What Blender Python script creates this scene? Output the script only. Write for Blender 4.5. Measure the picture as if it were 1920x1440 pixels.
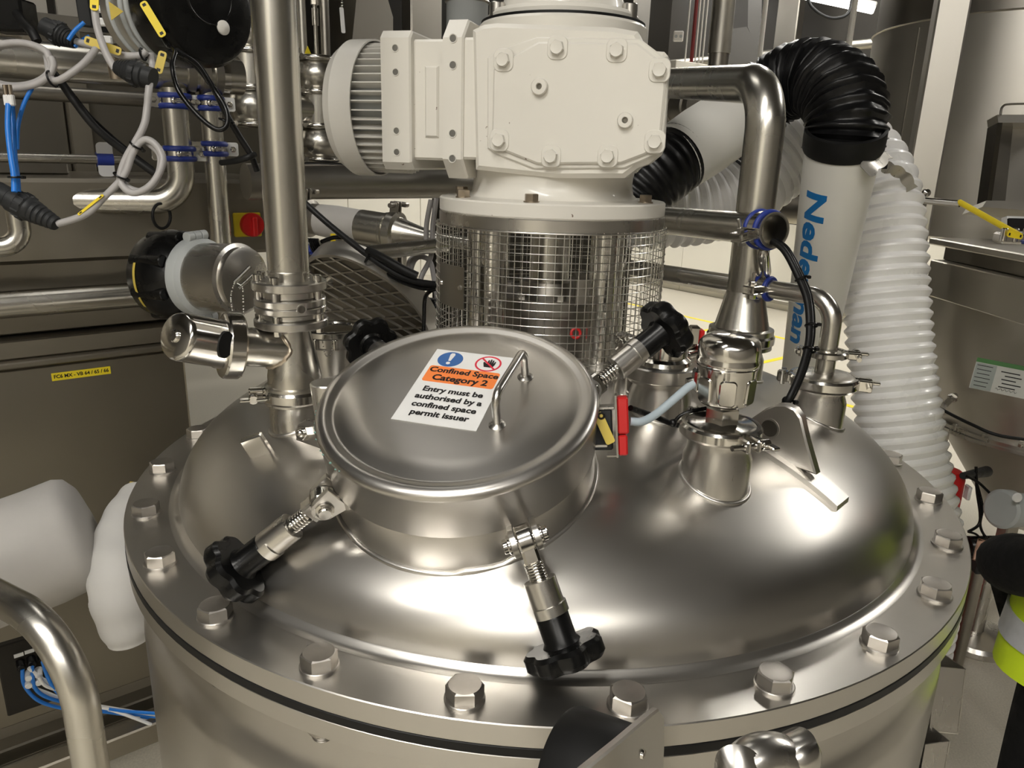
import bpy, math, random
from math import sin, cos, pi, radians, sqrt, atan2, hypot
from mathutils import Vector, Matrix

random.seed(7)
SC = bpy.context.scene
COL = SC.collection
for o in list(bpy.data.objects):
    bpy.data.objects.remove(o)

# ------------------------------------------------------------------ camera
F_PX = 1410.0
PITCH, ROLL = 0.2902, 0.0295
CAM = Vector((-0.0612, -1.3734, 1.7593))
FW = Vector((0, cos(PITCH), -sin(PITCH)))
_up = Vector((0, sin(PITCH), cos(PITCH)))
_rt = Vector((1, 0, 0))
RT = cos(ROLL) * _rt + sin(ROLL) * _up
UP = -sin(ROLL) * _rt + cos(ROLL) * _up
cam_data = bpy.data.cameras.new('camera')
cam_data.sensor_width = 36.0
cam_data.lens = F_PX / 1920.0 * 36.0
cam_data.clip_start = 0.05
cam_data.clip_end = 200
cam = bpy.data.objects.new('camera', cam_data)
COL.objects.link(cam)
cam.matrix_world = Matrix(((RT.x, UP.x, -FW.x, CAM.x), (RT.y, UP.y, -FW.y, CAM.y), (RT.z, UP.z, -FW.z, CAM.z), (0, 0, 0, 1)))
SC.camera = cam

# ------------------------------------------------------------------ exposure, world, ceiling light settings
SC.view_settings.view_transform = 'Standard'
SC.view_settings.look = 'None'
SC.view_settings.gamma = 1.0
SC.view_settings.use_curve_mapping = False
SC.view_settings.exposure = 0.52
W = bpy.data.worlds.new('world')
SC.world = W
W.use_nodes = True
W.node_tree.nodes['Background'].inputs[0].default_value = (0.9, 0.86, 0.78, 1)
W.node_tree.nodes['Background'].inputs[1].default_value = 0.02
LAMP_COL = (1.0, 0.965, 0.90)
CEIL_Z = 4.3
# unseen ceiling fittings, some added as fill: (place along axis A, along axis B, length, 1 when turned across, strength, width); axes below
LAMPS = [(-2.9, -1.3, 3.2, 0, 30.0, 0.34), (4.15, -1.2, 2.0, 1, 27.0, 0.34), (4.4, 1.5, 2.4, 0, 30.0, 0.34), (-2.8, -4.1, 2.8, 0, 7.0, 1.3),  # the wide one is a fill, added to brighten the gearbox front
         (5.4, 3.8, 2.4, 0, 42.0, 0.34), (5.4, 6.6, 2.4, 0, 42.0, 0.34), (-0.35, 1.05, 1.2, 1, 3.0, 0.34), (-5.6, -4.6, 2.4, 1, 34.0, 0.34)]  # last one added to light the left-wall panels and the left side

# building axes, turned from the camera's view
TH = radians(38.0)
AX = Vector((cos(TH), sin(TH), 0))
BX = Vector((-sin(TH), cos(TH), 0))
ZX = Vector((0, 0, 1))
def AB(a, b, z=0.0):
    return AX * a + BX * b + ZX * z
def ray(x, y):
    return FW + RT * ((x - 960) / F_PX) - UP * ((y - 720) / F_PX)
def PY(x, y, Y):
    d = ray(x, y); return CAM + d * ((Y - CAM.y) / d.y)
def PZ(x, y, Z):
    d = ray(x, y); return CAM + d * ((Z - CAM.z) / d.z)
def PD(x, y, dep):
    return CAM + ray(x, y) * dep
def PP(x, y, o, n):
    d = ray(x, y); return CAM + d * ((o - CAM).dot(n) / d.dot(n))
def PB(x, y, b):            # meets the vertical plane B = b
    return PP(x, y, BX * b, BX)
def PA(x, y, a):
    return PP(x, y, AX * a, AX)
def dep(p):
    return (p - CAM).dot(FW)
def m_of(px, p):            # metres that px pixels span at point p
    return px * dep(p) / F_PX

# ------------------------------------------------------------------ materials
def _mat(name):
    m = bpy.data.materials.new(name)
    m.use_nodes = True
    nt = m.node_tree
    return m, nt, nt.nodes['Principled BSDF']
def _n(nt, t, **kw):
    n = nt.nodes.new(t)
    for k, v in kw.items():
        if k in n.inputs: n.inputs[k].default_value = v
        else: setattr(n, k, v)
    return n
def _coords(nt, scale=(1, 1, 1), rot=(0, 0, 0)):
    tc = _n(nt, 'ShaderNodeTexCoord'); mp = _n(nt, 'ShaderNodeMapping')
    mp.inputs['Scale'].default_value = scale
    mp.inputs['Rotation'].default_value = rot
    nt.links.new(tc.outputs['Object'], mp.inputs[0])
    return mp.outputs[0]
def _ramp(nt, fac, stops):
    r = _n(nt, 'ShaderNodeValToRGB')
    el = r.color_ramp.elements
    while len(el) < len(stops): el.new(0.5)
    for e, (p, c) in zip(el, stops):
        e.position = p; e.color = c if len(c) == 4 else (*c, 1)
    nt.links.new(fac, r.inputs[0])
    return r.outputs[0]
def _map(nt, fac, lo, hi, a=0.3, b=0.7):
    r = _n(nt, 'ShaderNodeMapRange')
    r.inputs[1].default_value = a; r.inputs[2].default_value = b
    r.inputs[3].default_value = lo; r.inputs[4].default_value = hi
    nt.links.new(fac, r.inputs[0])
    return r.outputs[0]
def steel(name, col=(0.60, 0.57, 0.52), rough=(0.2, 0.36), brush=(40, 40, 2), bump=0.0, blotch=6.0, var=0.12, dirt=0.0):
    bump = bump if bump > 0.2 else 0; var *= 0.6
    m, nt, b = _mat(name)
    b.inputs['Metallic'].default_value = 1.0
    c = _coords(nt)
    n1 = _n(nt, 'ShaderNodeTexNoise', Scale=blotch, Detail=3.0, Roughness=0.5)
    nt.links.new(c, n1.inputs['Vector'])
    c2 = _coords(nt, brush)
    n2 = _n(nt, 'ShaderNodeTexNoise', Scale=3.0, Detail=2.0)
    nt.links.new(c2, n2.inputs['Vector'])
    lo = tuple(x * (1 - var) for x in col); hi = tuple(min(1, x * (1 + var)) for x in col)
    nt.links.new(_ramp(nt, n1.outputs[0], [(0.15, lo), (0.85, hi)]), b.inputs['Base Color'])
    mx = _n(nt, 'ShaderNodeMath', operation='MULTIPLY_ADD')
    nt.links.new(n2.outputs[0], mx.inputs[0]); mx.inputs[1].default_value = 0.25
    nt.links.new(n1.outputs[0], mx.inputs[2])
    nt.links.new(_map(nt, mx.outputs[0], rough[0], rough[1], 0.15, 1.1), b.inputs['Roughness'])
    if bump:
        bp = _n(nt, 'ShaderNodeBump'); bp.inputs['Strength'].default_value = bump; bp.inputs['Distance'].default_value = 0.002
        nt.links.new(n2.outputs[0], bp.inputs['Height']); nt.links.new(bp.outputs[0], b.inputs['Normal'])
    return m
def paint(name, col, rough=0.4, var=0.06, scale=8.0, bump=0.0, bscale=60.0, coat=0.0, metal=0.0, chips=None, dirt=None):
    m, nt, b = _mat(name)
    b.inputs['Metallic'].default_value = metal
    b.inputs['Coat Weight'].default_value = coat
    if max(col) < 0.03: b.inputs['Specular IOR Level'].default_value = 0.3
    c = _coords(nt)
    n1 = _n(nt, 'ShaderNodeTexNoise', Scale=scale, Detail=4.0)
    nt.links.new(c, n1.inputs['Vector'])
    lo = tuple(x * (1 - var) for x in col); hi = tuple(min(1, x * (1 + var)) for x in col)
    colour = _ramp(nt, n1.outputs[0], [(0.3, lo), (0.7, hi)])
    if chips:
        n3 = _n(nt, 'ShaderNodeTexNoise', Scale=38.0, Detail=3.0, Roughness=0.7); nt.links.new(c, n3.inputs['Vector'])
        geo = _n(nt, 'ShaderNodeNewGeometry')
        mul = _n(nt, 'ShaderNodeMath', operation='MULTIPLY')
        nt.links.new(_map(nt, n3.outputs[0], 0, 1, 0.7, 0.72), mul.inputs[0])
        nt.links.new(_map(nt, geo.outputs['Pointiness'], 0, 1, 0.53, 0.56), mul.inputs[1])
        mi = _n(nt, 'ShaderNodeMix', data_type='RGBA'); nt.links.new(mul.outputs[0], mi.inputs[0])
        nt.links.new(colour, mi.inputs[6]); mi.inputs[7].default_value = (*chips, 1)
        colour = mi.outputs[2]
    nt.links.new(colour, b.inputs['Base Color'])
    nt.links.new(_map(nt, n1.outputs[0], rough * 0.85, min(1, rough * 1.15)), b.inputs['Roughness'])
    if bump:
        n2 = _n(nt, 'ShaderNodeTexNoise', Scale=bscale, Detail=3.0); nt.links.new(c, n2.inputs['Vector'])
        bp = _n(nt, 'ShaderNodeBump'); bp.inputs['Strength'].default_value = bump; bp.inputs['Distance'].default_value = 0.004
        nt.links.new(n2.outputs[0], bp.inputs['Height']); nt.links.new(bp.outputs[0], b.inputs['Normal'])
    return m
def glow(name, col, strength):
    m, nt, b = _mat(name)
    b.inputs['Base Color'].default_value = (0.8, 0.8, 0.8, 1)
    b.inputs['Emission Color'].default_value = (*col, 1)
    b.inputs['Emission Strength'].default_value = strength
    return m

ST = steel('brushed_steel', (0.60, 0.58, 0.545), (0.24, 0.32))
ST_TANK = steel('tank_steel', (0.57, 0.55, 0.515), (0.24, 0.42), (1, 1, 8), 0, 3.2, 0.14)
ST_FLANGE = steel('flange_steel', (0.58, 0.56, 0.525), (0.24, 0.42), (3, 3, 3), 0, 5.0, 0.12)
ST_LID = steel('lid_steel', (0.57, 0.55, 0.52), (0.26, 0.38), (2, 8, 2), 0, 4.0, 0.08)
ST_POL = steel('polished_steel', (0.66, 0.64, 0.60), (0.1, 0.2), (6, 6, 2), 0, 7.0, 0.06)
ST_PIPE = steel('pipe_steel', (0.60, 0.58, 0.53), (0.23, 0.31), (6, 6, 1), 0, 5.0, 0.08)
ST_DARK = steel('dull_dark_steel', (0.34, 0.32, 0.285), (0.28, 0.45), (6, 6, 2), 0, 4.0, 0.15)
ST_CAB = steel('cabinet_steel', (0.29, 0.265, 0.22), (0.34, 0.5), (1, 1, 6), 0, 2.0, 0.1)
ST_HOP = steel('hopper_steel', (0.62, 0.595, 0.545), (0.34, 0.48), (6, 6, 1), 0, 2.5, 0.08)
ST_BOLT = steel('bolt_steel', (0.47, 0.445, 0.41), (0.3, 0.46), (4, 4, 4), 0, 60.0, 0.2)
WHITE = paint('cream_white_enamel', (0.70, 0.675, 0.615), 0.36, 0.02, 6.0, 0.05, 30.0, 0.2, chips=(0.16, 0.11, 0.08))
OFFWH = paint('off_white_plastic', (0.72, 0.70, 0.65), 0.35, 0.03)
HOSE_W = paint('white_hose_plastic', (0.86, 0.85, 0.84), 0.3, 0.03, 10.0, coat=0.15)
ARM_G = paint('pale_grey_arm_enamel', (0.76, 0.745, 0.70), 0.38, 0.03, 5.0)
LAG = paint('grey_lagging_cloth', (0.44, 0.425, 0.405), 0.75, 0.06, 10.0, 0.5, 14.0)
LAG_L = paint('light_grey_lagging', (0.52, 0.51, 0.49), 0.7, 0.04, 10.0, 0.4, 12.0)
BLACK = paint('black_plastic', (0.0045, 0.0045, 0.0045), 0.28, 0.2, 20.0)
BLACKR = paint('black_rubber', (0.006, 0.006, 0.006), 0.5, 0.2, 12.0)
BLACKF = paint('black_coated_fabric', (0.006, 0.006, 0.0065), 0.33, 0.25, 30.0, 0.35, 26.0)
GREYP = paint('grey_plastic', (0.42, 0.44, 0.44), 0.45, 0.04)
DKGREY = paint('dark_grey_plastic', (0.022, 0.023, 0.024), 0.5, 0.1, 30.0)
CABLE = paint('grey_cable_sheath', (0.40, 0.385, 0.38), 0.45, 0.05, 20.0)
CABLE_B = paint('pale_blue_cable_sheath', (0.38, 0.45, 0.50), 0.45, 0.05, 20.0)
BLUE = paint('blue_silicone', (0.012, 0.03, 0.22), 0.45, 0.08, 20.0)
BLUET = paint('blue_air_tube', (0.015, 0.19, 0.68), 0.35, 0.06, 20.0)
YELL = paint('yellow_tag_plastic', (0.86, 0.66, 0.02), 0.45, 0.05)
YELLD = paint('aged_yellow_tag', (0.62, 0.47, 0.08), 0.5, 0.06)
YELLG = paint('yellow_vinyl', (0.72, 0.58, 0.02), 0.45, 0.05)
RED = paint('red_plastic', (0.55, 0.012, 0.012), 0.38, 0.06)
ORANGE = paint('orange_print', (0.92, 0.24, 0.05), 0.4, 0.06, 12.0)
STICK = paint('white_vinyl_sticker', (0.80, 0.80, 0.79), 0.35, 0.04, 12.0)
SBLUE = paint('blue_print', (0.035, 0.13, 0.38), 0.4, 0.05)
NBLUE = paint('bright_blue_print', (0.005, 0.15, 0.42), 0.4, 0.05)
SRED = paint('red_print', (0.70, 0.02, 0.05), 0.4, 0.05)
INK = paint('black_print', (0.012, 0.011, 0.012), 0.45, 0.1)
CLEARG = paint('frosted_clear_plastic', (0.55, 0.55, 0.56), 0.2, 0.05)
DKRED = paint('dark_red_conduit', (0.16, 0.012, 0.012), 0.5, 0.06)
DULL = paint('dull_olive_grey_paint', (0.04, 0.036, 0.028), 0.5, 0.1, 3.0)
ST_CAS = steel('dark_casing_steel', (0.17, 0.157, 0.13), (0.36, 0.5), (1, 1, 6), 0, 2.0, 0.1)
GREENP = paint('green_print', (0.05, 0.17, 0.04), 0.5, 0.05)
PAPER = paint('printed_paper', (0.50, 0.50, 0.47), 0.5, 0.05, 30.0)
PAPERG = paint('grey_green_form_print', (0.30, 0.33, 0.31), 0.5, 0.05, 30.0)
BRASS = paint('plated_brown_bolt', (0.42, 0.355, 0.28), 0.35, 0.15, 40.0, metal=1.0)
VERD = paint('verdigris_residue', (0.16, 0.30, 0.27), 0.8, 0.3, 40.0)
WELD = steel('weld_steel', (0.60, 0.52, 0.42), (0.25, 0.5), (20, 20, 20), 0.3, 60.0, 0.3)
HIVIS = paint('yellow_green_hi_vis', (0.55, 0.72, 0.015), 0.7, 0.06, 20.0, 0.2, 40.0)
REFLT = paint('silver_reflective_tape', (0.45, 0.46, 0.48), 0.35, 0.12, 30.0)
CLOTHB = paint('black_cloth', (0.003, 0.003, 0.0035), 0.85, 0.2, 30.0, 0.2, 80.0)
SKIN = paint('skin', (0.55, 0.33, 0.24), 0.5, 0.05)
FLOORM = paint('beige_resin_floor', (0.60, 0.56, 0.47), 0.42, 0.10, 160.0, 0.0)
WALLM = paint('cream_wall_panel', (0.80, 0.77, 0.68), 0.5, 0.03, 1.0)
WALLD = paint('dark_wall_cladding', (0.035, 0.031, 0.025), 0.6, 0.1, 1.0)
WALLF = paint('grey_wall_paint', (0.24, 0.225, 0.20), 0.6, 0.05, 1.0)
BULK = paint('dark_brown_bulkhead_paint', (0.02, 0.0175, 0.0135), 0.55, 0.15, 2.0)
HOLE = paint('painted_hole_shadow_grey', (0.30, 0.29, 0.26), 0.5, 0.05)
CEILM = paint('dark_soffit', (0.055, 0.05, 0.042), 0.7, 0.08, 1.0)
LINEY = paint('yellow_floor_paint', (0.85, 0.70, 0.03), 0.5, 0.06)
GALV = steel('galvanised_steel', (0.45, 0.43, 0.38), (0.35, 0.5), (6, 6, 6), 0.02, 14.0, 0.16)

# ------------------------------------------------------------------ shape helpers
def FR(o, z=(0, 0, 1), x=None):
    """frame at o whose z axis points along z (and x axis near x)"""
    z = Vector(z).normalized()
    if x is None:
        x = Vector((1, 0, 0)) if abs(z.x) < 0.9 else Vector((0, 1, 0))
    x = Vector(x); x = (x - z * x.dot(z)).normalized()
    y = z.cross(x)
    o = Vector(o)
    return Matrix(((x.x, y.x, z.x, o.x), (x.y, y.y, z.y, o.y), (x.z, y.z, z.z, o.z), (0, 0, 0, 1)))
ID = Matrix.Identity(4)
def spline(pts, n=8, closed=False):
    """Catmull-Rom through pts"""
    P = [Vector(p) for p in pts]
    out = []
    N = len(P)
    rng = range(N if closed else N - 1)
    for i in rng:
        if closed: a, b, c, d = P[i - 1], P[i], P[(i + 1) % N], P[(i + 2) % N]
        else: a, b, c, d = P[max(i - 1, 0)], P[i], P[i + 1], P[min(i + 2, N - 1)]
        for k in range(n):
            t = k / n
            out.append(0.5 * ((2 * b) + (c - a) * t + (2 * a - 5 * b + 4 * c - d) * t * t + (3 * b - a - 3 * c + d) * t ** 3))
    if not closed: out.append(P[-1])
    return out
def bend(pts, rad, n=8):
    """polyline with its corners rounded to radius rad"""
    P = [Vector(p) for p in pts]
    out = [P[0]]
    for i in range(1, len(P) - 1):
        a = (P[i - 1] - P[i]); b = (P[i + 1] - P[i])
        la, lb = a.length, b.length
        a.normalize(); b.normalize()
        ang = a.angle(b)
        t = min(rad / max(math.tan(ang / 2), 1e-4), la * 0.49, lb * 0.49)
        r = t * math.tan(ang / 2)
        c = P[i] + (a + b).normalized() * (r / max(sin(ang / 2), 1e-4))
        s = P[i] + a * t - c; e = P[i] + b * t - c
        for k in range(n + 1):
            f = k / n
            w = s.angle(e)
            if w < 1e-4: q = s
            else: q = (s * sin((1 - f) * w) + e * sin(f * w)) / sin(w)
            out.append(c + q)
    out.append(P[-1])
    return out
class M:
    def __init__(self):
        self.v = []; self.f = []
    def add(self, vs, fs, T=ID):
        k = len(self.v)
        self.v += [T @ Vector(v) for v in vs]
        self.f += [[i + k for i in f] for f in fs]
        return self
    def lathe(self, prof, T=ID, seg=32, arc=2 * pi, closed=False):
        """profile of (r, z) turned about z; closed joins the last point to the first (a ring section)"""
        vs = []; fs = []
        n = len(prof); full = abs(arc - 2 * pi) < 1e-6
        m = seg if full else seg + 1
        for j in range(m):
            a = arc * j / seg
            for r, z in prof: vs.append((r * cos(a), r * sin(a), z))
        for j in range(seg):
            j2 = (j + 1) % m
            for i in range(n if closed else n - 1):
                i2 = (i + 1) % n
                A, B, C_, D = j * n + i, j2 * n + i, j2 * n + i2, j * n + i2
                if prof[i][0] < 1e-7: fs.append([A, C_, D])
                elif prof[i2][0] < 1e-7: fs.append([A, B, D])
                else: fs.append([A, B, C_, D])
        if not closed and full:
            if prof[0][0] > 1e-7: fs.append([j * n for j in range(m)][::-1])
            if prof[-1][0] > 1e-7: fs.append([j * n + n - 1 for j in range(m)])
        if not full and closed:
            fs.append(list(range(n))); fs.append([seg * n + i for i in range(n)][::-1])
        return self.add(vs, fs, T)
    def cyl(self, p0, p1, r0, r1=None, seg=24, bev=0.0):
        p0 = Vector(p0); p1 = Vector(p1); r1 = r0 if r1 is None else r1
        h = (p1 - p0).length
        if bev: pr = [(r0 - bev, 0), (r0, bev), (r1, h - bev), (r1 - bev, h)]
        else: pr = [(r0, 0), (r1, h)]
        return self.lathe(pr, FR(p0, p1 - p0), seg)
    def pipe(self, p0, p1, r, wall=0.002, seg=24):
        p0 = Vector(p0); p1 = Vector(p1); h = (p1 - p0).length
        return self.lathe([(r, 0), (r, h), (r - wall, h), (r - wall, 0)], FR(p0, p1 - p0), seg, closed=True)
    def tube(self, pts, r, seg=12, closed=False, rs=None):
        P = [Vector(p) for p in pts]
        n = len(P)
        tang = []
        for i in range(n):
            if closed: t = P[(i + 1) % n] - P[i - 1]
            else: t = P[min(i + 1, n - 1)] - P[max(i - 1, 0)]
            tang.append(t.normalized() if t.length > 1e-9 else (tang[-1] if tang else Vector((0, 0, 1))))
        u = tang[0].orthogonal().normalized()
        vs = []
        for i in range(n):
            t = tang[i]
            u = (u - t * u.dot(t))
            u = u.normalized() if u.length > 1e-6 else t.orthogonal().normalized()
            w = t.cross(u)
            rr = rs[i] if rs else r
            for k in range(seg):
                a = 2 * pi * k / seg
                vs.append(P[i] + (u * cos(a) + w * sin(a)) * rr)
        fs = []
        for i in range(n if closed else n - 1):
            i2 = (i + 1) % n
            for k in range(seg):
                k2 = (k + 1) % seg
                fs.append([i * seg + k, i * seg + k2, i2 * seg + k2, i2 * seg + k])
        if not closed:
            fs.append(list(range(seg))[::-1]); fs.append([(n - 1) * seg + k for k in range(seg)])
        return self.add(vs, fs)
    def box(self, c, s, T=ID, bev=0.0):
        c = Vector(c); x, y, z = [k / 2 for k in s]
        b = min(bev, x * 0.9, y * 0.9, z * 0.9)
        if b <= 0:
            vs = [c + Vector((sx * x, sy * y, sz * z)) for sx in (-1, 1) for sy in (-1, 1) for sz in (-1, 1)]
            fs = [[0, 1, 3, 2], [4, 6, 7, 5], [0, 4, 5, 1], [2, 3, 7, 6], [0, 2, 6, 4], [1, 5, 7, 3]]
            return self.add(vs, fs, T)
        vs = []; ix = {}
        for sx in (-1, 1):
            for sy in (-1, 1):
                for sz in (-1, 1):
                    for ax in range(3):
                        q = [sx * (x - b), sy * (y - b), sz * (z - b)]
                        q[ax] = (sx * x, sy * y, sz * z)[ax]
                        ix[(sx, sy, sz, ax)] = len(vs); vs.append(c + Vector(q))
        fs = []
        for s_ in (-1, 1):
            fs.append([ix[(s_, -1, -1, 0)], ix[(s_, 1, -1, 0)], ix[(s_, 1, 1, 0)], ix[(s_, -1, 1, 0)]][::s_])
            fs.append([ix[(-1, s_, -1, 1)], ix[(-1, s_, 1, 1)], ix[(1, s_, 1, 1)], ix[(1, s_, -1, 1)]][::s_])
            fs.append([ix[(-1, -1, s_, 2)], ix[(1, -1, s_, 2)], ix[(1, 1, s_, 2)], ix[(-1, 1, s_, 2)]][::s_])
        for p in (-1, 1):
            for q in (-1, 1):
                fs.append([ix[(p, q, -1, 0)], ix[(p, q, 1, 0)], ix[(p, q, 1, 1)], ix[(p, q, -1, 1)]])
                fs.append([ix[(p, -1, q, 0)], ix[(p, 1, q, 0)], ix[(p, 1, q, 2)], ix[(p, -1, q, 2)]])
                fs.append([ix[(-1, p, q, 1)], ix[(1, p, q, 1)], ix[(1, p, q, 2)], ix[(-1, p, q, 2)]])
                for r in (-1, 1): fs.append([ix[(p, q, r, 0)], ix[(p, q, r, 1)], ix[(p, q, r, 2)]])
        return self.add(vs, fs, T)
    def prism(self, out, z0, z1, T=ID, bev=0.0):
        """2-D outline swept from z0 to z1, top edge chamfered by bev"""
        n = len(out)
        def inset(o, d):
            r = []
            for i in range(n):
                a, b, c = Vector(o[i - 1]), Vector(o[i]), Vector(o[(i + 1) % n])
                e1 = (b - a).normalized(); e2 = (c - b).normalized()
                n1 = Vector((-e1.y, e1.x)); n2 = Vector((-e2.y, e2.x))
                k = n1 + n2
                k = k / max(k.length_squared, 1e-6) * 2
                r.append(b + k * d)
            return r
        area = sum(out[i - 1][0] * out[i][1] - out[i][0] * out[i - 1][1] for i in range(n))
        if area < 0: out = list(out)[::-1]
        rings = [(out, z0)]
        if bev: rings += [(out, z1 - bev), (inset(out, bev), z1)]
        else: rings += [(out, z1)]
        vs = []; fs = []
        for o, z in rings: vs += [(p[0], p[1], z) for p in o]
        for k in range(len(rings) - 1):
            for i in range(n):
                j = (i + 1) % n
                fs.append([k * n + i, k * n + j, (k + 1) * n + j, (k + 1) * n + i])
        fs.append(list(range(n))[::-1]); fs.append([(len(rings) - 1) * n + i for i in range(n)])
        return self.add(vs, fs, T)
    def ball(self, c, r, seg=16, sc=(1, 1, 1), T=ID):
        c = Vector(c); rg = max(6, seg // 2)
        pr = [(0 if i in (0, rg) else sin(pi * i / rg), -cos(pi * i / rg)) for i in range(rg + 1)]
        S = Matrix.Translation(c) @ Matrix.Diagonal((r * sc[0], r * sc[1], r * sc[2], 1))
        return self.lathe(pr, T @ S, seg)
    def torus(self, c, axis, R, r, seg=36, sub=10, arc=2 * pi, x=None):
        pr = [(R + r * cos(2 * pi * i / sub), r * sin(2 * pi * i / sub)) for i in range(sub)]
        return self.lathe(pr, FR(c, axis, x), seg, arc, closed=True)
    def hexa(self, T, af, h, cham=True):
        """hex head standing on z = 0 of T, af across flats"""
        R = af / sqrt(3); hx = [(R * cos(pi / 3 * i), R * sin(pi / 3 * i)) for i in range(6)]
        self.prism(hx, 0, h * 0.90, T)
        if cham:
            c = [(af * 0.49 * cos(2 * pi * i / 24), af * 0.49 * sin(2 * pi * i / 24)) for i in range(24)]
            vs = [(x, y, h * 0.90) for x, y in hx] + [(x, y, h) for x, y in c]
            fs = []
            for i in range(6):
                j = (i + 1) % 6
                ring = [6 + (4 * i + k) % 24 for k in range(5)]
                fs.append([i, j] + ring[::-1])
            vs += [(af * 0.40 * cos(2 * pi * i / 24), af * 0.40 * sin(2 * pi * i / 24), h - af * 0.018) for i in range(24)]
            fs += [[6 + i, 6 + (i + 1) % 24, 30 + (i + 1) % 24, 30 + i] for i in range(24)]
            fs.append([30 + i for i in range(24)])
            self.add(vs, fs, T)
        return self
    def star(self, T, R, lobes=6, h=0.03, depth=0.14, seg=72):
        o = []
        for i in range(seg):
            a = 2 * pi * i / seg
            s = 0.5 + 0.5 * cos(lobes * a)
            o.append(((R - R * depth * (1 - s) ** 1.6) * cos(a), (R - R * depth * (1 - s) ** 1.6) * sin(a)))
        rings = [(0.90, 0), (1.0, h * 0.2), (1.0, h * 0.75), (0.9, h), (0.55, h * 1.04)]
        vs = []; fs = []
        for k, z in rings: vs += [(x * k, y * k, z) for x, y in o]
        for k in range(len(rings) - 1):
            for i in range(seg):
                j = (i + 1) % seg
                fs.append([k * seg + i, k * seg + j, (k + 1) * seg + j, (k + 1) * seg + i])
        fs.append(list(range(seg))[::-1]); fs.append([(len(rings) - 1) * seg + i for i in range(seg)])
        return self.add(vs, fs, T)
    def build(self, name, mat, parent=None, smooth=32, local=False, kind=None):
        me = bpy.data.meshes.new(name)
        vs = self.v
        o = bpy.data.objects.new(name, me)
        if parent is not None:
            o.parent = parent
            WM[o.name] = WM[parent.name].copy()
            if not local:
                inv = WM[parent.name].inverted()
                vs = [inv @ v for v in vs]
        else:
            lo = Vector((min(v.x for v in vs), min(v.y for v in vs), min(v.z for v in vs)))
            hi = Vector((max(v.x for v in vs), max(v.y for v in vs), max(v.z for v in vs)))
            base = Vector(((lo.x + hi.x) / 2, (lo.y + hi.y) / 2, lo.z))
            vs = [v - base for v in vs]
            o.location = base
            WM[o.name] = Matrix.Translation(base)
        me.from_pydata([tuple(v) for v in vs], [], self.f)
        me.materials.append(mat)
        me.validate(verbose=False)
        if smooth:
            me.polygons.foreach_set('use_smooth', [True] * len(me.polygons))
            me.set_sharp_from_angle(angle=radians(smooth))
        me.update()
        COL.objects.link(o)
        if kind: o['kind'] = kind
        fix_normals(me)
        return o
WM = {}
import bmesh
def fix_normals(me):
    bm = bmesh.new(); bm.from_mesh(me)
    bmesh.ops.recalc_face_normals(bm, faces=bm.faces)
    bm.to_mesh(me); bm.free()
def tag(o, label=None, cat=None, group=None, kind=None):
    if label: o['label'] = label
    if cat: o['category'] = cat
    if group: o['group'] = group
    if kind: o['kind'] = kind
    return o
def thing(name, label, cat, T=None, group=None):
    o = bpy.data.objects.new(name, None)
    o.empty_display_size = 0.05
    T = ID if T is None else (Matrix.Translation(T) if isinstance(T, Vector) else T)
    o.matrix_world = T
    COL.objects.link(o)
    WM[o.name] = T.copy()
    return tag(o, label, cat, group)
def structure(m, name, mat, smooth=0, parent=None):
    o = m.build(name, mat, parent, smooth)
    if parent is None: o['kind'] = 'structure'
    return o
def dup(root, T, label=None, group=None):
    def cp(o, parent):
        c = o.copy(); COL.objects.link(c)
        WM[c.name] = ID
        if parent is not None: c.parent = parent
        for ch in [k for k in o.children]: cp(ch, c)
        return c
    r = cp(root, None)
    r.matrix_world = T
    WM[r.name] = T.copy()
    if label: r['label'] = label
    if group: r['group'] = group
    return r
def text_mesh(s, size, T, name='lettering', mat=None, parent=None, align='CENTER', bold=0.0, shear=0.0, space=1.0, thick=0.0003, warp=None, sx=1.0, fit=None):
    cu = bpy.data.curves.new('lettering', 'FONT')
    cu.body = s; cu.size = size; cu.align_x = align; cu.align_y = 'CENTER'
    cu.offset = bold; cu.shear = shear; cu.space_character = space
    cu.resolution_u = 3
    ob = bpy.data.objects.new('lettering_curve', cu); COL.objects.link(ob)
    dg = bpy.context.evaluated_depsgraph_get()
    me = bpy.data.meshes.new_from_object(ob.evaluated_get(dg))
    bpy.data.objects.remove(ob); bpy.data.curves.remove(cu)
    if fit:
        xs_ = [v.co.x for v in me.vertices]; k_ = fit / (max(xs_) - min(xs_))
        for v in me.vertices: v.co.x *= k_
    if warp:
        bm = bmesh.new(); bm.from_mesh(me)
        for _ in range(2):
            es = [e for e in bm.edges if e.calc_length() > size * 0.12]
            if es: bmesh.ops.subdivide_edges(bm, edges=es, cuts=1)
            bmesh.ops.triangulate(bm, faces=bm.faces)
        bm.to_mesh(me); bm.free()
    m = M()
    f = warp or (lambda v: v)
    m.add([f(Vector((v.co.x * sx, v.co.y, thick))) for v in me.vertices], [list(p.vertices) for p in me.polygons], T)
    bpy.data.meshes.remove(me)
    return m.build(name, mat, parent, 0)
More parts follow.
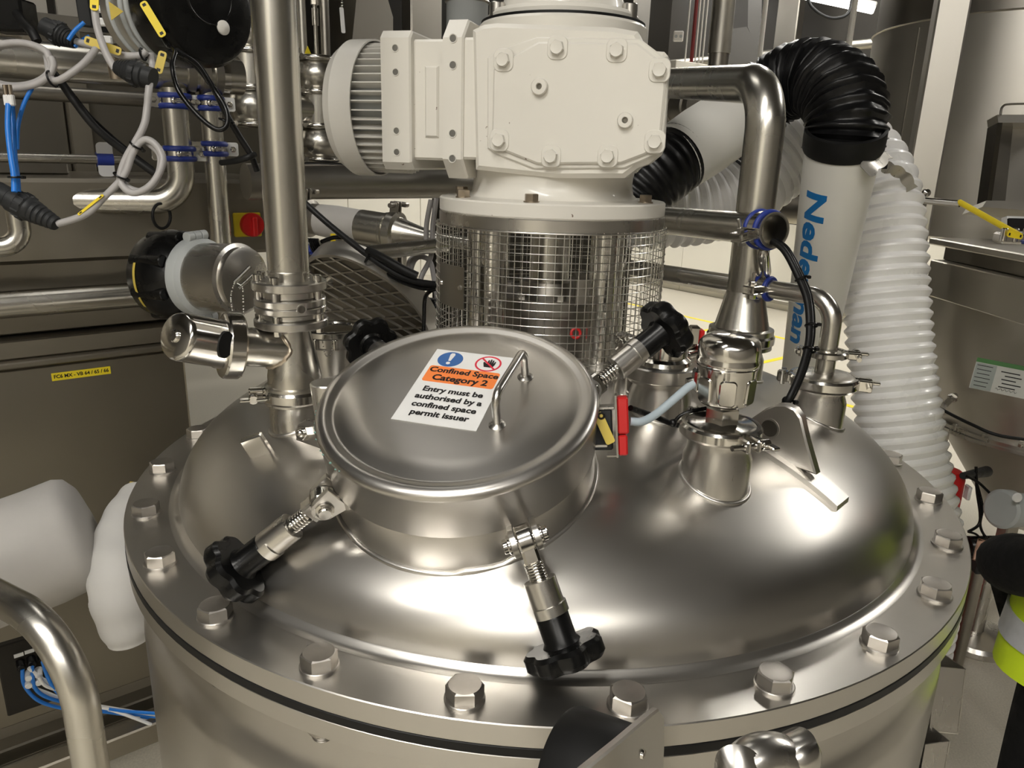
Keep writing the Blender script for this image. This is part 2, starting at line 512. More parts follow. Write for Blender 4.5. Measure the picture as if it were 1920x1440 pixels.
# ================================================================== the room
A0, A1, B0, B1 = -7.0, 7.75, -6.5, 9.0
def quad_wall(name, p, q, z0, z1, mat, th=0.1, out=1):
    d = (q - p).normalized(); n = Vector((-d.y, d.x, 0)) * out
    m = M(); c = (p + q) / 2 + n * th / 2 + ZX * (z0 + z1) / 2
    m.box((0, 0, 0), ((q - p).length, th, z1 - z0), FR(c, (0, 0, 1), d))
    return structure(m, name, mat)
m = M(); m.box((0, 0, -0.05), (A1 - A0 + 0.4, B1 - B0 + 0.4, 0.1), FR(AB((A0 + A1) / 2, (B0 + B1) / 2), ZX, AX))
floor = structure(m, 'floor', FLOORM)
m = M(); m.box((0, 0, 0.05), (A1 - A0 + 0.4, B1 - B0 + 0.4, 0.1), FR(AB((A0 + A1) / 2, (B0 + B1) / 2, CEIL_Z), ZX, AX))
structure(m, 'ceiling', CEILM)
wr = quad_wall('wall_right', AB(A1, B0), AB(A1, B1), 0, CEIL_Z, WALLD, 0.1, -1)
wb = quad_wall('wall_back', AB(A0, B1), AB(A1, B1), 0, CEIL_Z, WALLD, 0.1, 1)
wl = quad_wall('wall_left', AB(A0, B0), AB(A0, B1), 0, CEIL_Z, WALLF, 0.1, 1)
quad_wall('wall_front', AB(A0, B0), AB(A1, B0), 0, CEIL_Z, WALLF, 0.1, -1)
# insulated cladding panels on the two far walls
def cladding(parent, a0, b0, d, length, ztop, n, w=1.18):
    k = int(length / w)
    for i in range(k):
        m = M(); c = AB(a0, b0) + d * (w * (i + 0.5)) + n * 0.02
        m.box((0, 0, ztop / 2), (w - 0.008, 0.04, ztop), FR(c, ZX, d), 0.004)
        m.build('wall_panel', WALLM, parent, 0)
cladding(wr, A1, -1.0, BX, 10.0, 1.08, -AX)
cladding(wb, -2.0, B1, AX, 9.7, 1.62, -BX)
cladding(wl, A0, -6.4, BX, 3.6, 3.9, AX)  # unseen white panels, added so the riser reflects a bright strip
m = M(); m.box((0, 0, 0.11), (13.0, 0.06, 0.05), FR(AB(A1 - 0.09, 2.2), ZX, BX), 0.008)
for i in range(9): m.box((-6 + 1.5 * i, 0.02, 0.05), (0.05, 0.05, 0.1), FR(AB(A1 - 0.09, 2.2), ZX, BX))
structure(m, 'baseboard_right', GALV)
def floor_line(p, q, w=0.06):
    m = M(); p = Vector(p); q = Vector(q); d = q - p
    m.box((0, 0, 0.001), (d.length, w, 0.002), FR((p + q) / 2, ZX, d.normalized()))
    m.build('marking_line', LINEY, floor, 0)
floor_line(AB(6.25, 6.2), AB(6.25, -2.5)); floor_line(AB(6.25, 4.1), AB(4.6, 4.1))
floor_line(AB(4.6, 5.2), AB(4.6, 1.2)); floor_line(AB(6.25, 2.9), AB(3.5, 2.9)); floor_line(AB(3.5, 3.6), AB(3.5, 1.6))
# unseen strip lights on the ceiling, added fills among them, each with its own lamp
for i, (a, b, L, turn, s, wd) in enumerate(LAMPS):
    T = FR(AB(a, b, CEIL_Z), ZX, BX if turn else AX)
    t = thing('ceiling_light', 'long white fluorescent light on the dark ceiling, out of view, some of the set added as fill', 'ceiling light', T, 'ceiling lights')
    m = M(); m.box((0, 0, -0.04), (L, wd, 0.08), T, 0.01); m.build('housing', OFFWH, t, 0)
    m = M(); m.box((0, 0, -0.09), (L - 0.1, wd - 0.06, 0.02), T, 0.006); m.build('diffuser', glow('lamp_%d' % i, LAMP_COL, s), t, 0)

# ================================================================== the mixing tank
FZ = 1.2
RD, HD = 0.652, 0.22
def domez(x, y):
    r = min(hypot(x, y), RD)
    return FZ + HD * max(0.0, 1 - (r / RD) ** 1.8) ** (1 / 2.3)
def dome_n(x, y):
    e = 0.004
    return Vector((-(domez(x + e, y) - domez(x - e, y)) / (2 * e), -(domez(x, y + e) - domez(x, y - e)) / (2 * e), 1)).normalized()
tank = thing('mixing_tank', 'large round stainless mixing tank with bolted domed lid', 'tank', Vector((0, 0, 0)))
m = M()
pr = [(0.655, FZ - 0.066), (0.702, FZ - 0.0661), (0.702, FZ - 0.13), (0.708, FZ - 0.145), (0.719, FZ - 0.165), (0.722, FZ - 0.18), (0.722, 0.42), (0.70, 0.36), (0.45, 0.22), (0.12, 0.14), (0.0, 0.14)]
m.lathe(pr, seg=128); vessel = m.build('vessel_shell', ST_TANK, tank, 30)
for k in range(3):
    a = 2 * pi * k / 3 + 0.5
    m = M(); m.cyl((0.5 * cos(a), 0.5 * sin(a), 0.0), (0.5 * cos(a), 0.5 * sin(a), 0.32), 0.045); m.cyl((0.5 * cos(a), 0.5 * sin(a), 0), (0.5 * cos(a), 0.5 * sin(a), 0.02), 0.09)
    m.build('leg', ST, tank)
def ring(r0, r1, z0, z1, bev=0.0015):
    return [(r0, z0), (r1 - bev, z0), (r1, z0 + bev), (r1, z1 - bev), (r1 - bev, z1), (r0, z1)]
m = M(); m.lathe(ring(0.60, 0.7325, FZ - 0.066, FZ - 0.0395), seg=160, closed=True); m.build('lower_flange', ST_FLANGE, tank, 30)
m = M(); m.lathe(ring(0.60, 0.7335, FZ - 0.0395, FZ - 0.0275, 0.0008), seg=160, closed=True); m.build('gasket', BLACKR, tank, 30)
m = M(); m.lathe(ring(0.60, 0.7325, FZ - 0.028, FZ, 0.0012), seg=160, closed=True); m.build('upper_flange', ST_FLANGE, tank, 30)
# dome: fillet at the foot, then the dished head
pr = [(0.668, FZ + 0.0002), (0.662, FZ + 0.001), (0.657, FZ + 0.0035), (0.6535, FZ + 0.008)]
n = 60
for i in range(n + 1):
    t = pi / 2 * i / n
    r = RD * (cos(t) ** (2 / 1.8)); z = HD * (sin(t) ** (2 / 2.3))
    if z > 0.009: pr.append((max(r, 0) if i < n else 0.0, FZ + z))
m = M(); m.lathe(pr, seg=160); dome = m.build('domed_lid', ST_TANK, tank, 40)
# flange bolts
NB = 25
def bolt_parts(T, parent, name='flange_bolt'):
    m = M(); m.hexa(T @ Matrix.Translation((0, 0, 0.0035)), 0.0365, 0.0155)
    b = m.build(name, ST_BOLT, parent, 12)
    m = M(); m.lathe([(0.0, 0), (0.0225, 0), (0.0225, 0.0028), (0.0215, 0.0036), (0, 0.0036)], T, 32); m.build('washer', ST_BOLT, b, 30)
    m = M(); m.hexa(T @ Matrix.Translation((0, 0, -0.066)) @ Matrix.Rotation(pi, 4, 'X'), 0.036, 0.019)
    m.cyl(T @ Vector((0, 0, -0.084)), T @ Vector((0, 0, -0.099)), 0.0115, bev=0.002)
    for k in range(4): m.torus(T @ Vector((0, 0, -0.087 - 0.003 * k)), ZX, 0.0115, 0.0012, 20, 6)
    m.build('nut', ST_BOLT, b, 30)
first = None
for i in range(NB):
    a = radians(-98.4 + 14.4 * (i - 6))
    T = FR((0.7 * cos(a), 0.7 * sin(a), FZ), ZX) @ Matrix.Rotation(random.uniform(0, pi / 3), 4, 'Z')
    if first is None:
        bolt_parts(T, tank); first = [o for o in tank.children if o.name.startswith('flange_bolt')][0]; T0 = T
    else:
        c = first.copy(); COL.objects.link(c); c.parent = tank; c.matrix_parent_inverse = ID
        c.matrix_basis = T @ T0.inverted(); WM[c.name] = T @ T0.inverted()
        for ch in first.children:
            d = ch.copy(); COL.objects.link(d); d.parent = c
# welded nozzles on the dome
def nozzle(x, y, ztop, r, rim=None, name='nozzle', step=True):
    z0 = domez(x, y); m = M(); zb = z0 - r * 0.9
    T = Matrix.Translation((x, y, 0))
    zm = z0 + (ztop - z0) * 0.52
    pr = [(r, zb), (r, zm), (r * 0.9, zm + 0.012), (r * 0.9, ztop - 0.008), (rim or r * 1.12, ztop - 0.006), (rim or r * 1.12, ztop), (0, ztop)] if step else [(r, zb), (r, ztop - 0.008), (rim or r, ztop - 0.006), (rim or r, ztop), (0, ztop)]
    m.lathe(pr, T, 48); o = m.build(name, ST, tank, 30)
    w = []
    for k in range(40):
        a = 2 * pi * k / 40; px, py = x + (r + 0.001) * cos(a), y + (r + 0.001) * sin(a)
        w.append((px, py, domez(px, py) + 0.001))
    m = M(); m.tube(w, 0.0032, 8, closed=True); m.build('weld_bead', ST_TANK, o, 60)
    return o
def zY(x, y, Y): return PY(x, y, Y).z

# ------------------------------------------------------------------ manway
MA = Vector((-0.12254554, -0.42677791, 1.36264051)); MN = Vector((-0.07284732, -0.32248443, 0.94376748)).normalized()
TM = FR(MA, MN, (1, 0, 0))
RM, HM = 0.1755, 0.1132
m = M(); m.lathe([(RM - 0.006, -0.11), (RM, -0.11), (RM, 0.038), (RM - 0.002, 0.042), (RM - 0.006, 0.042)], TM, 128, closed=True)
neck = m.build('manway_neck', ST_LID, tank, 30)
w = []
for k in range(96):
    a = 2 * pi * k / 96
    for s in range(60):
        p = TM @ Vector(((RM + 0.002) * cos(a), (RM + 0.002) * sin(a), 0.08 - s * 0.0045))
        if p.z < domez(p.x, p.y): break
    w.append(p + Vector((0, 0, 0.001)))
m = M(); m.tube(w, 0.0045, 8, closed=True); m.build('weld_bead', ST_TANK, neck, 60)
hatch = thing('manway_hatch', 'round stainless hatch lid with handle and warning sticker', 'hatch', TM)
m = M()
m.lathe([(RM - 0.004, 0.044), (RM + 0.0015, 0.044), (RM + 0.002, 0.098), (RM + 0.004, 0.1005), (RM + 0.0045, 0.105), (RM + 0.002, 0.110), (RM - 0.004, 0.1132), (RM - 0.011, 0.1132), (RM - 0.0165, 0.1105), (RM - 0.0215, 0.1105), (RM - 0.027, 0.1128), (0.12, 0.1138), (0.06, 0.1146), (0, 0.1148)], TM, 160)
m.build('lid', ST_LID, hatch, 40)
def lidp(x, y, off=0.0):
    return PP(x, y, MA + MN * (0.1142 + off), MN)
f1, f2 = lidp(985, 707), lidp(932, 797)
g1, g2 = f1 + MN * 0.042, f2 + MN * 0.05
g1, g2 = f1 + MN * 0.043, f2 + MN * 0.043
m = M(); m.tube(bend([f1 - MN * 0.004, g1, g2, f2 - MN * 0.004], 0.016, 8), 0.0052, 14)
hd = m.build('handle', ST, hatch, 50)
for f in (f1, f2):
    m = M(); m.lathe([(0.0105, -0.001), (0.0105, 0.001), (0.008, 0.003), (0.005, 0.0045)], FR(f, MN), 24); m.build('handle_foot', ST, hd, 40)
# residue along the rim, left side
m = M()
for k in range(26):
    a = radians(random.uniform(168, 226)); rr = RM + 0.0042
    m.ball(TM @ Vector((rr * cos(a), rr * sin(a), random.uniform(0.099, 0.107))), random.uniform(0.0008, 0.0022), 8, (1, 1, 0.6))
m.build('residue', VERD, hatch, 60, kind='stuff')
# warning sign stuck on the lid
c = [lidp(820, 656), lidp(962, 673), lidp(893, 809), lidp(734, 786)]
ctr = sum(c, Vector()) / 4
sx = ((c[1] - c[0]) + (c[2] - c[3])).normalized()
TS = FR(ctr + MN * 0.0008, MN, sx)
sign = thing('warning_sign', 'white confined space warning sticker on the hatch lid', 'sign', TS)
m = M(); m.box((0, 0, 0), (0.110, 0.160, 0.0008), TS); m.build('sticker', STICK, sign, 0)
def rrect(w, h, r, n=6, cx=0, cy=0):
    o = []
    for (sx_, sy_, a0) in ((1, 1, 0), (-1, 1, pi / 2), (-1, -1, pi), (1, -1, 3 * pi / 2)):
        for k in range(n + 1):
            a = a0 + pi / 2 * k / n
            o.append((cx + sx_ * (w / 2 - r) + r * cos(a), cy + sy_ * (h / 2 - r) + r * sin(a)))
    return o
def disc(r, cx=0, cy=0, n=40): return [(cx + r * cos(2 * pi * k / n), cy + r * sin(2 * pi * k / n)) for k in range(n)]
TS2 = TS @ Matrix.Translation((0, 0, 0.0004))
m = M(); m.prism(rrect(0.098, 0.036, 0.004, cy=0.0225), 0, 0.0003, TS2); m.build('orange_band', ORANGE, sign, 0)
m = M(); m.prism(disc(0.0175, -0.028, 0.059), 0, 0.0003, TS2); m.build('blue_disc', SBLUE, sign, 0)
m = M(); T3 = TS2 @ Matrix.Translation((-0.028, 0.059, 0.0003))
ex = [(-0.0016, -0.004), (0.0016, -0.004), (0.0036, 0.011), (0.002, 0.0145), (-0.002, 0.0145), (-0.0036, 0.011)]
m.prism(ex, 0, 0.0002, T3); m.prism(disc(0.0029, 0, -0.0095, 20), 0, 0.0002, T3); m.build('exclamation_mark', STICK, sign, 0)
m = M(); T3 = TS2 @ Matrix.Translation((0.026, 0.059, 0))
m.lathe([(0.0155, 0), (0.018, 0), (0.018, 0.0003), (0.0155, 0.0003)], T3, 40, closed=True)
m.box((0, 0, 0.00045), (0.031, 0.0026, 0.0002), T3 @ Matrix.Rotation(radians(-45), 4, 'Z')); m.build('red_prohibition_ring', SRED, sign, 0)
m = M(); T3 = T3 @ Matrix.Translation((0.002, 0, 0.0002))
hand = [(-0.006, -0.008), (0.006, -0.008), (0.0075, -0.001), (0.0075, 0.006), (0.0058, 0.006), (0.005, 0.0005), (0.0042, 0.009), (0.0023, 0.009), (0.002, 0.001), (0.0012, 0.0105), (-0.0008, 0.0105), (-0.001, 0.001), (-0.002, 0.0088), (-0.0038, 0.0085), (-0.0038, -0.0005), (-0.008, 0.0035), (-0.0095, 0.002)]
m.prism(hand, 0, 0.0002, T3); m.build('black_hand', INK, sign, 0)
def st(s, y, size, b): text_mesh(s, size, TS2 @ Matrix.Translation((0.001, y, 0.0003)), 'lettering', INK, sign, bold=b, thick=0.0002)
st('Confined Space', 0.0315, 0.0152, 0.0005); st('Category 2', 0.0145, 0.0168, 0.0006)
for i, s in enumerate(['Entry must be', 'authorised by a', 'confined space', 'permit issuer']): st(s, -0.012 - 0.0165 * i, 0.0143, 0.0005)

# hinge on the left of the lid
hp = PY(612, 717, -0.335)
hinge = thing('hinge_post', 'short grey steel post with flat round top left of the hatch', 'hinge post', Vector((hp.x, hp.y, domez(hp.x, hp.y))))
m = M(); m.lathe([(0.017, -0.02), (0.0185, 0.04), (0.0235, hp.z - domez(hp.x, hp.y) - 0.002), (0.022, hp.z - domez(hp.x, hp.y)), (0, hp.z - domez(hp.x, hp.y))], Matrix.Translation((hp.x, hp.y, domez(hp.x, hp.y))), 36); m.build('post', ST, hinge, 30)
q = PY(577, 812, -0.36)
hb = thing('hatch_hinge', 'small bolted hinge bracket at the left edge of the hatch', 'hinge', q)
d = (TM @ Vector((-RM, -0.03, 0.05)) - q)
T = FR(q, (-0.4, -0.85, 0.25), d)
m = M(); m.prism([(-0.016, -0.014), (0.05, -0.016), (0.05, 0.016), (-0.004, 0.02), (-0.018, 0.008)], -0.004, 0.004, T, 0.001); m.build('hinge_leaf', ST, hb, 30)
m = M(); m.hexa(T @ Matrix.Translation((-0.002, 0, 0.004)), 0.019, 0.009); m.ball(T @ Vector((-0.002, 0, 0.013)), 0.0065, 14); m.build('hinge_bolt', ST_POL, hb, 30)

# ------------------------------------------------------------------ swing clamps round the hatch
def swing_clamp(P0, P1, label, side, roll=0.0, lug_to=None, s=1.0, off=0.0):
    P0 = Vector(P0); P1 = Vector(P1); L = (P1 - P0).length
    xd = Vector(side)
    T = FR(P0, P1 - P0, xd)
    t = thing('swing_clamp', label, 'clamp', T, 'hatch clamps')
    k = L / 0.205
    m = M()
    m.lathe([(0.0165, -0.009), (0.018, -0.007), (0.018, 0.007), (0.0165, 0.009)], T @ Matrix.Rotation(pi / 2, 4, 'Y'), 28)
    m.box((0, 0, 0.016), (0.018, 0.03, 0.022), T, 0.003); m.build('eye', ST_POL, t, 30)
    m = M(); m.cyl(T @ Vector((-0.026, 0, 0)), T @ Vector((0.026, 0, 0)), 0.0085, bev=0.001)
    for sgn in (-1, 1): m.lathe([(0.0, 0), (0.0115, 0), (0.0115, 0.002), (0.009, 0.0035), (0, 0.0035)], T @ FR((sgn * 0.0175, 0, 0), (sgn, 0, 0)), 24)
    m.build('pin', ST_POL, t, 30)
    if lug_to is not None:
        g = T.inverted() @ Vector(lug_to); g.x = 0; ln = g.length; g.normalize(); pv = Vector((0, -g.z, g.y))
        for sgn in (-1, 1):
            m = M()
            ol = []
            for q in range(13):
                a = pi / 2 + pi * q / 12
                ol.append((0.0165 * cos(a), 0.0165 * sin(a)))
            ol += [(ln, -0.02), (ln, 0.02)]
            TL = T @ FR((sgn * 0.0135, 0, 0), (1, 0, 0), g)
            m.prism(ol, -0.0035, 0.0035, TL, 0.0008); m.build('lug_plate', ST, t, 30)
    m = M(); m.cyl(T @ Vector((0, 0, 0.02)), T @ Vector((0, 0, 0.1 * k)), 0.0065); m.build('threaded_rod', ST_POL, t)
    m = M(); pts = []
    for i in range(6 * 14 + 1):
        a = 2 * pi * i / 14
        pts.append(T @ Vector((0.0095 * cos(a), 0.0095 * sin(a), 0.026 + (0.066 * k - 0.026) * i / 84)))
    m.tube(pts, 0.0018, 6); m.build('spring', ST_POL, t, 60)
    m = M(); m.lathe([(0.008, 0.066 * k), (0.0175, 0.066 * k), (0.0185, 0.067 * k), (0.0185, 0.122 * k), (0.0175, 0.124 * k), (0.008, 0.124 * k)], T, 36); o = m.build('sleeve', ST, t, 30)
    m = M(); m.lathe([(0.0186, 0.108 * k), (0.0205, 0.108 * k), (0.0205, 0.124 * k), (0.0186, 0.124 * k)], T @ Matrix.Rotation(roll, 4, 'Z'), 20, arc=pi, closed=True); m.build('sleeve_step', ST, o, 30)
    m = M(); m.lathe([(0.0, 0.124 * k), (0.0178, 0.124 * k), (0.0185, 0.127 * k), (0.0185, 0.165 * k), (0.026, 0.182 * k), (0, 0.182 * k)], T, 36)
    m.star(T @ Matrix.Translation((0, 0, 0.172 * k)), 0.046, 7, 0.032 * k, 0.14); m.build('knob', BLACK, t, 35)
    return t
pin = PY(985, 1012, -0.625); neckp = TM @ (Vector((0.06, -RM * 0.93, 0.02)))
P1 = PZ(1066, 1243, 1.232)
swing_clamp(pin, P1, 'black knob clamp hanging down in front of the hatch', P1.cross(ZX), 2.6, neckp + Vector((0, 0, 0)))
pin = PY(607, 940, -0.53)
P1 = PZ(428, 1080, 1.247)
swing_clamp(pin, P1, 'black knob clamp lying towards the left rim of the tank', (0.62, -0.75, 0.1), 3.9, TM @ Vector((-RM * 0.84, -RM * 0.5, 0.045)))
pin = PY(1100, 735, -0.37)
P1 = PY(1262, 606, -0.30)
swing_clamp(pin, P1, 'black knob clamp standing up at the right of the hatch', (0.3, -0.8, 0.4), 3.9, TM @ Vector((RM * 0.9, RM * 0.3, 0.05)))
pin = PY(740, 690, -0.25)
P1 = PY(690, 640, -0.16)
swing_clamp(pin, P1, 'black knob clamp half hidden behind the hatch', (0.5, -0.5, 0.2), 0.5)

# ------------------------------------------------------------------ agitator stand and its wire guard
zt = 1.651                      # underside of the steel ring
stand = thing('agitator_stand', 'cylindrical stainless stand with four posts under the gearbox', 'machine stand', Vector((0, 0, FZ + HD)))
m = M(); m.lathe(ring(0.06, 0.203, 1.405, 1.43), seg=72, closed=True); m.build('base_plate', ST, stand)
m = M(); m.lathe(ring(0.05, 0.199, zt, zt + 0.021), seg=96, closed=True); m.build('top_ring', ST, stand)
for a in (-58, -128, 35, 145):
    c_, s_ = 0.158 * cos(radians(a)), 0.158 * sin(radians(a))
    m = M(); m.cyl((c_, s_, 1.42), (c_, s_, zt), 0.0235); p = m.build('post', ST_POL, stand)
    m = M(); m.cyl((c_, s_, 1.43), (c_, s_, 1.436), 0.032); m.build('post_foot', ST, p)
shaft = thing('drive_shaft', 'thick steel drive shaft with coupling inside the wire guard', 'shaft', Vector((0, 0, 1.42)))
m = M(); m.cyl((0, 0, 1.42), (0, 0, zt + 0.01), 0.036); m.build('shaft', ST_PIPE, shaft)
m = M(); m.lathe([(0.09, 1.43), (0.09, 1.50), (0.105, 1.502), (0.105, 1.528), (0.055, 1.53), (0.05, 1.55), (0.0, 1.55)], seg=48); cp = m.build('coupling', ST_DARK, shaft)
for k in range(8):
    a = 2 * pi * k / 8 + 0.2
    m = M(); m.hexa(FR((0.088 * cos(a), 0.088 * sin(a), 1.528), ZX), 0.017, 0.009); m.build('coupling_bolt', ST, cp, 25)
m = M(); m.box((0.062, -0.07, 1.545), (0.045, 0.06, 0.05), ID, 0.004); m.build('seal_block', ST_DARK, shaft)
m = M(); m.torus((0.045, -0.118, 1.478), (0.2, -1, 0.2), 0.008, 0.0025, 20, 8); m.build('red_plug', RED, shaft)
guard = thing('wire_guard', 'round welded wire mesh guard around the agitator shaft', 'guard', Vector((0, 0, 1.4)))
RG = 0.2035; zb, ztp = 1.385, 1.652
m = M()
nv = 100
for i in range(nv):
    a = 2 * pi * i / nv; x, y = RG * cos(a), RG * sin(a)
    m.cyl((x, y, zb), (x, y, ztp + random.uniform(0, 0.002)), 0.0008, seg=5)
z = zb + 0.006
while z < ztp:
    m.torus((0, 0, z), ZX, RG + 0.0013, 0.0008, 100, 5); z += 0.0127
m.build('wire_mesh', ST, guard, 60, kind='stuff')
m = M(); m.torus((0, 0, ztp - 0.001), ZX, RG, 0.0014, 100, 6); m.build('top_wire', ST, guard, 60)
pc = PY(852, 535, -0.09); a0 = atan2(-0.117, -0.168)
m = M(); zc = PY(852, 535, -0.12).z
m.lathe([(RG + 0.003, zc - 0.036), (RG + 0.0045, zc - 0.036), (RG + 0.0045, zc + 0.034), (RG + 0.003, zc + 0.034)], FR((0, 0, 0), ZX, (cos(a0 - 0.19), sin(a0 - 0.19), 0)), 10, arc=0.38, closed=True)
pl = m.build('clamp_plate', ST_DARK, guard, 30)
for s_ in (-0.15, 0.15):
    a = a0 + s_; m = M(); n_ = Vector((cos(a), sin(a), 0)); m.lathe([(0.0, 0), (0.0045, 0), (0.0035, 0.003), (0, 0.0035)], FR(n_ * (RG + 0.0045) + Vector((0, 0, zc)), n_), 14); m.build('screw', ST, pl, 40)

# ------------------------------------------------------------------ gear motor
gm = thing('gear_motor', 'cream white right-angle gearbox with finned motor above the tank', 'motor', Vector((0, 0, zt + 0.021)))
zf = zt + 0.021
m = M(); m.lathe([(0.04, zf), (0.197, zf), (0.1985, zf + 0.002), (0.1985, zf + 0.021), (0.196, zf + 0.0235), (0.150, zf + 0.026), (0.142, zf + 0.034), (0.139, zf + 0.05), (0.14, zf + 0.062), (0.145, zf + 0.085), (0.0, zf + 0.085)], seg=96); m.build('output_flange', WHITE, gm, 35)
for a in (-103, -150, -30, 45, 80, 120, 160):
    T = FR((0.175 * cos(radians(a)), 0.175 * sin(radians(a)), zf + 0.024), ZX) @ Matrix.Rotation(a, 4, 'Z')
    m = M(); m.hexa(T @ Matrix.Translation((0, 0, 0.002)), 0.0195, 0.011); b = m.build('flange_bolt', BRASS, gm, 25)
    m = M(); m.cyl(T @ Vector((0, 0, 0)), T @ Vector((0, 0, 0.002)), 0.0125); m.build('washer', BRASS, b)
# main casting, turned a little from the camera; u runs along its front, w towards the viewer
PHI = radians(15)
GU = Vector((cos(PHI), -sin(PHI), 0)); GN = Vector((-sin(PHI), -cos(PHI), 0))
def G(u, w, z): return GU * u + GN * w + ZX * z
def gp(x, y, w=0.158):
    q = PP(x, y, GN * w, GN); return (q.dot(GU), q.z)
GW = 0.15
TG = FR(GN * GW, GN, GU)          # local x = u, y = z, z = outwards
out = [gp(*p, GW) for p in ((884, 55), (905, 45), (930, 42), (1150, 50), (1195, 58), (1208, 85), (1218, 94), (1245, 96), (1252, 104), (1243, 275), (1236, 290), (1216, 307), (1195, 315), (1170, 334), (1040, 334), (890, 318))]
m = M(); m.prism(out, -0.045, 0.0, TG, 0.007)
uc = sum(q[0] for q in out) / len(out)
m.prism([(uc + (q[0] - uc) * (0.72 if q[0] > uc else 0.97), q[1] - (0.004 if q[1] > 1.9 else -0.004)) for q in out], -0.28, -0.044, TG); m.build('gear_housing', WHITE, gm, 28)
cov = [gp(*p) for p in ((925, 130), (958, 108), (1010, 78), (1195, 80), (1246, 120), (1248, 165), (1238, 268), (1210, 290), (1165, 307), (1008, 308), (950, 285), (922, 270))]
m = M(); m.prism(cov, -0.004, 0.010, TG, 0.003); m.build('cover_plate', WHITE, gm, 28)
fr = [gp(*p) for p in ((912, 108), (925, 95), (1005, 68), (1200, 72), (1250, 110), (1251, 170), (1242, 285), (1170, 316), (1000, 317), (930, 290), (912, 278))]
m = M(); m.prism(fr, -0.004, 0.004, TG, 0.002); m.build('cover_frame', WHITE, gm, 28)
for (x, y) in ((945, 113), (1046, 90), (1157, 95), (1237, 132), (937, 263), (1034, 293), (1140, 293), (1228, 266)):
    q = gp(x, y); T = TG @ Matrix.Translation((q[0], q[1], 0.0095))
    m = M(); m.prism(rrect(0.031, 0.033, 0.010, 5), 0, 0.0022, T, 0.001); bb = m.build('bolt_boss', WHITE, gm, 30)
    m = M(); m.hexa(T @ Matrix.Translation((0, 0, 0.002)) @ Matrix.Rotation(random.uniform(0, 1), 4, 'Z'), 0.0185, 0.0085); m.build('cover_bolt', WHITE, bb, 12)
for (x, y, r) in ((1013, 163, 0.0125), (1173, 226, 0.0115)):
    q = gp(x, y); T = TG @ Matrix.Translation((q[0], q[1], 0.010))
    m = M(); m.lathe([(0.0045, 0.001), (0.0045, 0.0075), (0.0052, 0.008), (r * 0.9, 0.0078), (r, 0.006), (r, 0), (0.0045, 0)], T, 32, closed=True); pg = m.build('drain_plug', WHITE, gm, 30)
    m = M(); m.lathe([(0.0, 0.0012), (0.0045, 0.0012)], T, 12); m.build('hex_socket', ST_DARK, pg, 0)
# adapter plates between gearbox and motor
TW = FR((0, 0, 0), GU, GN)        # local x = w, y = -z ... outline given as (w, z)
def plate(u0, u1, z0, z1, w0, w1, cut, name='adapter_flange', holes=(), hr=0.0055):
    o = [(w0 + cut, z0), (w1 - cut, z0), (w1, z0 + cut), (w1, z1 - cut), (w1 - cut, z1), (w0 + cut, z1), (w0, z1 - cut), (w0, z0 + cut)]
    m = M(); T = Matrix(((GN.x, 0, GU.x, GU.x * u0), (GN.y, 0, GU.y, GU.y * u0), (0, 1, 0, 0), (0, 0, 0, 1)))
    m.prism(o, 0, u1 - u0, T, 0.003); p = m.build(name, WHITE, gm, 28)
    for z in holes:
        T = FR(G((u0 + u1) / 2, w1, z), GN)
        m = M(); m.lathe([(hr, -0.004), (hr, 0.001), (hr + 0.0013, 0.0012), (hr + 0.0013, -0.004)], T, 20, closed=True); m.build('hole_rim', WHITE, p, 30)
        m = M(); m.lathe([(0, 0.0004), (hr, 0.0004)], T, 16); m.build('hole', HOLE, p, 0)
    return p
a_, b_ = gp(830, 180, GW)[0], gp(868, 180, GW)[0]
zs = [gp(843, y, GW)[1] for y in (72, 122, 250, 297)]
plate(a_, b_, gp(850, 335, GW)[1], gp(850, 30, GW)[1], -0.13, GW, 0.03, holes=zs)
c_, d_ = gp(715, 180, 0.13)[0], gp(770, 180, 0.13)[0]
plate(b_ - 0.01, out[0][0] + 0.02, 1.757, 1.938, -0.12, GW - 0.006, 0.004, 'bearing_housing')
plate(d_ - 0.01, a_ + 0.01, gp(800, 300, 0.12)[1], gp(800, 72, 0.12)[1], -0.1, 0.115, 0.004, 'motor_adapter')
zs = [gp(735, y, 0.13)[1] for y in (90, 135, 245, 285)]
fl = plate(c_, d_, gp(740, 318, 0.13)[1], gp(740, 55, 0.13)[1], -0.12, 0.13, 0.012, 'motor_flange', holes=zs, hr=0.005)
q = (d_ + a_) / 2
m = M(); m.prism([(q - 0.012, 1.79), (q + 0.012, 1.79), (q + 0.012, 1.90), (q - 0.012, 1.90)], 0.112, 0.119, FR((0, 0, 0), GN, GU), 0.003); m.build('cast_rib', WHITE, gm, 28)
# motor: finned frame running away to the left, and its fan cowl
MZ = gp(655, 197, 0.11)[1]; ur = gp(656, 195, 0.116)[0]
TMo = FR(G(c_, 0, MZ), -GU, ZX); Lm = c_ - ur
m = M(); m.cyl(TMo @ Vector((0, 0, 0)), TMo @ Vector((0, 0, Lm + 0.03)), 0.09, seg=48); mf = m.build('motor_frame', GREYP, gm, 30)
for k in range(46):
    m = M(); T = TMo @ Matrix.Rotation(2 * pi * k / 46, 4, 'Z'); m.box((0.0995, 0, Lm / 2 + 0.01), (0.023, 0.0022, Lm + 0.02), T); m.build('cooling_fin', OFFWH, mf, 0)
m = M(); m.lathe([(0.1145, Lm), (0.1175, Lm), (0.1175, Lm + 0.04), (0.105, Lm + 0.058), (0.0, Lm + 0.06), (0, Lm + 0.056), (0.103, Lm + 0.054), (0.1145, Lm + 0.04)], TMo, 64, closed=True); m.build('fan_cowl', OFFWH, gm, 30)
m = M()
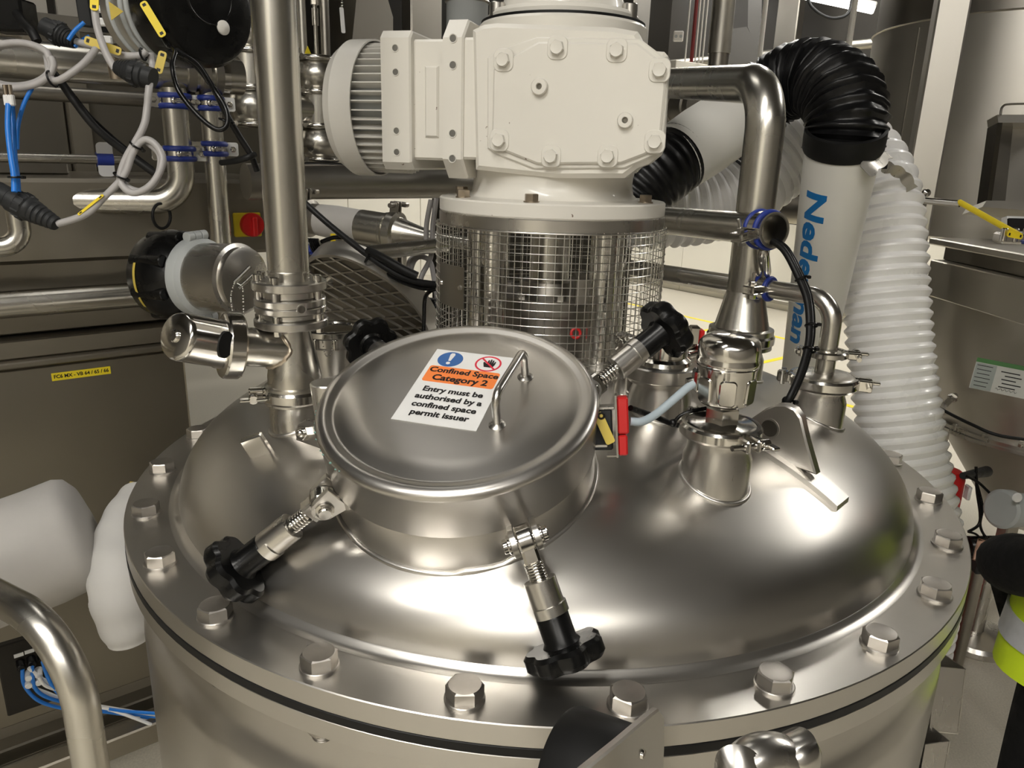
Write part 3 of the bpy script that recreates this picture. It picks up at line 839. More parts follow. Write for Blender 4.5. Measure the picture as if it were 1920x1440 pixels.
for k in range(60):
    a = random.uniform(0, 2 * pi); rr = random.uniform(0.1, 0.113)
    if -0.5 < sin(a) < 0.5: continue
    m.ball(TMo @ Vector((rr * cos(a) , rr * sin(a), random.uniform(0.01, Lm))), random.uniform(0.006, 0.011), 6, (1, 1, 0.5))
# top gasket and cover
zt2 = gp(1060, 45, 0.0)[1] - 0.022
m = M(); CT = Matrix.Translation((0.006, 0, 0))
m.lathe([(0.0, zt2 - 0.03), (0.138, zt2 - 0.03), (0.140, zt2 + 0.012), (0.136, zt2 + 0.0165), (0.0, zt2 + 0.0165)], CT, 80); m.build('top_flange', WHITE, gm, 35)
m = M(); m.lathe([(0.0, zt2 + 0.0165), (0.136, zt2 + 0.0165), (0.136, zt2 + 0.0205), (0, zt2 + 0.0205)], CT, 80); m.build('black_gasket', BLACKR, gm, 30)
m = M(); m.lathe([(0.125, zt2 + 0.0205), (0.126, zt2 + 0.028), (0.122, zt2 + 0.034), (0.105, zt2 + 0.038), (0.100, zt2 + 0.052), (0.088, zt2 + 0.08), (0.0, zt2 + 0.10)], CT, 80); m.build('top_cover', WHITE, gm, 35)
for (x, y) in ((932, 25), (1180, 30)):
    q = PY(x, y, -0.04 if x < 1000 else -0.06)
    m = M(); m.cyl((q.x, q.y, zt2 + 0.016), (q.x, q.y, zt2 + 0.045), 0.0125, bev=0.0015); m.build('cover_screw', ST, gm)
# ================================================================== fittings on the tank lid
def tri_clamp(c, r, hinge_dir, label, h=0.016, axis=ZX, group='pipe clamps'):
    """hinged clamp ring with a bolt and wing nut on one side and a hinge on the other"""
    T = FR(c, axis, hinge_dir)
    t = thing('pipe_clamp', label, 'clamp', T, group)
    pr = [(r - 0.007, -h / 2), (r - 0.002, -h / 2), (r + 0.001, -h * 0.3), (r + 0.001, h * 0.3), (r - 0.002, h / 2), (r - 0.007, h / 2)]
    for k in (0, 1):
        m = M(); m.lathe(pr, T @ Matrix.Rotation(pi * k + 0.1, 4, 'Z'), 40, arc=pi - 0.2, closed=True); m.build('clamp_half', ST_POL, t, 30)
    m = M()
    for s in (-1, 1): m.box((r + 0.009, s * 0.008, 0), (0.022, 0.007, h), T, 0.002)
    m.build('ear', ST_POL, t, 30)
    m = M(); m.cyl(T @ Vector((r + 0.014, -0.03, 0)), T @ Vector((r + 0.014, 0.024, 0)), 0.0038, seg=12); bt = m.build('clamp_bolt', ST_POL, t)
    m = M(); m.cyl(T @ Vector((r + 0.014, 0.013, 0)), T @ Vector((r + 0.014, 0.025, 0)), 0.0075, seg=16, bev=0.001)
    for s in (-1, 1): m.box((r + 0.014 + s * 0.012, 0.022, 0), (0.016, 0.012, 0.005), T, 0.0015)
    m.build('wing_nut', ST_POL, bt, 30)
    m = M()
    m.box((-r - 0.008, 0, 0), (0.02, 0.02, h * 0.9), T, 0.003)
    for s in (-1, 1): m.cyl(T @ Vector((-r - 0.008, s * 0.007, -h * 0.62)), T @ Vector((-r - 0.008, s * 0.007, h * 0.62)), 0.0042, seg=12)
    m.build('hinge', ST_POL, t, 30)
    return t

# ------------------------------------------------------------------ left riser
YL = -0.255
XL = PY(541, 505, YL).x
def zl(y, x=541, Y=YL): return PY(x, y, Y).z
mz = lambda x, y, Y: PY(x, y, Y).z
zc = zl(742, 528) # clamp level
nozzle(XL, YL, zc - 0.001, 0.041, 0.0475, 'nozzle')
tri_clamp(Vector((XL, YL, zc + 0.006)), 0.049, (-0.93, -0.35, 0), 'shiny hinged clamp under the side-branch pipe cone left of the hatch', 0.02)
cone = thing('branch_cone', 'stainless pipe cone with a welded side branch left of the hatch', 'pipe', Vector((XL, YL, zc + 0.012)))
z0, z1 = zc + 0.013, zl(608)
m = M(); m.lathe([(0, z0), (0.0455, z0), (0.0455, z0 + 0.007), (0.0405, z0 + 0.009), (0.0405, z0 + 0.022), (0.0385, z0 + 0.035), (0.0265, z1 - 0.004), (0.0265, z1 - 0.001), (0, z1 - 0.001)], Matrix.Translation((XL, YL, 0)), 48)
m.build('cone', ST_PIPE, cone, 30)
bd = Vector((-0.86, -0.50, 0.05)).normalized()
bp = Vector((XL, YL, zl(655)))
ringc = PY(432, 648, YL - 0.05)
bd = (ringc - bp).normalized()
be = ringc - bd * 0.012
m = M(); m.cyl(bp, be, 0.029, seg=40); br = m.build('side_branch', ST_PIPE, cone, 30)
w = []
for k in range(48):
    a = 2 * pi * k / 48
    u_ = bd.cross(ZX).normalized(); v_ = u_.cross(bd)
    o = bp + (u_ * cos(a) + v_ * sin(a)) * 0.0292
    for s in range(90):
        p = o + bd * (0.06 - s * 0.001)
        f = (p.z - z0 - 0.035) / (z1 - z0 - 0.04); rr = 0.0385 + (0.0265 - 0.0385) * min(max(f, 0), 1)
        if hypot(p.x - XL, p.y - YL) < rr: break
    w.append(p + bd * random.uniform(-0.001, 0.002))
m = M(); m.tube(w, 0.0035, 8, closed=True, rs=[0.003 + random.uniform(-0.0008, 0.0012) for _ in w]); m.build('weld_bead', WELD, cone, 60)
# union and whistle-shaped relief cup at the end of the branch
cup = thing('relief_cup', 'polished steel cup with oval slot on the side branch', 'relief valve', ringc)
T = FR(ringc, bd)
m = M(); m.lathe([(0.03, -0.014), (0.046, -0.014), (0.049, -0.011), (0.049, 0.008), (0.047, 0.011), (0.043, 0.0125), (0.039, 0.0125), (0.034, 0.014), (0.03, 0.014)], T, 56); m.build('union_nut', ST_POL, cup, 30)
e = PY(328, 630, YL - 0.13); cd = (e - ringc).normalized(); T = FR(ringc + cd * 0.012, cd); Lc = (e - ringc).length - 0.012
m = M(); m.lathe([(0.0, 0.0), (0.036, 0), (0.036, 0.008), (0.0345, 0.012), (0.0335, Lc - 0.008), (0.032, Lc - 0.003), (0.028, Lc), (0.009, Lc), (0.009, Lc + 0.002), (0.007, Lc + 0.004), (0, Lc + 0.0045)], T, 56); m.build('cup', ST_POL, cup, 40)
tc = (CAM - (ringc + cd * 0.03)); tc = (tc - cd * tc.dot(cd)).normalized()
m = M(); m.prism([(0.013 * cos(a) * 1.0, 0.019 * sin(a)) for a in [2 * pi * k / 28 for k in range(28)]], -0.005, 0.0012, FR(ringc + cd * 0.040 + tc * 0.0345, tc, cd)); sl = m.build('slot', BLACKR, cup, 0)
m = M(); m.lathe([(0.0265, 0.012), (0.0345, 0.018), (0.0345, 0.036), (0.0275, 0.036)], T, 40, closed=True)
# sight glass flange stack
sg = thing('sight_flange', 'bolted stack of three round steel flanges under the tall riser pipe', 'flange', Vector((XL, YL, z1)))
def disc_part(za, zb_, r, name, mat=ST, parent=None, bev=0.0015, ri=0.0):
    m = M(); m.lathe([(ri, za), (r - bev, za), (r, za + bev), (r, zb_ - bev), (r - bev, zb_), (ri, zb_)], Matrix.Translation((XL, YL, 0)), 56, closed=ri > 0); return m.build(name, mat, parent, 30)
zA = [zl(610, 532), zl(594, 532), zl(565, 532), zl(548, 532), zl(527, 532)]
disc_part(z1 - 0.001, z1 + 0.011, 0.0545, 'bottom_flange', parent=sg)
disc_part(z1 + 0.011, z1 + 0.021, 0.042, 'spacer', parent=sg)
disc_part(z1 + 0.021, z1 + 0.031, 0.0525, 'middle_flange', parent=sg)
mf2 = disc_part(z1 + 0.0315, z1 + 0.0425, 0.0525, 'middle_flange', parent=sg)
disc_part(z1 + 0.0425, z1 + 0.055, 0.041, 'spacer', parent=sg)
disc_part(z1 + 0.055, z1 + 0.068, 0.0545, 'top_flange', parent=sg)
zt3 = z1 + 0.068
for a in (-100, -12, 80, 170, -55 - 100):
    a = radians(a); x, y = XL + 0.0455 * cos(a), YL + 0.0455 * sin(a)
    m = M(); m.cyl((x, y, z1 + 0.012), (x, y, zt3), 0.0055, seg=14); b = m.build('stud', ST, sg)
    m = M(); m.cyl((x, y, zt3), (x, y, zt3 + 0.0105), 0.0066, seg=20, bev=0.001); m.cyl((x, y, z1 + 0.011), (x, y, z1 + 0.019), 0.0066, seg=18); m.build('cap_screw', ST_POL, b, 30)
    m = M(); m.hexa(FR((x, y, z1 - 0.001), (0, 0, -1)), 0.011, 0.008); m.build('nut', ST_POL, b, 25)
hd_ = (PY(568, 572, YL - 0.05) - Vector((XL, YL, z1 + 0.032))); hd_.z = 0; hd_.normalize()
hc = Vector((XL, YL, z1 + 0.032)) + hd_ * 0.0525
m = M(); m.lathe([(0.0055, -0.004), (0.0075, -0.004), (0.0075, 0.001), (0.0055, 0.001)], FR(hc, hd_), 24, closed=True); hr_ = m.build('port_rim', ST, sg, 30)
m = M(); m.lathe([(0, 0.0004), (0.0056, 0.0004)], FR(hc, hd_), 20); m.build('port', ST_DARK, hr_, 0)
riser = thing('riser_pipe', 'tall vertical steel pipe left of the white gearbox', 'pipe', Vector((XL, YL, zt3)))
m = M(); m.cyl((XL, YL, zt3), (XL, YL, CEIL_Z - 0.5), 0.0302, seg=48); m.build('pipe', ST_PIPE, riser, 30)
m = M(); m.torus((XL, YL, zt3 + 0.013), ZX, 0.0298, 0.0016, 40, 6); m.build('weld_seam', ST_PIPE, riser, 60)

# ------------------------------------------------------------------ pressure sensor on its nozzle
sx_, sy_ = 0.218, -0.428
def zs_(y, x=1357): return PY(x, y, sy_ - 0.03).z
zcl = zs_(818)
nozzle(sx_, sy_, zcl - 0.006, 0.0455, 0.0455, 'nozzle')
sens = thing('pressure_sensor', 'polished steel sensor with domed cap on a clamped nozzle', 'sensor', Vector((sx_, sy_, zcl)))
TSn = Matrix.Translation((sx_, sy_, 0))
tri_clamp(Vector((sx_, sy_, zcl)), 0.0535, (0.35, -0.94, 0), 'hinged clamp holding the polished sensor on its nozzle', 0.017)
m = M(); m.lathe([(0, zcl - 0.005), (0.046, zcl - 0.005), (0.046, zcl + 0.008), (0.042, zcl + 0.0095), (0.026, zcl + 0.0095), (0.02, zcl + 0.012), (0, zcl + 0.012)], TSn, 48); m.build('ferrule', ST_POL, sens, 30)
zh = zs_(800); 
m = M(); m.hexa(FR((sx_, sy_, zcl + 0.011), ZX, (1, 0.3, 0)), 0.041, 0.021); m.build('hex_nut', ST_POL, sens, 25)
z3 = zs_(768)
m = M(); m.cyl((sx_, sy_, zcl + 0.03), (sx_, sy_, z3 + 0.006), 0.0145); m.build('neck', ST_POL, sens, 30)
z4, z5 = zs_(694), zs_(634)
m = M(); m.lathe([(0.0, z3), (0.030, z3), (0.034, z3 + 0.003), (0.0355, z3 + 0.008), (0.0375, z4 - 0.012), (0.0385, z4 - 0.004), (0.0395, z4 - 0.001), (0.0, z4)], TSn, 56); bd_ = m.build('housing', ST_POL, sens, 35)
for a in (-150, -100, -45, 10, 65, 130):
    a = radians(a); T = FR((sx_ + 0.0362 * cos(a), sy_ + 0.0362 * sin(a), (z3 + z4) / 2 - 0.004), (cos(a), sin(a), -0.05), (0, 0, 1))
    m = M(); m.prism(rrect((z4 - z3) * 0.66, 0.022, 0.006), -0.004, 0.0018, T, 0.0016); m.build('flat_panel', ST_POL, bd_, 30)
pr = [(0.0, z4 - 0.001), (0.038, z4 - 0.001), (0.040, z4 + 0.002), (0.0405, z4 + 0.006), (0.039, z4 + 0.009), (0.0395, z4 + 0.013), (0.0395, z5 - 0.018), (0.038, z5 - 0.011), (0.034, z5 - 0.006), (0.024, z5 - 0.001), (0.0, z5)]
m = M(); m.lathe(pr, TSn, 72)
m.v = [Vector((v.x, v.y, v.z)) for v in m.v]
for i, v in enumerate(m.v):
    rr = hypot(v.x - sx_, v.y - sy_)
    if v.z > z5 - 0.02 and rr > 0.02:
        a = atan2(v.y - sy_, v.x - sx_); k = 1 + 0.035 * cos(6 * a) * min(1, (v.z - z5 + 0.02) / 0.012); m.v[i] = Vector((sx_ + (v.x - sx_) * k, sy_ + (v.y - sy_) * k, v.z))
m.build('screw_cap', ST_POL, sens, 45)
g = PY(1312, 712, sy_ + 0.005)
m = M(); m.box(g, (0.018, 0.02, 0.03), ID, 0.003); gl = m.build('cable_gland', ST_POL, sens, 30)
m = M(); m.hexa(FR(g + Vector((-0.009, 0, -0.004)), (-1, -0.15, -0.2)), 0.013, 0.008); m.build('gland_nut', ST_POL, gl, 25)

# ------------------------------------------------------------------ nozzle with cap and small elbow pipe at the right
rx, ry = 0.468, -0.14
zr = PY(1536, 722, ry - 0.03).z
nozzle(rx, ry, zr - 0.008, 0.0425, 0.047, 'nozzle')
tri_clamp(Vector((rx, ry, zr)), 0.0565, (0.93, -0.36, 0), 'hinged clamp round the right-hand capped nozzle', 0.02)
elb = thing('elbow_pipe', 'slim steel pipe with elbow dropping to the right-hand nozzle', 'pipe', Vector((rx, ry, zr)))
m = M(); m.lathe([(0, zr - 0.006), (0.05, zr - 0.006), (0.05, zr + 0.009), (0.045, zr + 0.012), (0.02, zr + 0.013), (0, zr + 0.013)], Matrix.Translation((rx, ry, 0)), 48); m.build('nozzle_cap', ST, elb, 30)
zk = PY(1546, 662, ry).z
m = M(); m.cyl((rx, ry, zr + 0.012), (rx, ry, zk), 0.0158, seg=28); m.build('stub_pipe', ST_PIPE, elb, 30)
m = M(); m.lathe([(0, zk - 0.004), (0.03, zk - 0.004), (0.03, zk + 0.001), (0.022, zk + 0.004), (0.016, zk + 0.006), (0, zk + 0.006)], Matrix.Translation((rx, ry, 0)), 36); m.build('ferrule', ST_PIPE, elb, 30)
zE = PY(1525, 545, ry).z
pA = PD(1243, 511, 1.52); pC = Vector((rx, ry, PD(1530, 556, 1.26).z))
dirp = (pA - pC); farp = pC + dirp * 1.25
pts = [Vector((rx, ry, zk + 0.002)), pC, farp]
m = M(); m.tube(bend(pts, 0.048, 12), 0.0158, 28); m.build('bent_pipe', ST_PIPE, elb, 50)
tri_clamp(Vector((rx, ry, zk)), 0.033, (0.95, -0.3, 0), 'smaller hinged clamp under the slim pipe elbow at the right', 0.012)

# ------------------------------------------------------------------ tall bent pipe with cone at the right
gx, gy = 0.362, 0.0
zt_ = PY(1425, 157, gy).z
big = thing('bent_pipe', 'thick steel pipe rising behind the sensor and bending left past the gearbox', 'pipe', Vector((gx, gy, 1.36)))
far = PD(1240, 156, 1.85)
cn = Vector((gx, gy, zt_))
m = M(); zcn = PY(1405, 545, gy).z
m.tube(bend([Vector((gx, gy, zcn - 0.003)), cn, far + (far - cn) * 1.0], 0.085, 14), 0.0335, 36); m.build('pipe', ST_PIPE, big, 50)
zb2 = PY(1390, 622, gy).z
m = M(); m.lathe([(0, zb2 - 0.002), (0.0585, zb2 - 0.002), (0.0585, zb2 + 0.008), (0.05, zb2 + 0.010), (0.0365 + 0.012, zb2 + 0.014), (0.0335, zcn), (0, zcn)], Matrix.Translation((gx, gy, 0)), 48); m.build('reducer_cone', ST_PIPE, big, 30)
nozzle(gx, gy, zb2 - 0.022, 0.047, 0.058, 'nozzle')
tri_clamp(Vector((gx, gy, zb2 - 0.011)), 0.0605, (0.2, 0.97, 0), 'flat clamp ring under the thick pipe cone behind the sensor', 0.02)
# straight open pipe end with its blue-lined hanger
pe = PD(1452, 432, 1.25); ps = PD(1243, 413, 1.58); ax = (pe - ps).normalized()
op = thing('open_pipe', 'horizontal steel pipe with an open flared end beside the blue hanger', 'pipe', pe)
m = M(); m.pipe(ps - ax * 0.5, pe, 0.0272, 0.0022, 40); m.build('pipe', ST_PIPE, op, 30)
m = M(); m.lathe([(0.0272, -0.008), (0.030, -0.001), (0.0302, 0.0), (0.0252, 0.0)], FR(pe, ax), 40, closed=True); m.build('flared_lip', ST_PIPE, op, 30)
def hanger(c, ax, r, label, ear=(0, -1, 0), w=0.03, grp='blue lined pipe hangers'):
    T = FR(c, ax, ear)
    t = thing('pipe_hanger', label, 'pipe hanger', T, grp)
    for s in (-1, 1):
        m = M(); m.torus(T @ Vector((0, 0, s * w * 0.36)), T.to_3x3() @ Vector((0, 0, 1)), r + 0.003, 0.0042, 40, 10, 2 * pi - 0.7, T.to_3x3() @ Vector((cos(0.35), sin(0.35), 0))); m.build('silicone_liner', BLUE, t, 60)
    m = M(); m.lathe([(r + 0.001, -w * 0.32), (r + 0.004, -w * 0.32), (r + 0.004, w * 0.32), (r + 0.001, w * 0.32)], T @ Matrix.Rotation(0.3, 4, 'Z'), 40, arc=2 * pi - 0.6, closed=True); m.build('band', ST_POL, t, 30)
    m = M()
    for s in (-1, 1): m.box((r + 0.016, s * 0.0065, 0), (0.032, 0.003, w * 0.8), T, 0.0008)
    er = m.build('ear', ST_POL, t, 30)
    m = M(); m.hexa(T @ FR((r + 0.02, 0.008, 0), (0, 1, 0)), 0.012, 0.008); m.cyl(T @ Vector((r + 0.02, -0.03, 0)), T @ Vector((r + 0.02, 0.008, 0)), 0.0032, seg=10); m.hexa(T @ FR((r + 0.02, -0.008, 0), (0, -1, 0)), 0.011, 0.007); m.build('ear_bolt', ST_POL, t, 25)
    return t
hc1 = PD(1424, 430, 1.27)
hc1 = ps + ax * ((hc1 - ps).dot(ax))
hanger(hc1, ax, 0.0272, 'blue lined hanger on the open pipe end', (-0.2, -1, -0.1), 0.036)
ax2 = (pC - pA).normalized()
hc2 = pA + ax2 * ((PD(1415, 530, 1.32) - pA).dot(ax2))
hanger(hc2, ax2, 0.0158, 'blue lined hanger on the slim pipe below the open pipe', (-0.3, -1, 0), 0.03)
m = M(); a_ = hc1 - ZX * 0.032; b_ = hc2 + ZX * 0.02
m.tube([a_ + (b_ - a_) * t for t in (0, 0.08, 0.2, 0.8, 0.92, 1)], 0.01, 20, rs=[0.006, 0.0085, 0.0105, 0.0105, 0.0085, 0.006])
tag(m.build('hanger_link', ST_POL, None, 40), 'short rounded steel link between the two blue lined hangers', 'link')
# power cable out of the open pipe down to the lifting lug
cb = [PD(1448, 452, 1.255), PD(1470, 470, 1.235), PD(1492, 510, 1.22), PD(1512, 560, 1.215), PD(1517, 610, 1.205), PD(1514, 650, 1.195), PD(1500, 700, 1.18), PD(1480, 745, 1.17), PD(1470, 758, 1.18)]
m = M(); m.tube(spline(cb, 8), 0.0052, 12)
cbl = m.build('power_cable', BLACKR, None, 60); tag(cbl, 'black cable bundle hanging from the open pipe end to the lifting lug', 'cable')
m = M(); m.tube([p + Vector((0.008, 0.004, 0.002)) for p in spline(cb, 8)], 0.0035, 10); m.build('second_strand', BLACK, cbl, 60)
for i in (2.3, 4.0, 5.2, 7.6):
    q = spline(cb, 8)[int(i * 8)]; q2 = spline(cb, 8)[int(i * 8) + 1]
    m = M(); m.torus(q + Vector((0.004, 0, 0)), q2 - q, 0.0092, 0.002, 20, 6); m.box(q + Vector((0.012, -0.01, 0.004)), (0.006, 0.008, 0.005), ID, 0.001); m.build('cable_tie', BLACK, cbl, 40)

# ------------------------------------------------------------------ lifting lug on the dome
d0 = Vector((0.305, -0.318, 0)); d1 = Vector((0.392, -0.40, 0))
ld = (d1 - d0).normalized(); mid = (d0 + d1) / 2
lb = PZ(1475, 860, 1.35)
def lug_pt(x, y):
    n_ = Vector((-ld.y, ld.x, 0)); q = PP(x, y, mid, n_); return ((q - mid).dot(ld), q.z)
o = [lug_pt(*p) for p in ((1528, 893), (1512, 870), (1508, 800), (1500, 772), (1486, 757), (1468, 752), (1448, 757), (1432, 768), (1415, 790), (1390, 822), (1380, 835))]
o = [lug_pt(*p) for p in ((1534, 888), (1516, 825), (1506, 782), (1494, 765), (1476, 757), (1458, 757), (1440, 764), (1405, 788), (1375, 808), (1385, 835))]
n_ = Vector((ld.y, -ld.x, 0))
TL = Matrix(((ld.x, 0, n_.x, mid.x), (ld.y, 0, n_.y, mid.y), (0, 1, 0, 0), (0, 0, 0, 1)))
m = M(); m.prism(o, -0.008, 0.008, TL, 0.0025); lug = m.build('lifting_lug', ST_TANK, tank, 40)
hc = lug_pt(1447, 801)
m = M(); m.lathe([(0.0125, 0.006), (0.0125, 0.0086), (0.0155, 0.0086), (0.0155, 0.006)], TL @ Matrix.Translation((hc[0], hc[1], 0)), 32, closed=True); hr = m.build('hole_rim', ST_TANK, lug, 30)
m = M(); m.lathe([(0, 0.0084), (0.0128, 0.0084)], TL @ Matrix.Translation((hc[0], hc[1], 0)), 28); m.build('hole', ST_DARK, hr, 0)
m = M(); vs = []; fs = []
K = 12
for i in range(K + 1):
    for s, off in ((-1, 0.001), (1, 0.001), (1, 0.008), (-1, 0.008)):
        p = d0 + (d1 - d0) * (-0.25 + 1.40 * i / K) + n_ * (0.021 * s); z_ = domez(p.x, p.y) + off
        vs.append((p.x, p.y, z_ - (0.003 if off < 0.005 else 0)))
for i in range(K):
    for j in range(4): fs.append([i * 4 + j, i * 4 + (j + 1) % 4, i * 4 + 4 + (j + 1) % 4, i * 4 + 4 + j])
fs += [[0, 1, 2, 3], [K * 4 + 3, K * 4 + 2, K * 4 + 1, K * 4]]
m.add(vs, fs); m.build('lug_pad', ST_TANK, tank, 30)
# second, smaller lug pad at the left of the riser nozzle
q = PY(478, 770, -0.33)
m = M(); m.box((0, 0, 0), (0.034, 0.012, 0.045), FR((q.x, q.y, domez(q.x, q.y) + 0.012), dome_n(q.x, q.y), (1, 0.1, 0)), 0.002); m.build('lug_pad', ST_POL, tank, 30)

# ------------------------------------------------------------------ nozzle and cone valve behind the standing clamp
vx, vy = 0.168, -0.262
zv = PY(1235, 712, vy - 0.05).z
nozzle(vx, vy, zv - 0.008, 0.0475, 0.052, 'nozzle')
val = thing('cone_fitting', 'polished conical fitting on a nozzle behind the standing black knob', 'fitting', Vector((vx, vy, zv)))
TV = Matrix.Translation((vx, vy, 0))
m = M(); m.lathe([(0, zv - 0.008), (0.0575, zv - 0.008), (0.0595, zv - 0.006), (0.0595, zv + 0.012), (0.057, zv + 0.014), (0.042, zv + 0.014), (0, zv + 0.014)], TV, 56); m.build('clamp_ring', ST, val, 30)
zc2 = PY(1240, 665, vy).z; 
m = M(); m.lathe([(0, zv + 0.014), (0.0435, zv + 0.014), (0.0415, zv + 0.02), (0.0345, zc2), (0.036, zc2 + 0.001), (0.036, zc2 + 0.018), (0.030, zc2 + 0.022), (0, zc2 + 0.022)], TV, 48); m.build('cone', ST_POL, val, 30)
m = M(); m.cyl((vx, vy, zc2 + 0.02), (vx, vy, zc2 + 0.05), 0.02, bev=0.003); m.build('stem', ST_POL, val, 30)
# small tagged fitting behind it
q = PY(1290, 650, -0.12); zz = domez(q.x, q.y)
fit = thing('sample_valve', 'small steel valve with a red tag behind the cone fitting', 'valve', Vector((q.x, q.y, zz)))
m = M(); m.lathe([(0.022, zz - 0.01), (0.022, q.z - 0.012), (0.032, q.z - 0.011), (0.032, q.z + 0.002), (0.024, q.z + 0.005), (0.012, q.z + 0.008), (0, q.z + 0.008)], Matrix.Translation((q.x, q.y, 0)), 32); m.build('body', ST_POL, fit, 30)
m = M(); m.torus((q.x - 0.004, q.y - 0.006, q.z + 0.013), (0.3, -0.2, 1), 0.014, 0.005, 28, 8); m.build('hand_ring', ST_POL, fit, 60)
rt = PY(1314, 632, -0.14)
m = M(); m.box(rt, (0.007, 0.022, 0.026), ID, 0.001); m.build('red_tag', RED, fit, 0)
m = M(); m.box(rt + Vector((-0.012, 0, 0.003)), (0.018, 0.02, 0.032), ID, 0.003); m.build('bracket', ST_POL, fit, 30)
for (x, y, Yv, r) in ((1285, 668, -0.16, 0.01), (1312, 690, -0.19, 0.008)):
    p = PY(x, y, Yv); m = M(); m.ball(p, r, 14); m.cyl(p, p + Vector((0.02, 0.01, 0.003)), r * 0.55, seg=14); m.build('knuckle', ST_POL, fit, 40)
q = PY(1180, 640, -0.20); zz = domez(q.x, q.y)
pl = thing('vent_plug', 'small round steel plug between the wire guard and the standing knob', 'plug', Vector((q.x, q.y, zz)))
m = M(); m.lathe([(0.02, zz - 0.005), (0.02, q.z - 0.015), (0.023, q.z - 0.012), (0.023, q.z), (0.02, q.z + 0.004), (0.01, q.z + 0.007), (0, q.z + 0.007)], Matrix.Translation((q.x, q.y, 0)), 32); m.build('plug', ST_POL, pl, 30)

# ------------------------------------------------------------------ red and grey limit switch beside the hatch
sw = PY(1150, 800, -0.46)
T = FR(sw, (0.985, -0.12, 0.1), (0.05, 0.2, 1))      # z outwards (to the right), x up
ls = thing('limit_switch', 'red and steel safety switch with a yellow tag at the right of the hatch', 'switch', T)
m = M(); m.prism([(-0.037, -0.018), (0.03, -0.018), (0.042, -0.012), (0.042, 0.02), (-0.037, 0.02)], -0.001, 0.0015, T @ Matrix.Translation((0.0, 0, 0.004)))
m.box((-0.036, 0.0, -0.002), (0.002, 0.03, 0.014), T); m.build('bracket_plate', ST_POL, ls, 0)
m = M(); m.box((-0.002, 0, -0.018), (0.052, 0.03, 0.034), T, 0.002); b1 = m.build('switch_body', DKGREY, ls, 0)
for bx_ in ((-0.022, 0.0, -0.03), (0.026, 0.0, -0.02)):
    m = M(); m.box(bx_, (0.004, 0.032, 0.045), T, 0.001); m.build('mounting_bracket', ST, ls, 0)
m = M(); m.box((0.0155, 0.0, 0.0125), (0.047, 0.03, 0.014), T, 0.002)
for k in (0.008, 0.024): m.box((k, -0.0155, 0.015), (0.004, 0.001, 0.008), T)
m.box((-0.0225, 0, 0.0115), (0.026, 0.03, 0.012), T, 0.002); m.build('red_cover', RED, ls, 0)
for k in (-0.024, -0.006):
    m = M(); m.cyl(T @ Vector((k, -0.0145, -0.006)), T @ Vector((k, -0.019, -0.006)), 0.003, seg=12); m.build('screw', ST_POL, ls, 30)
TT = FR(PY(1133, 803, -0.485), (0.05, -0.95, 0.3), (1, 0.05, 0.35))
m = M(); m.prism(rrect(0.012, 0.042, 0.003), -0.0006, 0.0006, TT @ Matrix.Rotation(0.12, 4, 'Z')); tg = m.build('yellow_tag', YELLD, ls, 0)
m = M(); m.torus(TT @ Vector((0.001, 0.016, 0.0008)), TT.to_3x3() @ Vector((0, 0, 1)), 0.0035, 0.0014, 16, 6); m.build('tag_eyelet', BLACK, tg, 40)
m = M(); m.box(PY(1128, 785, -0.455), (0.026, 0.02, 0.012), ID, 0.002); m.build('yellow_sleeve', YELLD, ls, 0)
m = M(); m.tube(spline([PY(1182, 790, -0.46), PY(1205, 790, -0.46), PY(1232, 775, -0.45), PY(1262, 750, -0.44), PY(1290, 726, -0.43), PY(1308, 716, -0.425)], 8), 0.0055, 12); tag(m.build('signal_cable', CABLE_B, None, 60), 'pale blue-grey cable running from the red switch to the polished sensor', 'cable')
m = M(); m.tube(spline([PY(1182, 765, -0.44), PY(1225, 780, -0.40), PY(1262, 795, -0.38), PY(1290, 800, -0.36), PY(1310, 810, -0.355)], 8), 0.004, 10)
m.tube(spline([PY(1262, 795, -0.385), PY(1275, 780, -0.385), PY(1300, 770, -0.385), PY(1335, 764, -0.38)], 8), 0.0028, 10)
m.ball(PY(1262, 793, -0.385), 0.006, 10); tag(m.build('black_wire', BLACK, None, 60), 'thin black wires tied together on the dome behind the sensor', 'cable')

# ------------------------------------------------------------------ capped inspection port behind the riser
q = PY(622, 612, -0.03); zz = domez(q.x, q.y)
port = thing('inspection_port', 'low round capped port with clamp bolts behind the riser', 'port', Vector((q.x, q.y, zz)))
Tq = Matrix.Translation((q.x, q.y, 0))
m = M(); m.lathe([(0.045, zz - 0.05), (0.045, q.z - 0.035), (0.05, q.z - 0.03), (0.05, q.z - 0.012), (0, q.z - 0.012)], Tq, 40); m.build('neck', ST, port, 30)
m = M(); m.lathe([(0.0, q.z - 0.014), (0.056, q.z - 0.014), (0.058, q.z - 0.011), (0.058, q.z - 0.002), (0.054, q.z), (0.043, q.z), (0.041, q.z - 0.003), (0, q.z - 0.002)], Tq, 48); cp_ = m.build('cap', ST_POL, port, 30)
for a in range(-150, 210, 40):
    a = radians(a); m = M(); m.cyl((q.x + 0.052 * cos(a), q.y + 0.052 * sin(a), q.z - 0.032), (q.x + 0.052 * cos(a), q.y + 0.052 * sin(a), q.z - 0.013), 0.0055, seg=12, bev=0.001); m.build('cap_bolt', ST_POL, cp_, 30)
def bead_chain(pts, name_label, n=18, r=0.0016):
    m = M(); P = spline(pts, 10); L = len(P) - 1
    for i in range(n): m.ball(P[int(i * L / (n - 1))], r, 8)
    return tag(m.build('bead_chain', ST_POL, None, 60), name_label, 'chain')
bead_chain([PY(605, 640, -0.10), PY(608, 660, -0.105), PY(614, 668, -0.105), PY(622, 660, -0.105), PY(624, 640, -0.10)], 'small bead chain hanging from the capped port', 16, 0.0014)
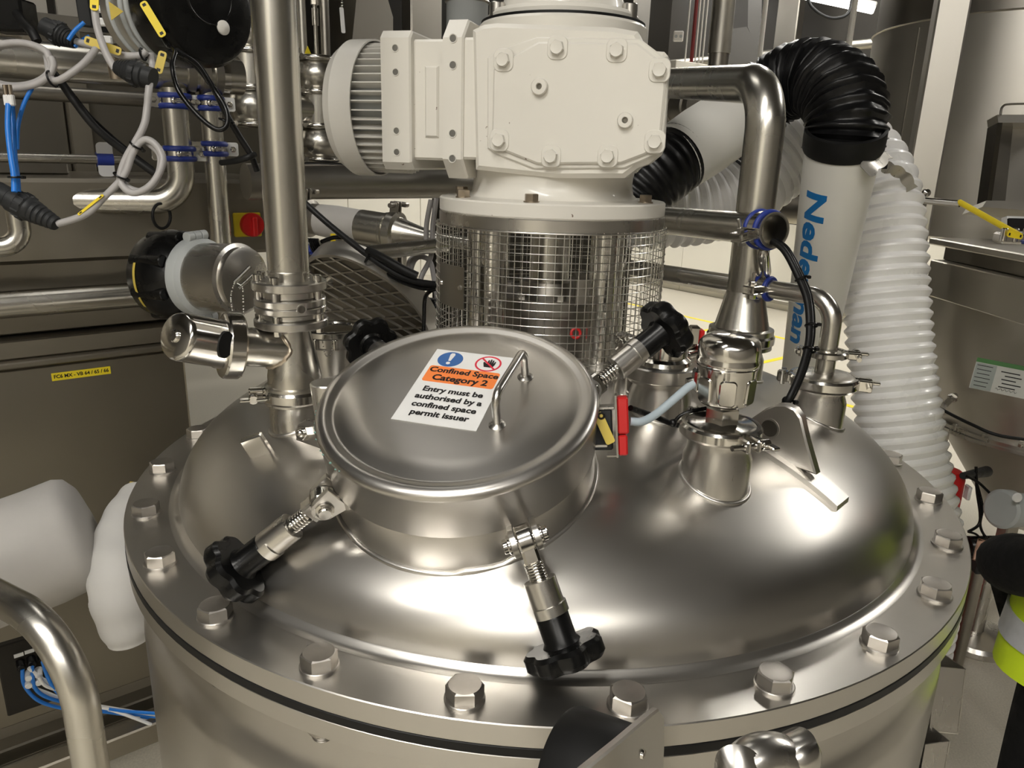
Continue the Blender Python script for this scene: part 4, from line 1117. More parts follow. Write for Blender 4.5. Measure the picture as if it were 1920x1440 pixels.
# open strainer lid, tilted, with a grid inside
c0 = PD(694, 572, 1.62)
nrm = Vector((-0.35, -0.60, -0.50)).normalized()
T = FR(c0, nrm, (0.8, 0, -0.5)); Rv = m_of(138, c0)
sv = thing('strainer_lid', 'round tilted strainer lid with a criss-cross grid behind the hatch', 'strainer', T)
m = M(); m.lathe([(Rv - 0.007, -0.022), (Rv, -0.022), (Rv, 0.020), (Rv - 0.007, 0.020)], T, 72, closed=True); m.build('rim', ST_HOP, sv, 30)
m = M(); m.lathe([(0, -0.022), (Rv - 0.006, -0.022), (Rv - 0.006, -0.018), (0, -0.018)], T, 64); m.build('cover_plate', ST_CAB, sv, 30)
m = M(); n_g = 4
for k in range(-n_g, n_g + 1):
    o_ = (Rv - 0.01) * k / (n_g + 0.5); L = sqrt(max((Rv - 0.008) ** 2 - o_ ** 2, 0))
    for r_ in (0.12, 1.0):
        R_ = T @ Matrix.Rotation(r_, 4, 'Z'); m.tube([R_ @ Vector((-L, o_, 0.008)), R_ @ Vector((L, o_, 0.008))], 0.0032, 6)
m.build('grid', ST_DARK, sv, 0, kind='stuff')
m = M(); e_ = T @ Vector((0.02, 0, -0.022)); b_ = Vector((e_.x + 0.03, e_.y + 0.06, 0)); b_.z = domez(b_.x, b_.y) if hypot(b_.x, b_.y) < RD else FZ
m.tube([b_ - ZX * 0.005, Vector((b_.x, b_.y, e_.z)), e_], 0.011, 16); m.build('support_rod', ST, sv, 40)
# ================================================================== machines and pipework on the left
def abox(m, a0, a1, b0, b1, z0, z1, bev=0.004):
    return m.box((0, 0, 0), (abs(a1 - a0), abs(b1 - b0), abs(z1 - z0)), FR(AB((a0 + a1) / 2, (b0 + b1) / 2, (z0 + z1) / 2), ZX, AX), bev)
BC = PY(355, 740, 0.75).dot(BX)
AE = PB(355, 740, BC).dot(AX)
def zb(y, x=150, b=None): return PB(x, y, BC if b is None else b).z
def ab_(x, y, b=None): return PB(x, y, BC if b is None else b).dot(AX)
AU = ab_(575, 400)
AL = -3.6
cab = thing('machine_cabinet', 'long dark stainless machine cabinet along the left of the tank', 'cabinet', AB((AL + AE) / 2, BC + 0.3, 0))
zt_u, zb_u = zb(335), zb(491)
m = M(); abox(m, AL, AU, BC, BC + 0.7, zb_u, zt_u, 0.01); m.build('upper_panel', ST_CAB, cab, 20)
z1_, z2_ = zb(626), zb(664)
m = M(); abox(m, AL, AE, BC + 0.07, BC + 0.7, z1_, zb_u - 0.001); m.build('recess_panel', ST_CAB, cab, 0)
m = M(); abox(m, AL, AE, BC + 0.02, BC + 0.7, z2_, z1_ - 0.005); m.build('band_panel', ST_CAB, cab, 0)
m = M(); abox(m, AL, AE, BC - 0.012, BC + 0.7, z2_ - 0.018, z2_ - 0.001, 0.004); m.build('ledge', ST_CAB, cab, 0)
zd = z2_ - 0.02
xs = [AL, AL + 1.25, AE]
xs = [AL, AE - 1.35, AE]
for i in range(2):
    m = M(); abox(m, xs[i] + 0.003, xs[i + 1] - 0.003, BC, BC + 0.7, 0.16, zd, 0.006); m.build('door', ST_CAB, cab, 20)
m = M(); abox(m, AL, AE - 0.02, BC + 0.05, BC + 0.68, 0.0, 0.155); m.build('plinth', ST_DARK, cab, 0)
zp = zb(557); rp = 0.034
m = M(); m.cyl(AB(AL, BC - 0.03, zp), AB(AU - 0.15, BC - 0.03, zp), rp, seg=28); tag(m.build('side_rail_pipe', ST_PIPE), 'long horizontal steel tube along the dark cabinet below the grey connector', 'pipe')
for a in (AL + 0.4, AE - 0.9):
    m = M(); abox(m, a, a + 0.05, BC - 0.03, BC + 0.08, zp - 0.02, zp + 0.02); m.build('tube_bracket', ST, cab, 0)
# yellow asset label
c0, c1 = PB(97, 709, BC - 0.001), PB(207, 692, BC - 0.001)
lc = (c0 + c1) / 2; lw = abs((c1 - c0).dot(AX)); lh = 0.021
TLb = FR(lc - BX * 0.0006, -BX, AX)
lb_ = thing('asset_label', 'yellow label with FC6 MX lettering on the dark cabinet door', 'label', TLb)
m = M(); m.box((0, 0, 0), (lw, lh, 0.001), TLb); m.build('label_plate', YELLG, lb_, 0)
text_mesh('FC6 MX - VB 64 / 65 / 66', 0.0135, TLb @ Matrix.Translation((0, 0, 0.0006)), 'lettering', INK, lb_, bold=0.0004, thick=0.0002, fit=lw * 0.93)
# isolator switch
q = PB(463, 421, BC - 0.001); TI = FR(q, -BX, AX)
iso = thing('isolator_switch', 'red rotary isolator on a yellow square plate behind the riser', 'switch', TI)
sz = m_of(44, q)
m = M(); m.box((0, 0, 0.004), (sz * 1.15, sz, 0.012), TI, 0.003); m.build('yellow_plate', YELLG, iso, 0)
m = M(); m.lathe([(0, 0.01), (sz * 0.5, 0.01), (sz * 0.5, 0.02), (sz * 0.46, 0.026), (0, 0.026)], TI @ Matrix.Translation((0.01, 0, 0)), 32); m.box((0.012, -0.004, 0.032), (0.014, sz * 0.8, 0.016), TI, 0.003); m.build('red_knob', RED, iso, 30)

# back sheets above the cabinet, further in
BR = BC + 0.72
bs = thing('rear_casing', 'dull stainless casing panels rising behind the left pipework', 'machine casing', AB(-1.2, BR, zt_u))
a_l, a_m, a_r = AL, PB(130, 260, BR).dot(AX), PB(560, 260, BR).dot(AX)
zz_ = PB(100, 55, BR).z
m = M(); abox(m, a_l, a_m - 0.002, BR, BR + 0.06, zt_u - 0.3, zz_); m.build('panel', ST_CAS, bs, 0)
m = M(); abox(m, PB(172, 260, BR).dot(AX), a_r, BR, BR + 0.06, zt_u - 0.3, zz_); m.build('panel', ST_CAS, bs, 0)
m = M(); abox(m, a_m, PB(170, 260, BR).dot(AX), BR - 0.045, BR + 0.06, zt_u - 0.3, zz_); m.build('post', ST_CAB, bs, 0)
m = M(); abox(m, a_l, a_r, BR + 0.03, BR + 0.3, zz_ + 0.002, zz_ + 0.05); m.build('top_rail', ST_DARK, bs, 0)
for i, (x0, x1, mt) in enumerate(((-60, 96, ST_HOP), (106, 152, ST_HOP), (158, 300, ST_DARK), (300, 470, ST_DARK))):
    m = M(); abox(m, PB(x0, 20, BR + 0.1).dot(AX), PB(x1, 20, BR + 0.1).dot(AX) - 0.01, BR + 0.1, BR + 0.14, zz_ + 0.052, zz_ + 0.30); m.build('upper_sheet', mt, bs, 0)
m = M(); abox(m, a_l, a_r, BR + 0.1, BR + 0.16, zz_ + 0.302, CEIL_Z - 0.02); m.build('added_dark_sheet', BULK, bs, 0)  # out of view, added so the left flange has something dark to reflect
# sill of dark gap between rear casing and cabinet top: a narrow beam with slots
zs0 = zb(322)
m = M(); abox(m, AL, PB(130, 325, BC + 0.3).dot(AX), BC + 0.3, BC + 0.36, zt_u + 0.001, zt_u + 0.04); m.build('slotted_sill', ST_DARK, cab, 0)

# ---- header pipe with elbows
BH = BC - 0.06
h0 = PB(90, 115, BH); 
rH = m_of(35, h0)
H1 = PB(300, 136, BH); H1.z = h0.z
HL = h0 - AX * 1.6
HR_ = AB(PB(452, 150, BH).dot(AX), BH, h0.z)
m = M(); m.cyl(HL, HR_, rH, seg=36); m.torus(PB(275, 130, BH) * 1.0, AX, rH, 0.003, 36, 6); tag(m.build('header_pipe', ST_PIPE, None, 30), 'thick horizontal header pipe at the upper left behind the grey cables', 'pipe')
m = M()
q = AB(PB(345, 140, BH).dot(AX), BH, h0.z)
for k, (dx, r) in enumerate(((0, 1.16), (0.035, 1.3), (0.07, 1.16))): m.lathe([(rH * 0.98, 0), (rH * r, 0), (rH * r, 0.02), (rH * 0.98, 0.02)], FR(q + AX * dx, AX), 36, closed=True)
tag(m.build('pipe_union', ST_DARK, None, 30), 'stepped steel union on the header pipe under the black actuator', 'fitting')
q = AB(PB(402, 140, BH).dot(AX), BH, h0.z)
m = M(); m.lathe([(rH * 0.98, 0), (rH * 1.08, 0.002), (rH * 1.08, 0.03), (rH * 0.98, 0.032)], FR(q, AX), 36, closed=True); tag(m.build('clamp_band', ST_POL, None, 30), 'bright narrow band on the header pipe near the tall riser', 'clamp')
# second, thinner pipe below the header
q0 = PB(40, 172, BC + 0.1); q1 = PB(300, 185, BC + 0.1)
m = M(); m.cyl(AB(q0.dot(AX) - 1.2, BC + 0.1, q0.z), AB(q1.dot(AX), BC + 0.1, q0.z), m_of(14, q0), seg=24); tag(m.build('return_pipe', ST_DARK, None, 30), 'dark thin pipe running just beneath the header pipe', 'pipe')
# drop pipes with blue-lined hangers
def Pl(x, y, off=0.0): return PB(x, y, BC - 0.07 - off)
rA = m_of(24, Pl(330, 250))
p0 = Pl(326, 180); p1 = Pl(335, 378); p1 = Vector((p0.x, p0.y, p1.z)); p2 = p1 - AX * 0.24 + BX * 0.10
m = M(); m.tube(bend([Vector((p0.x, p0.y, h0.z - rH * 0.9)), p1, p2], rA * 2.2, 12), rA, 28); tag(m.build('drop_pipe', ST_PIPE, None, 50), 'steel drop pipe with an elbow turning left under the coiled grey cable', 'pipe')
rB = m_of(19, Pl(395, 250)); e0 = Pl(393, 180); e1 = Pl(405, 520)
m = M(); m.cyl(Vector((e0.x, e0.y, h0.z)), Vector((e0.x, e0.y, zb_u - 0.35)), rB, seg=28); tag(m.build('drop_pipe', ST_PIPE, None, 30), 'straight steel drop pipe beside the red isolator switch', 'pipe')
def strut_clamp(c, r, label):
    T = FR(c, ZX, AX)
    t = thing('pipe_hanger', label, 'pipe hanger', T, 'blue lined pipe hangers')
    m = M()
    for s in (-1, 1): m.torus(T @ Vector((0, 0, s * 0.0125)), ZX, r + 0.003, 0.0075, 36, 8)
    m.build('silicone_liner', BLUE, t, 60)
    m = M(); m.lathe([(r + 0.001, -0.011), (r + 0.005, -0.011), (r + 0.005, 0.011), (r + 0.001, 0.011)], T, 36, closed=True); m.box((0.0, -r - 0.006, 0), (0.035, 0.004, 0.006), T, 0.001); m.ball(T @ Vector((-0.012, -r - 0.007, 0)), 0.008, 10); m.build('band', ST_POL, t, 30)
    for s in (-1, 1):
        m = M(); m.prism(rrect(0.032, 0.036, 0.006), -0.003, 0.003, T @ FR((s * (r + 0.02), -0.006, 0), (0, -1, 0)), 0.001); lg = m.build('lug', STICK if s > 0 else ST_POL, t, 20)
        m = M(); m.hexa(T @ FR((s * (r + 0.02), -0.009, 0), (0, -1, 0)), 0.014, 0.007); m.build('lug_bolt', ST_POL, lg, 25)
    return t
hz = lambda y: Pl(330, y).z
strut_clamp(Vector((p0.x, p0.y, hz(190))), rA, 'blue lined hanger at the top of the elbowed drop pipe')
strut_clamp(Vector((p0.x, p0.y, hz(288))), rA, 'blue lined hanger on the elbowed drop pipe beside the coiled grey cable')
strut_clamp(Vector((e0.x, e0.y, hz(190))), rB, 'blue lined hanger high on the straight drop pipe')
strut_clamp(Vector((e0.x, e0.y, hz(277))), rB, 'blue lined hanger halfway down the straight drop pipe')
# thin horizontal tube with a clip, left
t0 = PB(100, 297, BC + 0.12); rT = m_of(9, t0)
m = M(); m.cyl(AB(AL, BC + 0.12, t0.z), AB(PB(240, 300, BC + 0.12).dot(AX), BC + 0.12, t0.z), rT, seg=20); tag(m.build('thin_tube', ST_PIPE, None, 30), 'thin horizontal steel tube above the upper cabinet panel', 'pipe')
q = AB(PB(196, 297, BC + 0.12).dot(AX), BC + 0.12, t0.z); T = FR(q, AX, ZX)
cl = thing('tube_clip', 'blue lined clip with clear block on the thin horizontal tube', 'pipe clip', T)
m = M(); m.lathe([(rT, -0.02), (rT + 0.007, -0.02), (rT + 0.007, 0.02), (rT, 0.02)], T, 24, closed=True); m.build('liner', BLUE, cl, 30)
m = M(); m.prism(rrect(0.09, 0.04, 0.012), -0.012, -0.004, T @ Matrix.Rotation(pi / 2, 4, 'X'), 0.002); m.build('clip_block', CLEARG, cl, 20)
# elbow pipe at the left edge
q = PB(32, 400, BC - 0.12); rE = m_of(19, q)
lo = PB(30, 462, BC - 0.12).z
m = M(); m.tube(bend([Vector((q.x, q.y, PB(32, 392, BC - 0.12).z)), Vector((q.x, q.y, lo)), Vector((q.x, q.y, lo)) - AX * 0.5 + BX * 0.06], rE * 2.1, 12), rE, 24); tag(m.build('elbow_pipe', ST_PIPE, None, 50), 'bright steel elbow at the left edge under the grey cable connector', 'pipe')

# ---- mix-proof valves
def process_valve(cx, b, bulbs, clamps, barrel, rb, label, yoke=True):
    q = PB(cx, clamps[-1], b)
    t = thing('process_valve', label, 'valve', q, 'process valves')
    def z_(y): return PB(cx, y, b).z
    r = m_of(rb, PB(cx, 200, b)); Tq = Matrix.Translation((q.x, q.y, 0))
    for (ya, yb_) in bulbs:
        z0_, z1_ = z_(yb_), z_(ya); h = z1_ - z0_
        pr = [(0, z0_)] + [(r * (0.72 + 0.28 * sin(pi * k / 12)), z0_ + h * k / 12) for k in range(13)] + [(0, z1_)]
        m = M(); m.lathe(pr, Tq, 40); m.build('bulb', ST_PIPE, t, 40)
    for y in clamps:
        m = M(); m.torus((q.x, q.y, z_(y)), ZX, r * 0.86, r * 0.12, 40, 10); cr = m.build('clamp_ring', ST_POL, t, 60)
        m = M(); d = -AX * r * 1.0 - BX * r * 0.3; m.ball(Vector((q.x, q.y, z_(y))) + d, r * 0.15, 12); m.cyl(Vector((q.x, q.y, z_(y))) + d, Vector((q.x, q.y, z_(y))) + d - BX * 0.03, r * 0.1, seg=12); m.build('clamp_screw', ST_POL, cr, 40)
    m = M(); m.cyl((q.x, q.y, z_(barrel[1])), (q.x, q.y, z_(barrel[0])), r * 0.8, seg=36); m.build('barrel', ST_PIPE, t, 30)
    zm = (z_(barrel[0]) + z_(barrel[1])) / 2
    m = M(); m.cyl(Vector((q.x, q.y, zm)) - AX * 0.15, Vector((q.x, q.y, zm)), r * 0.62, seg=30); m.build('side_pipe', ST_PIPE, t, 30)
    if yoke:
        zt = z_(clamps[0])
        for dx, rr, mt, nm in ((-0.62, 0.17, GALV, 'yoke_leg'), (-0.02, 0.085, ST_POL, 'stem'), (0.42, 0.2, ST_DARK, 'yoke_leg')):
            m = M(); c = Vector((q.x, q.y, zt)) + AX * r * dx; m.cyl(c, c + ZX * 0.55, r * rr, seg=16)
            if nm == 'stem': m.cyl(c + ZX * 0.1, c + ZX * 0.15, r * 0.14, seg=16); m.hexa(FR(c + ZX * 0.16, ZX), r * 0.3, 0.03)
            m.build(nm, mt, t, 30)
    return t
BV = BC + 0.22
process_valve(603, BV, ((112, 172), (240, 298)), (112, 174, 237, 299), (177, 237), 42, 'bulbous steel valve stack beside the motor fan cowl')
process_valve(478, BV, ((34, 98), (168, 234)), (98, 166, 234), (100, 166), 46, 'bulbous steel valve stack behind the tall riser pipe', False)
q0, q1 = PB(480, 105, BV + 0.3), PB(640, 125, BV + 0.3)
# hanging tag
q = PB(642, 38, BV - 0.05)
ht = thing('hanging_tag', 'narrow white tag hanging on a chain above the motor cowl', 'tag', q)
TQ = FR(q, -BX, AX)
m = M(); m.prism(rrect(0.014, 0.075, 0.004), -0.0008, 0.0008, TQ @ Matrix.Rotation(0.06, 4, 'Z')); m.build('tag_plate', STICK, ht, 0)
m = M()
for k in range(14): m.ball(q + ZX * (0.042 + 0.009 * k), 0.0035, 6)
m.build('chain', ST_POL, ht, 60)
m = M(); q = PB(577, 95, BV - 0.017); m.prism([(-0.012, -0.012), (0.012, -0.012), (0, 0.014)], -0.001, 0.001, FR(q, -BX, AX)); tag(m.build('warning_triangle', YELLG, None, 0), 'small yellow triangle sticker on the valve yoke leg', 'sticker')

# ---- overhead structure seen above the gearbox
def slab(x0, x1, y0, y1, b, th, mat, name, label, cat, group=None):
    m = M(); a0_, a1_ = PB(x0, (y0 + y1) / 2, b).dot(AX), PB(x1, (y0 + y1) / 2, b).dot(AX)
    zlo, zhi = PB((x0 + x1) / 2, y1, b).z, PB((x0 + x1) / 2, y0, b).z
    abox(m, a0_, a1_, b, b + th, zlo, min(zhi, CEIL_Z - 0.02), 0.01); return tag(m.build(name, mat, None, 0), label, cat, group)
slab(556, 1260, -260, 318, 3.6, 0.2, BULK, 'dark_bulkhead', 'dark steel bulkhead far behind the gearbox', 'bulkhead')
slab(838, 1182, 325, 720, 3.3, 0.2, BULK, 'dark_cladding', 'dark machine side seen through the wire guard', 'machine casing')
slab(770, 830, -300, 130, 3.2, 0.12, ST_HOP, 'support_column', 'pale steel column rising behind the gearbox top', 'column')
slab(550, 571, -200, 85, 3.1, 0.1, WALLM, 'pale_panel', 'narrow pale panel between the riser and the valve yoke', 'panel')
slab(1196, 1229, -300, 120, 3.0, 0.12, ST_HOP, 'support_column', 'pale steel column just right of the gearbox cover', 'column')
q = PB(697, 45, 2.9)
hp_ = thing('overhead_hopper', 'pale tapering steel hopper above the motor', 'hopper', PB(697, 120, 2.9))
def hexpart(pts_b, b, th, name, mat, parent):
    P = [PB(x, y, b) for x, y in pts_b]
    m = M(); n = len(P); vs = P + [p + BX * th for p in P]
    m.add(vs, [list(range(n)), list(range(n, 2 * n))[::-1]] + [[i, (i + 1) % n, n + (i + 1) % n, n + i] for i in range(n)]); return m.build(name, mat, parent, 0)
hexpart([(672, -40), (716, -40), (737, 32), (737, 130), (655, 130)], 2.9, 0.5, 'shell', ST_HOP, hp_)
T = Matrix.Translation(PD(876, 20, 2.7)); rr = m_of(39, PD(876, 20, 2.7))
fd = thing('flexible_duct', 'grey ribbed duct standing behind the gearbox top', 'duct', T)
m = M(); m.lathe([(rr, -0.3), (rr, 0.02), (rr * 1.03, 0.025), (rr * 1.03, 0.03), (rr, 0.035), (rr, 0.6)], T, 40); m.build('duct', GREYP, fd, 40)
m = M(); m.torus(T @ Vector((0, 0, 0.028)), ZX, rr, 0.006, 40, 8); m.build('duct_clip', ST_DARK, fd, 40)

# ---- dark header, coupler, bent pipe between riser and guard
def Pm(x, y, d): return PD(x, y, d)
d0 = PB(560, 341, BC - 0.15)
d1 = PB(880, 366, BC - 0.15); d1.z = d0.z
m = M(); m.cyl(d0 - AX * 0.15, d0 + AX * 1.9, m_of(32, d0), seg=32); tag(m.build('dark_pipe', ST_DARK, None, 30), 'thick dark steel pipe passing under the motor towards the gearbox', 'pipe')
d0 = PB(570, 318, BC + 0.15)
m = M(); m.cyl(d0 - AX * 0.1, d0 + AX * 1.2, m_of(12, d0), seg=24); tag(m.build('grey_conduit', DKGREY, None, 30), 'dark grey conduit just above the thick dark pipe', 'conduit')
c0_ = PD(572, 408, 2.02); c1_ = PD(752, 437, 1.92); ca = (c1_ - c0_).normalized(); Lq = (c1_ - c0_).length
T = FR(c0_, ca, ZX); rC = m_of(29, c0_)
hcp = thing('hose_coupler', 'pale hose sleeve between clamped steel ferrules left of the wire guard', 'hose coupling', c0_)
m = M(); m.lathe([(0, -0.02), (rC * 1.15, -0.02), (rC * 1.2, 0.0), (rC * 1.2, 0.02), (rC * 0.98, 0.025), (rC * 0.98, 0.07), (0, 0.07)], T, 40); m.build('left_ferrule', ST_DARK, hcp, 30)
m = M(); m.lathe([(0, 0.05), (rC, 0.05), (rC * 1.06, 0.1), (rC * 1.02, Lq * 0.62), (0, Lq * 0.62)], T, 40); m.build('pale_sleeve', LAG, hcp, 30)
m = M(); m.lathe([(0, Lq * 0.6), (rC * 1.06, Lq * 0.6), (rC * 1.06, Lq * 0.84), (rC * 1.12, Lq * 0.85), (rC * 1.12, Lq * 0.87), (rC * 1.02, Lq * 0.875), (rC * 1.25, Lq * 0.9), (rC * 1.25, Lq * 0.97), (rC * 0.95, Lq * 0.98), (rC * 0.8, Lq * 1.05), (rC * 0.4, Lq * 1.3), (rC * 0.38, Lq * 1.9), (0, Lq * 1.9)], T, 40); m.build('reducer', ST_PIPE, hcp, 30)
m = M(); hq = T @ Vector((0, 0, Lq * 0.3)); m.cyl(Vector((hq.x, hq.y, 0)), hq - ZX * rC * 0.95, 0.009, seg=12); m.build('support_post', ST_DARK, hcp, 30)
for k, x in ((0.0, 0.0), (1, Lq * 0.935)):
    m = M(); TT = T @ Matrix.Translation((rC * 1.2 + 0.012, 0, x))
    for s in (-1, 1): m.box((0.0, s * 0.008, 0), (0.03, 0.006, 0.024), TT, 0.002)
    m.cyl(TT @ Vector((0.006, -0.03, 0)), TT @ Vector((0.006, 0.03, 0)), 0.006, seg=12); m.box((0.006, -0.034, 0), (0.012, 0.02, 0.03), TT, 0.003); m.build('clamp_screw', ST_DARK, hcp, 30)
bpth = bend([PD(838, 458, 1.75), PD(668, 478, 1.62), PD(600, 540, 1.68)], 0.05, 10)
m = M(); m.tube(bpth, m_of(14, PD(700, 475, 1.7)), 22); tag(m.build('bent_pipe', ST_PIPE, None, 50), 'slim pipe bending down behind the tilted strainer lid', 'pipe')
# brown machine side behind the strainer lid
bB = PD(700, 520, 3.0).dot(BX)
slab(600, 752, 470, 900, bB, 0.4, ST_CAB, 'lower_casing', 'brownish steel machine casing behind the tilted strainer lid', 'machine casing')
m = M(); a_ = PB(757, 520, bB).dot(AX); abox(m, a_ - 0.012, a_ + 0.012, bB - 0.01, bB + 0.1, 0, PB(757, 475, bB).z); tag(m.build('casing_edge_post', ST_HOP, None, 0), 'thin pale post at the right edge of the brownish casing', 'post')
# yellow bracket, connector and cables there
yb_ = thing('yellow_bracket', 'small yellow bracket behind the black cables near the hose coupler', 'bracket', PD(640, 462, 1.75))
T = FR(PD(640, 458, 1.75), -BX, AX)
m = M(); m.box((-0.02, 0, 0), (0.008, 0.05, 0.01), T); m.build('upright', YELL, yb_, 0)
m = M(); m.box((0.012, -0.006, 0), (0.06, 0.014, 0.012), T @ Matrix.Rotation(-0.2, 4, 'Z')); m.build('arm', YELL, yb_, 0)
def cable(pts, r, mat, label, n=8, name='cable', seg=10, group=None):
    m = M(); m.tube(spline(pts, n), r, seg); return tag(m.build(name, mat, None, 60), label, 'cable', group)
def connector(p, d, r, L, label, name='cable_connector', blue=False, mat=None):
    T = FR(p, d)
    t = thing(name, label, 'connector', T)
    m = M(); pr = [(0, 0)]
    for k in range(5):
        z = L * 0.4 * k / 5; pr += [(r * (0.55 + 0.08 * k), z), (r * (0.62 + 0.08 * k), z + L * 0.04), (r * (0.55 + 0.08 * k), z + L * 0.07)]
    pr += [(r * 0.98, L * 0.42), (r, L * 0.45), (r, L * 0.75), (r * 0.85, L * 0.78), (r * 0.85, L), (0, L)]
    m.lathe(pr, T, 24); m.build('body', mat or DKGREY, t, 30)
    m = M(); m.lathe([(r, L * 0.46), (r * 1.1, L * 0.48), (r * 1.1, L * 0.6), (r, L * 0.62)], T, 24, closed=True)
    for k in range(12):
        a = 2 * pi * k / 12; m.box((r * 1.08 * cos(a), r * 1.08 * sin(a), L * 0.54), (0.003, 0.003, L * 0.12), T)
    m.build('grip_ring', BLUE if blue else DKGREY, t, 30)
    return t
connector(PD(600, 455, 1.6), PD(574, 462, 1.6) - PD(602, 453, 1.6), 0.017, 0.045, 'black plug with a blue collar beside the tall riser', blue=True, mat=BLACK)
dC = 1.5
cable([PD(555, 365, 1.5), PD(610, 415, 1.5), PD(668, 462, 1.48), PD(720, 500, 1.46), PD(770, 525, 1.45), PD(828, 535, 1.42)], 0.0062, BLACKR, 'thick black cable running down from the riser to the wire guard')
cable([PD(603, 453, 1.6), PD(630, 445, 1.58), PD(660, 452, 1.55), PD(700, 492, 1.5), PD(735, 520, 1.48), PD(790, 540, 1.45), PD(828, 537, 1.43)], 0.0045, BLACK, 'glossy black cable looping from the blue collared plug to the wire guard')
cable([PD(690, 470, 1.47), PD(720, 485, 1.45), PD(755, 505, 1.44), PD(782, 518, 1.44)], 0.0085, BLACKR, 'short thick black cable sleeve tied beside the wire guard')
cable([PD(826, 540, 1.45), PD(808, 545, 1.46), PD(797, 560, 1.48), PD(795, 600, 1.5), PD(793, 640, 1.52)], 0.0042, BLACK, 'thin black cable dropping beside the wire guard plate')
for i, (x, y) in enumerate(((686, 480), (712, 490), (770, 512), (776, 530))):
    pass
for i, pts in enumerate((((808, 375), (800, 420), (796, 470), (768, 490), (770, 540), (782, 590)), ((818, 372), (812, 420), (808, 480), (790, 520), (786, 560), (800, 600)), ((768, 545), (772, 500), (785, 482), (806, 490), (815, 530), (820, 570), (810, 588), (795, 585)))):
    cable([PD(x, y, 1.75) for x, y in pts], 0.006, CABLE, ['grey cable hanging from the dark pipe left of the wire guard', 'second grey cable hanging close to the wire guard rim', 'grey cable looped low beside the wire guard'][i])
connector(PD(806, 560, 1.6), Vector((0, 0, -1)), 0.022, 0.05, 'black plug low between strainer lid and wire guard', mat=BLACK)

# ---- big black actuator with white dot, top left
fc = PD(392, 14, 1.45); ad = Vector((0.84, -0.55, -0.03)).normalized()
T = FR(fc, ad, ZX)
va = thing('valve_actuator', 'large black round actuator head with a white indicator dot', 'actuator', T)
R_ = 0.108
m = M(); m.lathe([(0, -0.10), (R_ * 0.96, -0.10), (R_, -0.09), (R_, -0.02), (R_ * 0.93, -0.004), (R_ * 0.86, 0.0), (0.06, 0.004), (0, 0.004)], T, 64); hd_ = m.build('black_head', BLACK, va, 30)
dp = PP(418, 52, fc + ad * 0.004, ad)
m = M(); m.lathe([(0, 0), (0.0135, 0), (0.0135, 0.003), (0.010, 0.0055), (0, 0.0065)], FR(dp, ad), 32); m.build('white_dot', OFFWH, va, 40)
m = M(); m.torus(T @ Vector((0.02, 0.0, 0.003)), ad, 0.05, 0.0025, 48, 8); m.build('raised_ring', BLACK, hd_, 60)
m = M(); m.lathe([(0, -0.21), (R_ * 0.9, -0.21), (R_ * 0.9, -0.101), (0, -0.101)], T, 56); bdy = m.build('clear_body', ST_HOP, va, 30)
for z in (-0.115, -0.135, -0.175):
    m = M(); m.torus(T @ Vector((0, 0, z)), ad, R_ * 0.92, 0.005, 56, 8); m.build('grey_ring', GREYP, bdy, 60)
q = PD(219, 21, 1.42)
m = M(); m.prism([(-0.012, -0.016), (0.012, 0), (-0.012, 0.016)], -0.001, 0.001, FR(q, (0.1, -1, -0.1), (1, 0.1, 0))); m.build('arrow_mark', YELLD, bdy, 0)
m = M(); m.lathe([(0, -0.32), (0.05, -0.32), (0.05, -0.21), (0, -0.21)], T, 40); m.build('steel_neck', ST_PIPE, va, 30)
# solenoid block with white faces
q = PD(188, 30, 1.55)
sb = thing('solenoid_block', 'dark brown solenoid block with stacked white modules at the upper left', 'solenoid block', q)
TQ = FR(q, (0.15, -1, -0.1), (1, 0.1, 0))
m = M(); m.box((-0.022, 0.005, 0), (0.026, 0.055, 0.05), TQ, 0.003); m.build('dark_module', DKGREY, sb, 0)
for k, (y0, h_) in enumerate(((0.034, 0.012), (0.012, 0.014), (-0.012, 0.016), (-0.045, 0.016))):
    m = M(); m.box((0.008, y0, 0), (0.03, h_, 0.045), TQ, 0.003); m.build('white_module', STICK, sb, 0)
for y0 in (0.022, 0.0, -0.026):
    m = M(); m.box((0.008, y0, -0.003), (0.026, 0.01, 0.04), TQ); m.build('black_module', BLACK, sb, 0)
m = M(); m.cyl(TQ @ Vector((0.012, -0.052, 0)), TQ @ Vector((0.014, -0.12, 0)), 0.014, seg=18); m.build('fitting', BRASS, sb, 30)
# cables and tags of the upper left
Dq = 1.28
coil = []
for k in range(2 * 24 + 1):
    a = -0.35 + 2 * pi * k / 24
    x = 30 + (70 - 4 * (k // 24)) * cos(a); y = 122 + (42 - 3 * (k // 24)) * sin(a)
    coil.append(PD(x, y, Dq + 0.012 * (k / 24)))
cable(coil + [PD(101, 152, Dq), PD(150, 125, Dq), PD(180, 92, Dq + 0.02)], 0.0058, CABLE, 'grey cable coiled in a double loop at the upper left edge', 4, 'coiled_cable')
cable([PD(176, 0, Dq), PD(182, 50, Dq), PD(198, 98, Dq), PD(216, 130, Dq)], 0.0062, CABLE, 'grey cable dropping into the upper dark connector')
cable([PD(140, 77, Dq + 0.05), PD(180, 88, Dq + 0.04), PD(225, 103, Dq + 0.04), PD(262, 104, Dq + 0.04), PD(275, 96, Dq + 0.04)], 0.0062, CABLE, 'grey cable with an aged yellow tag across the header pipe')
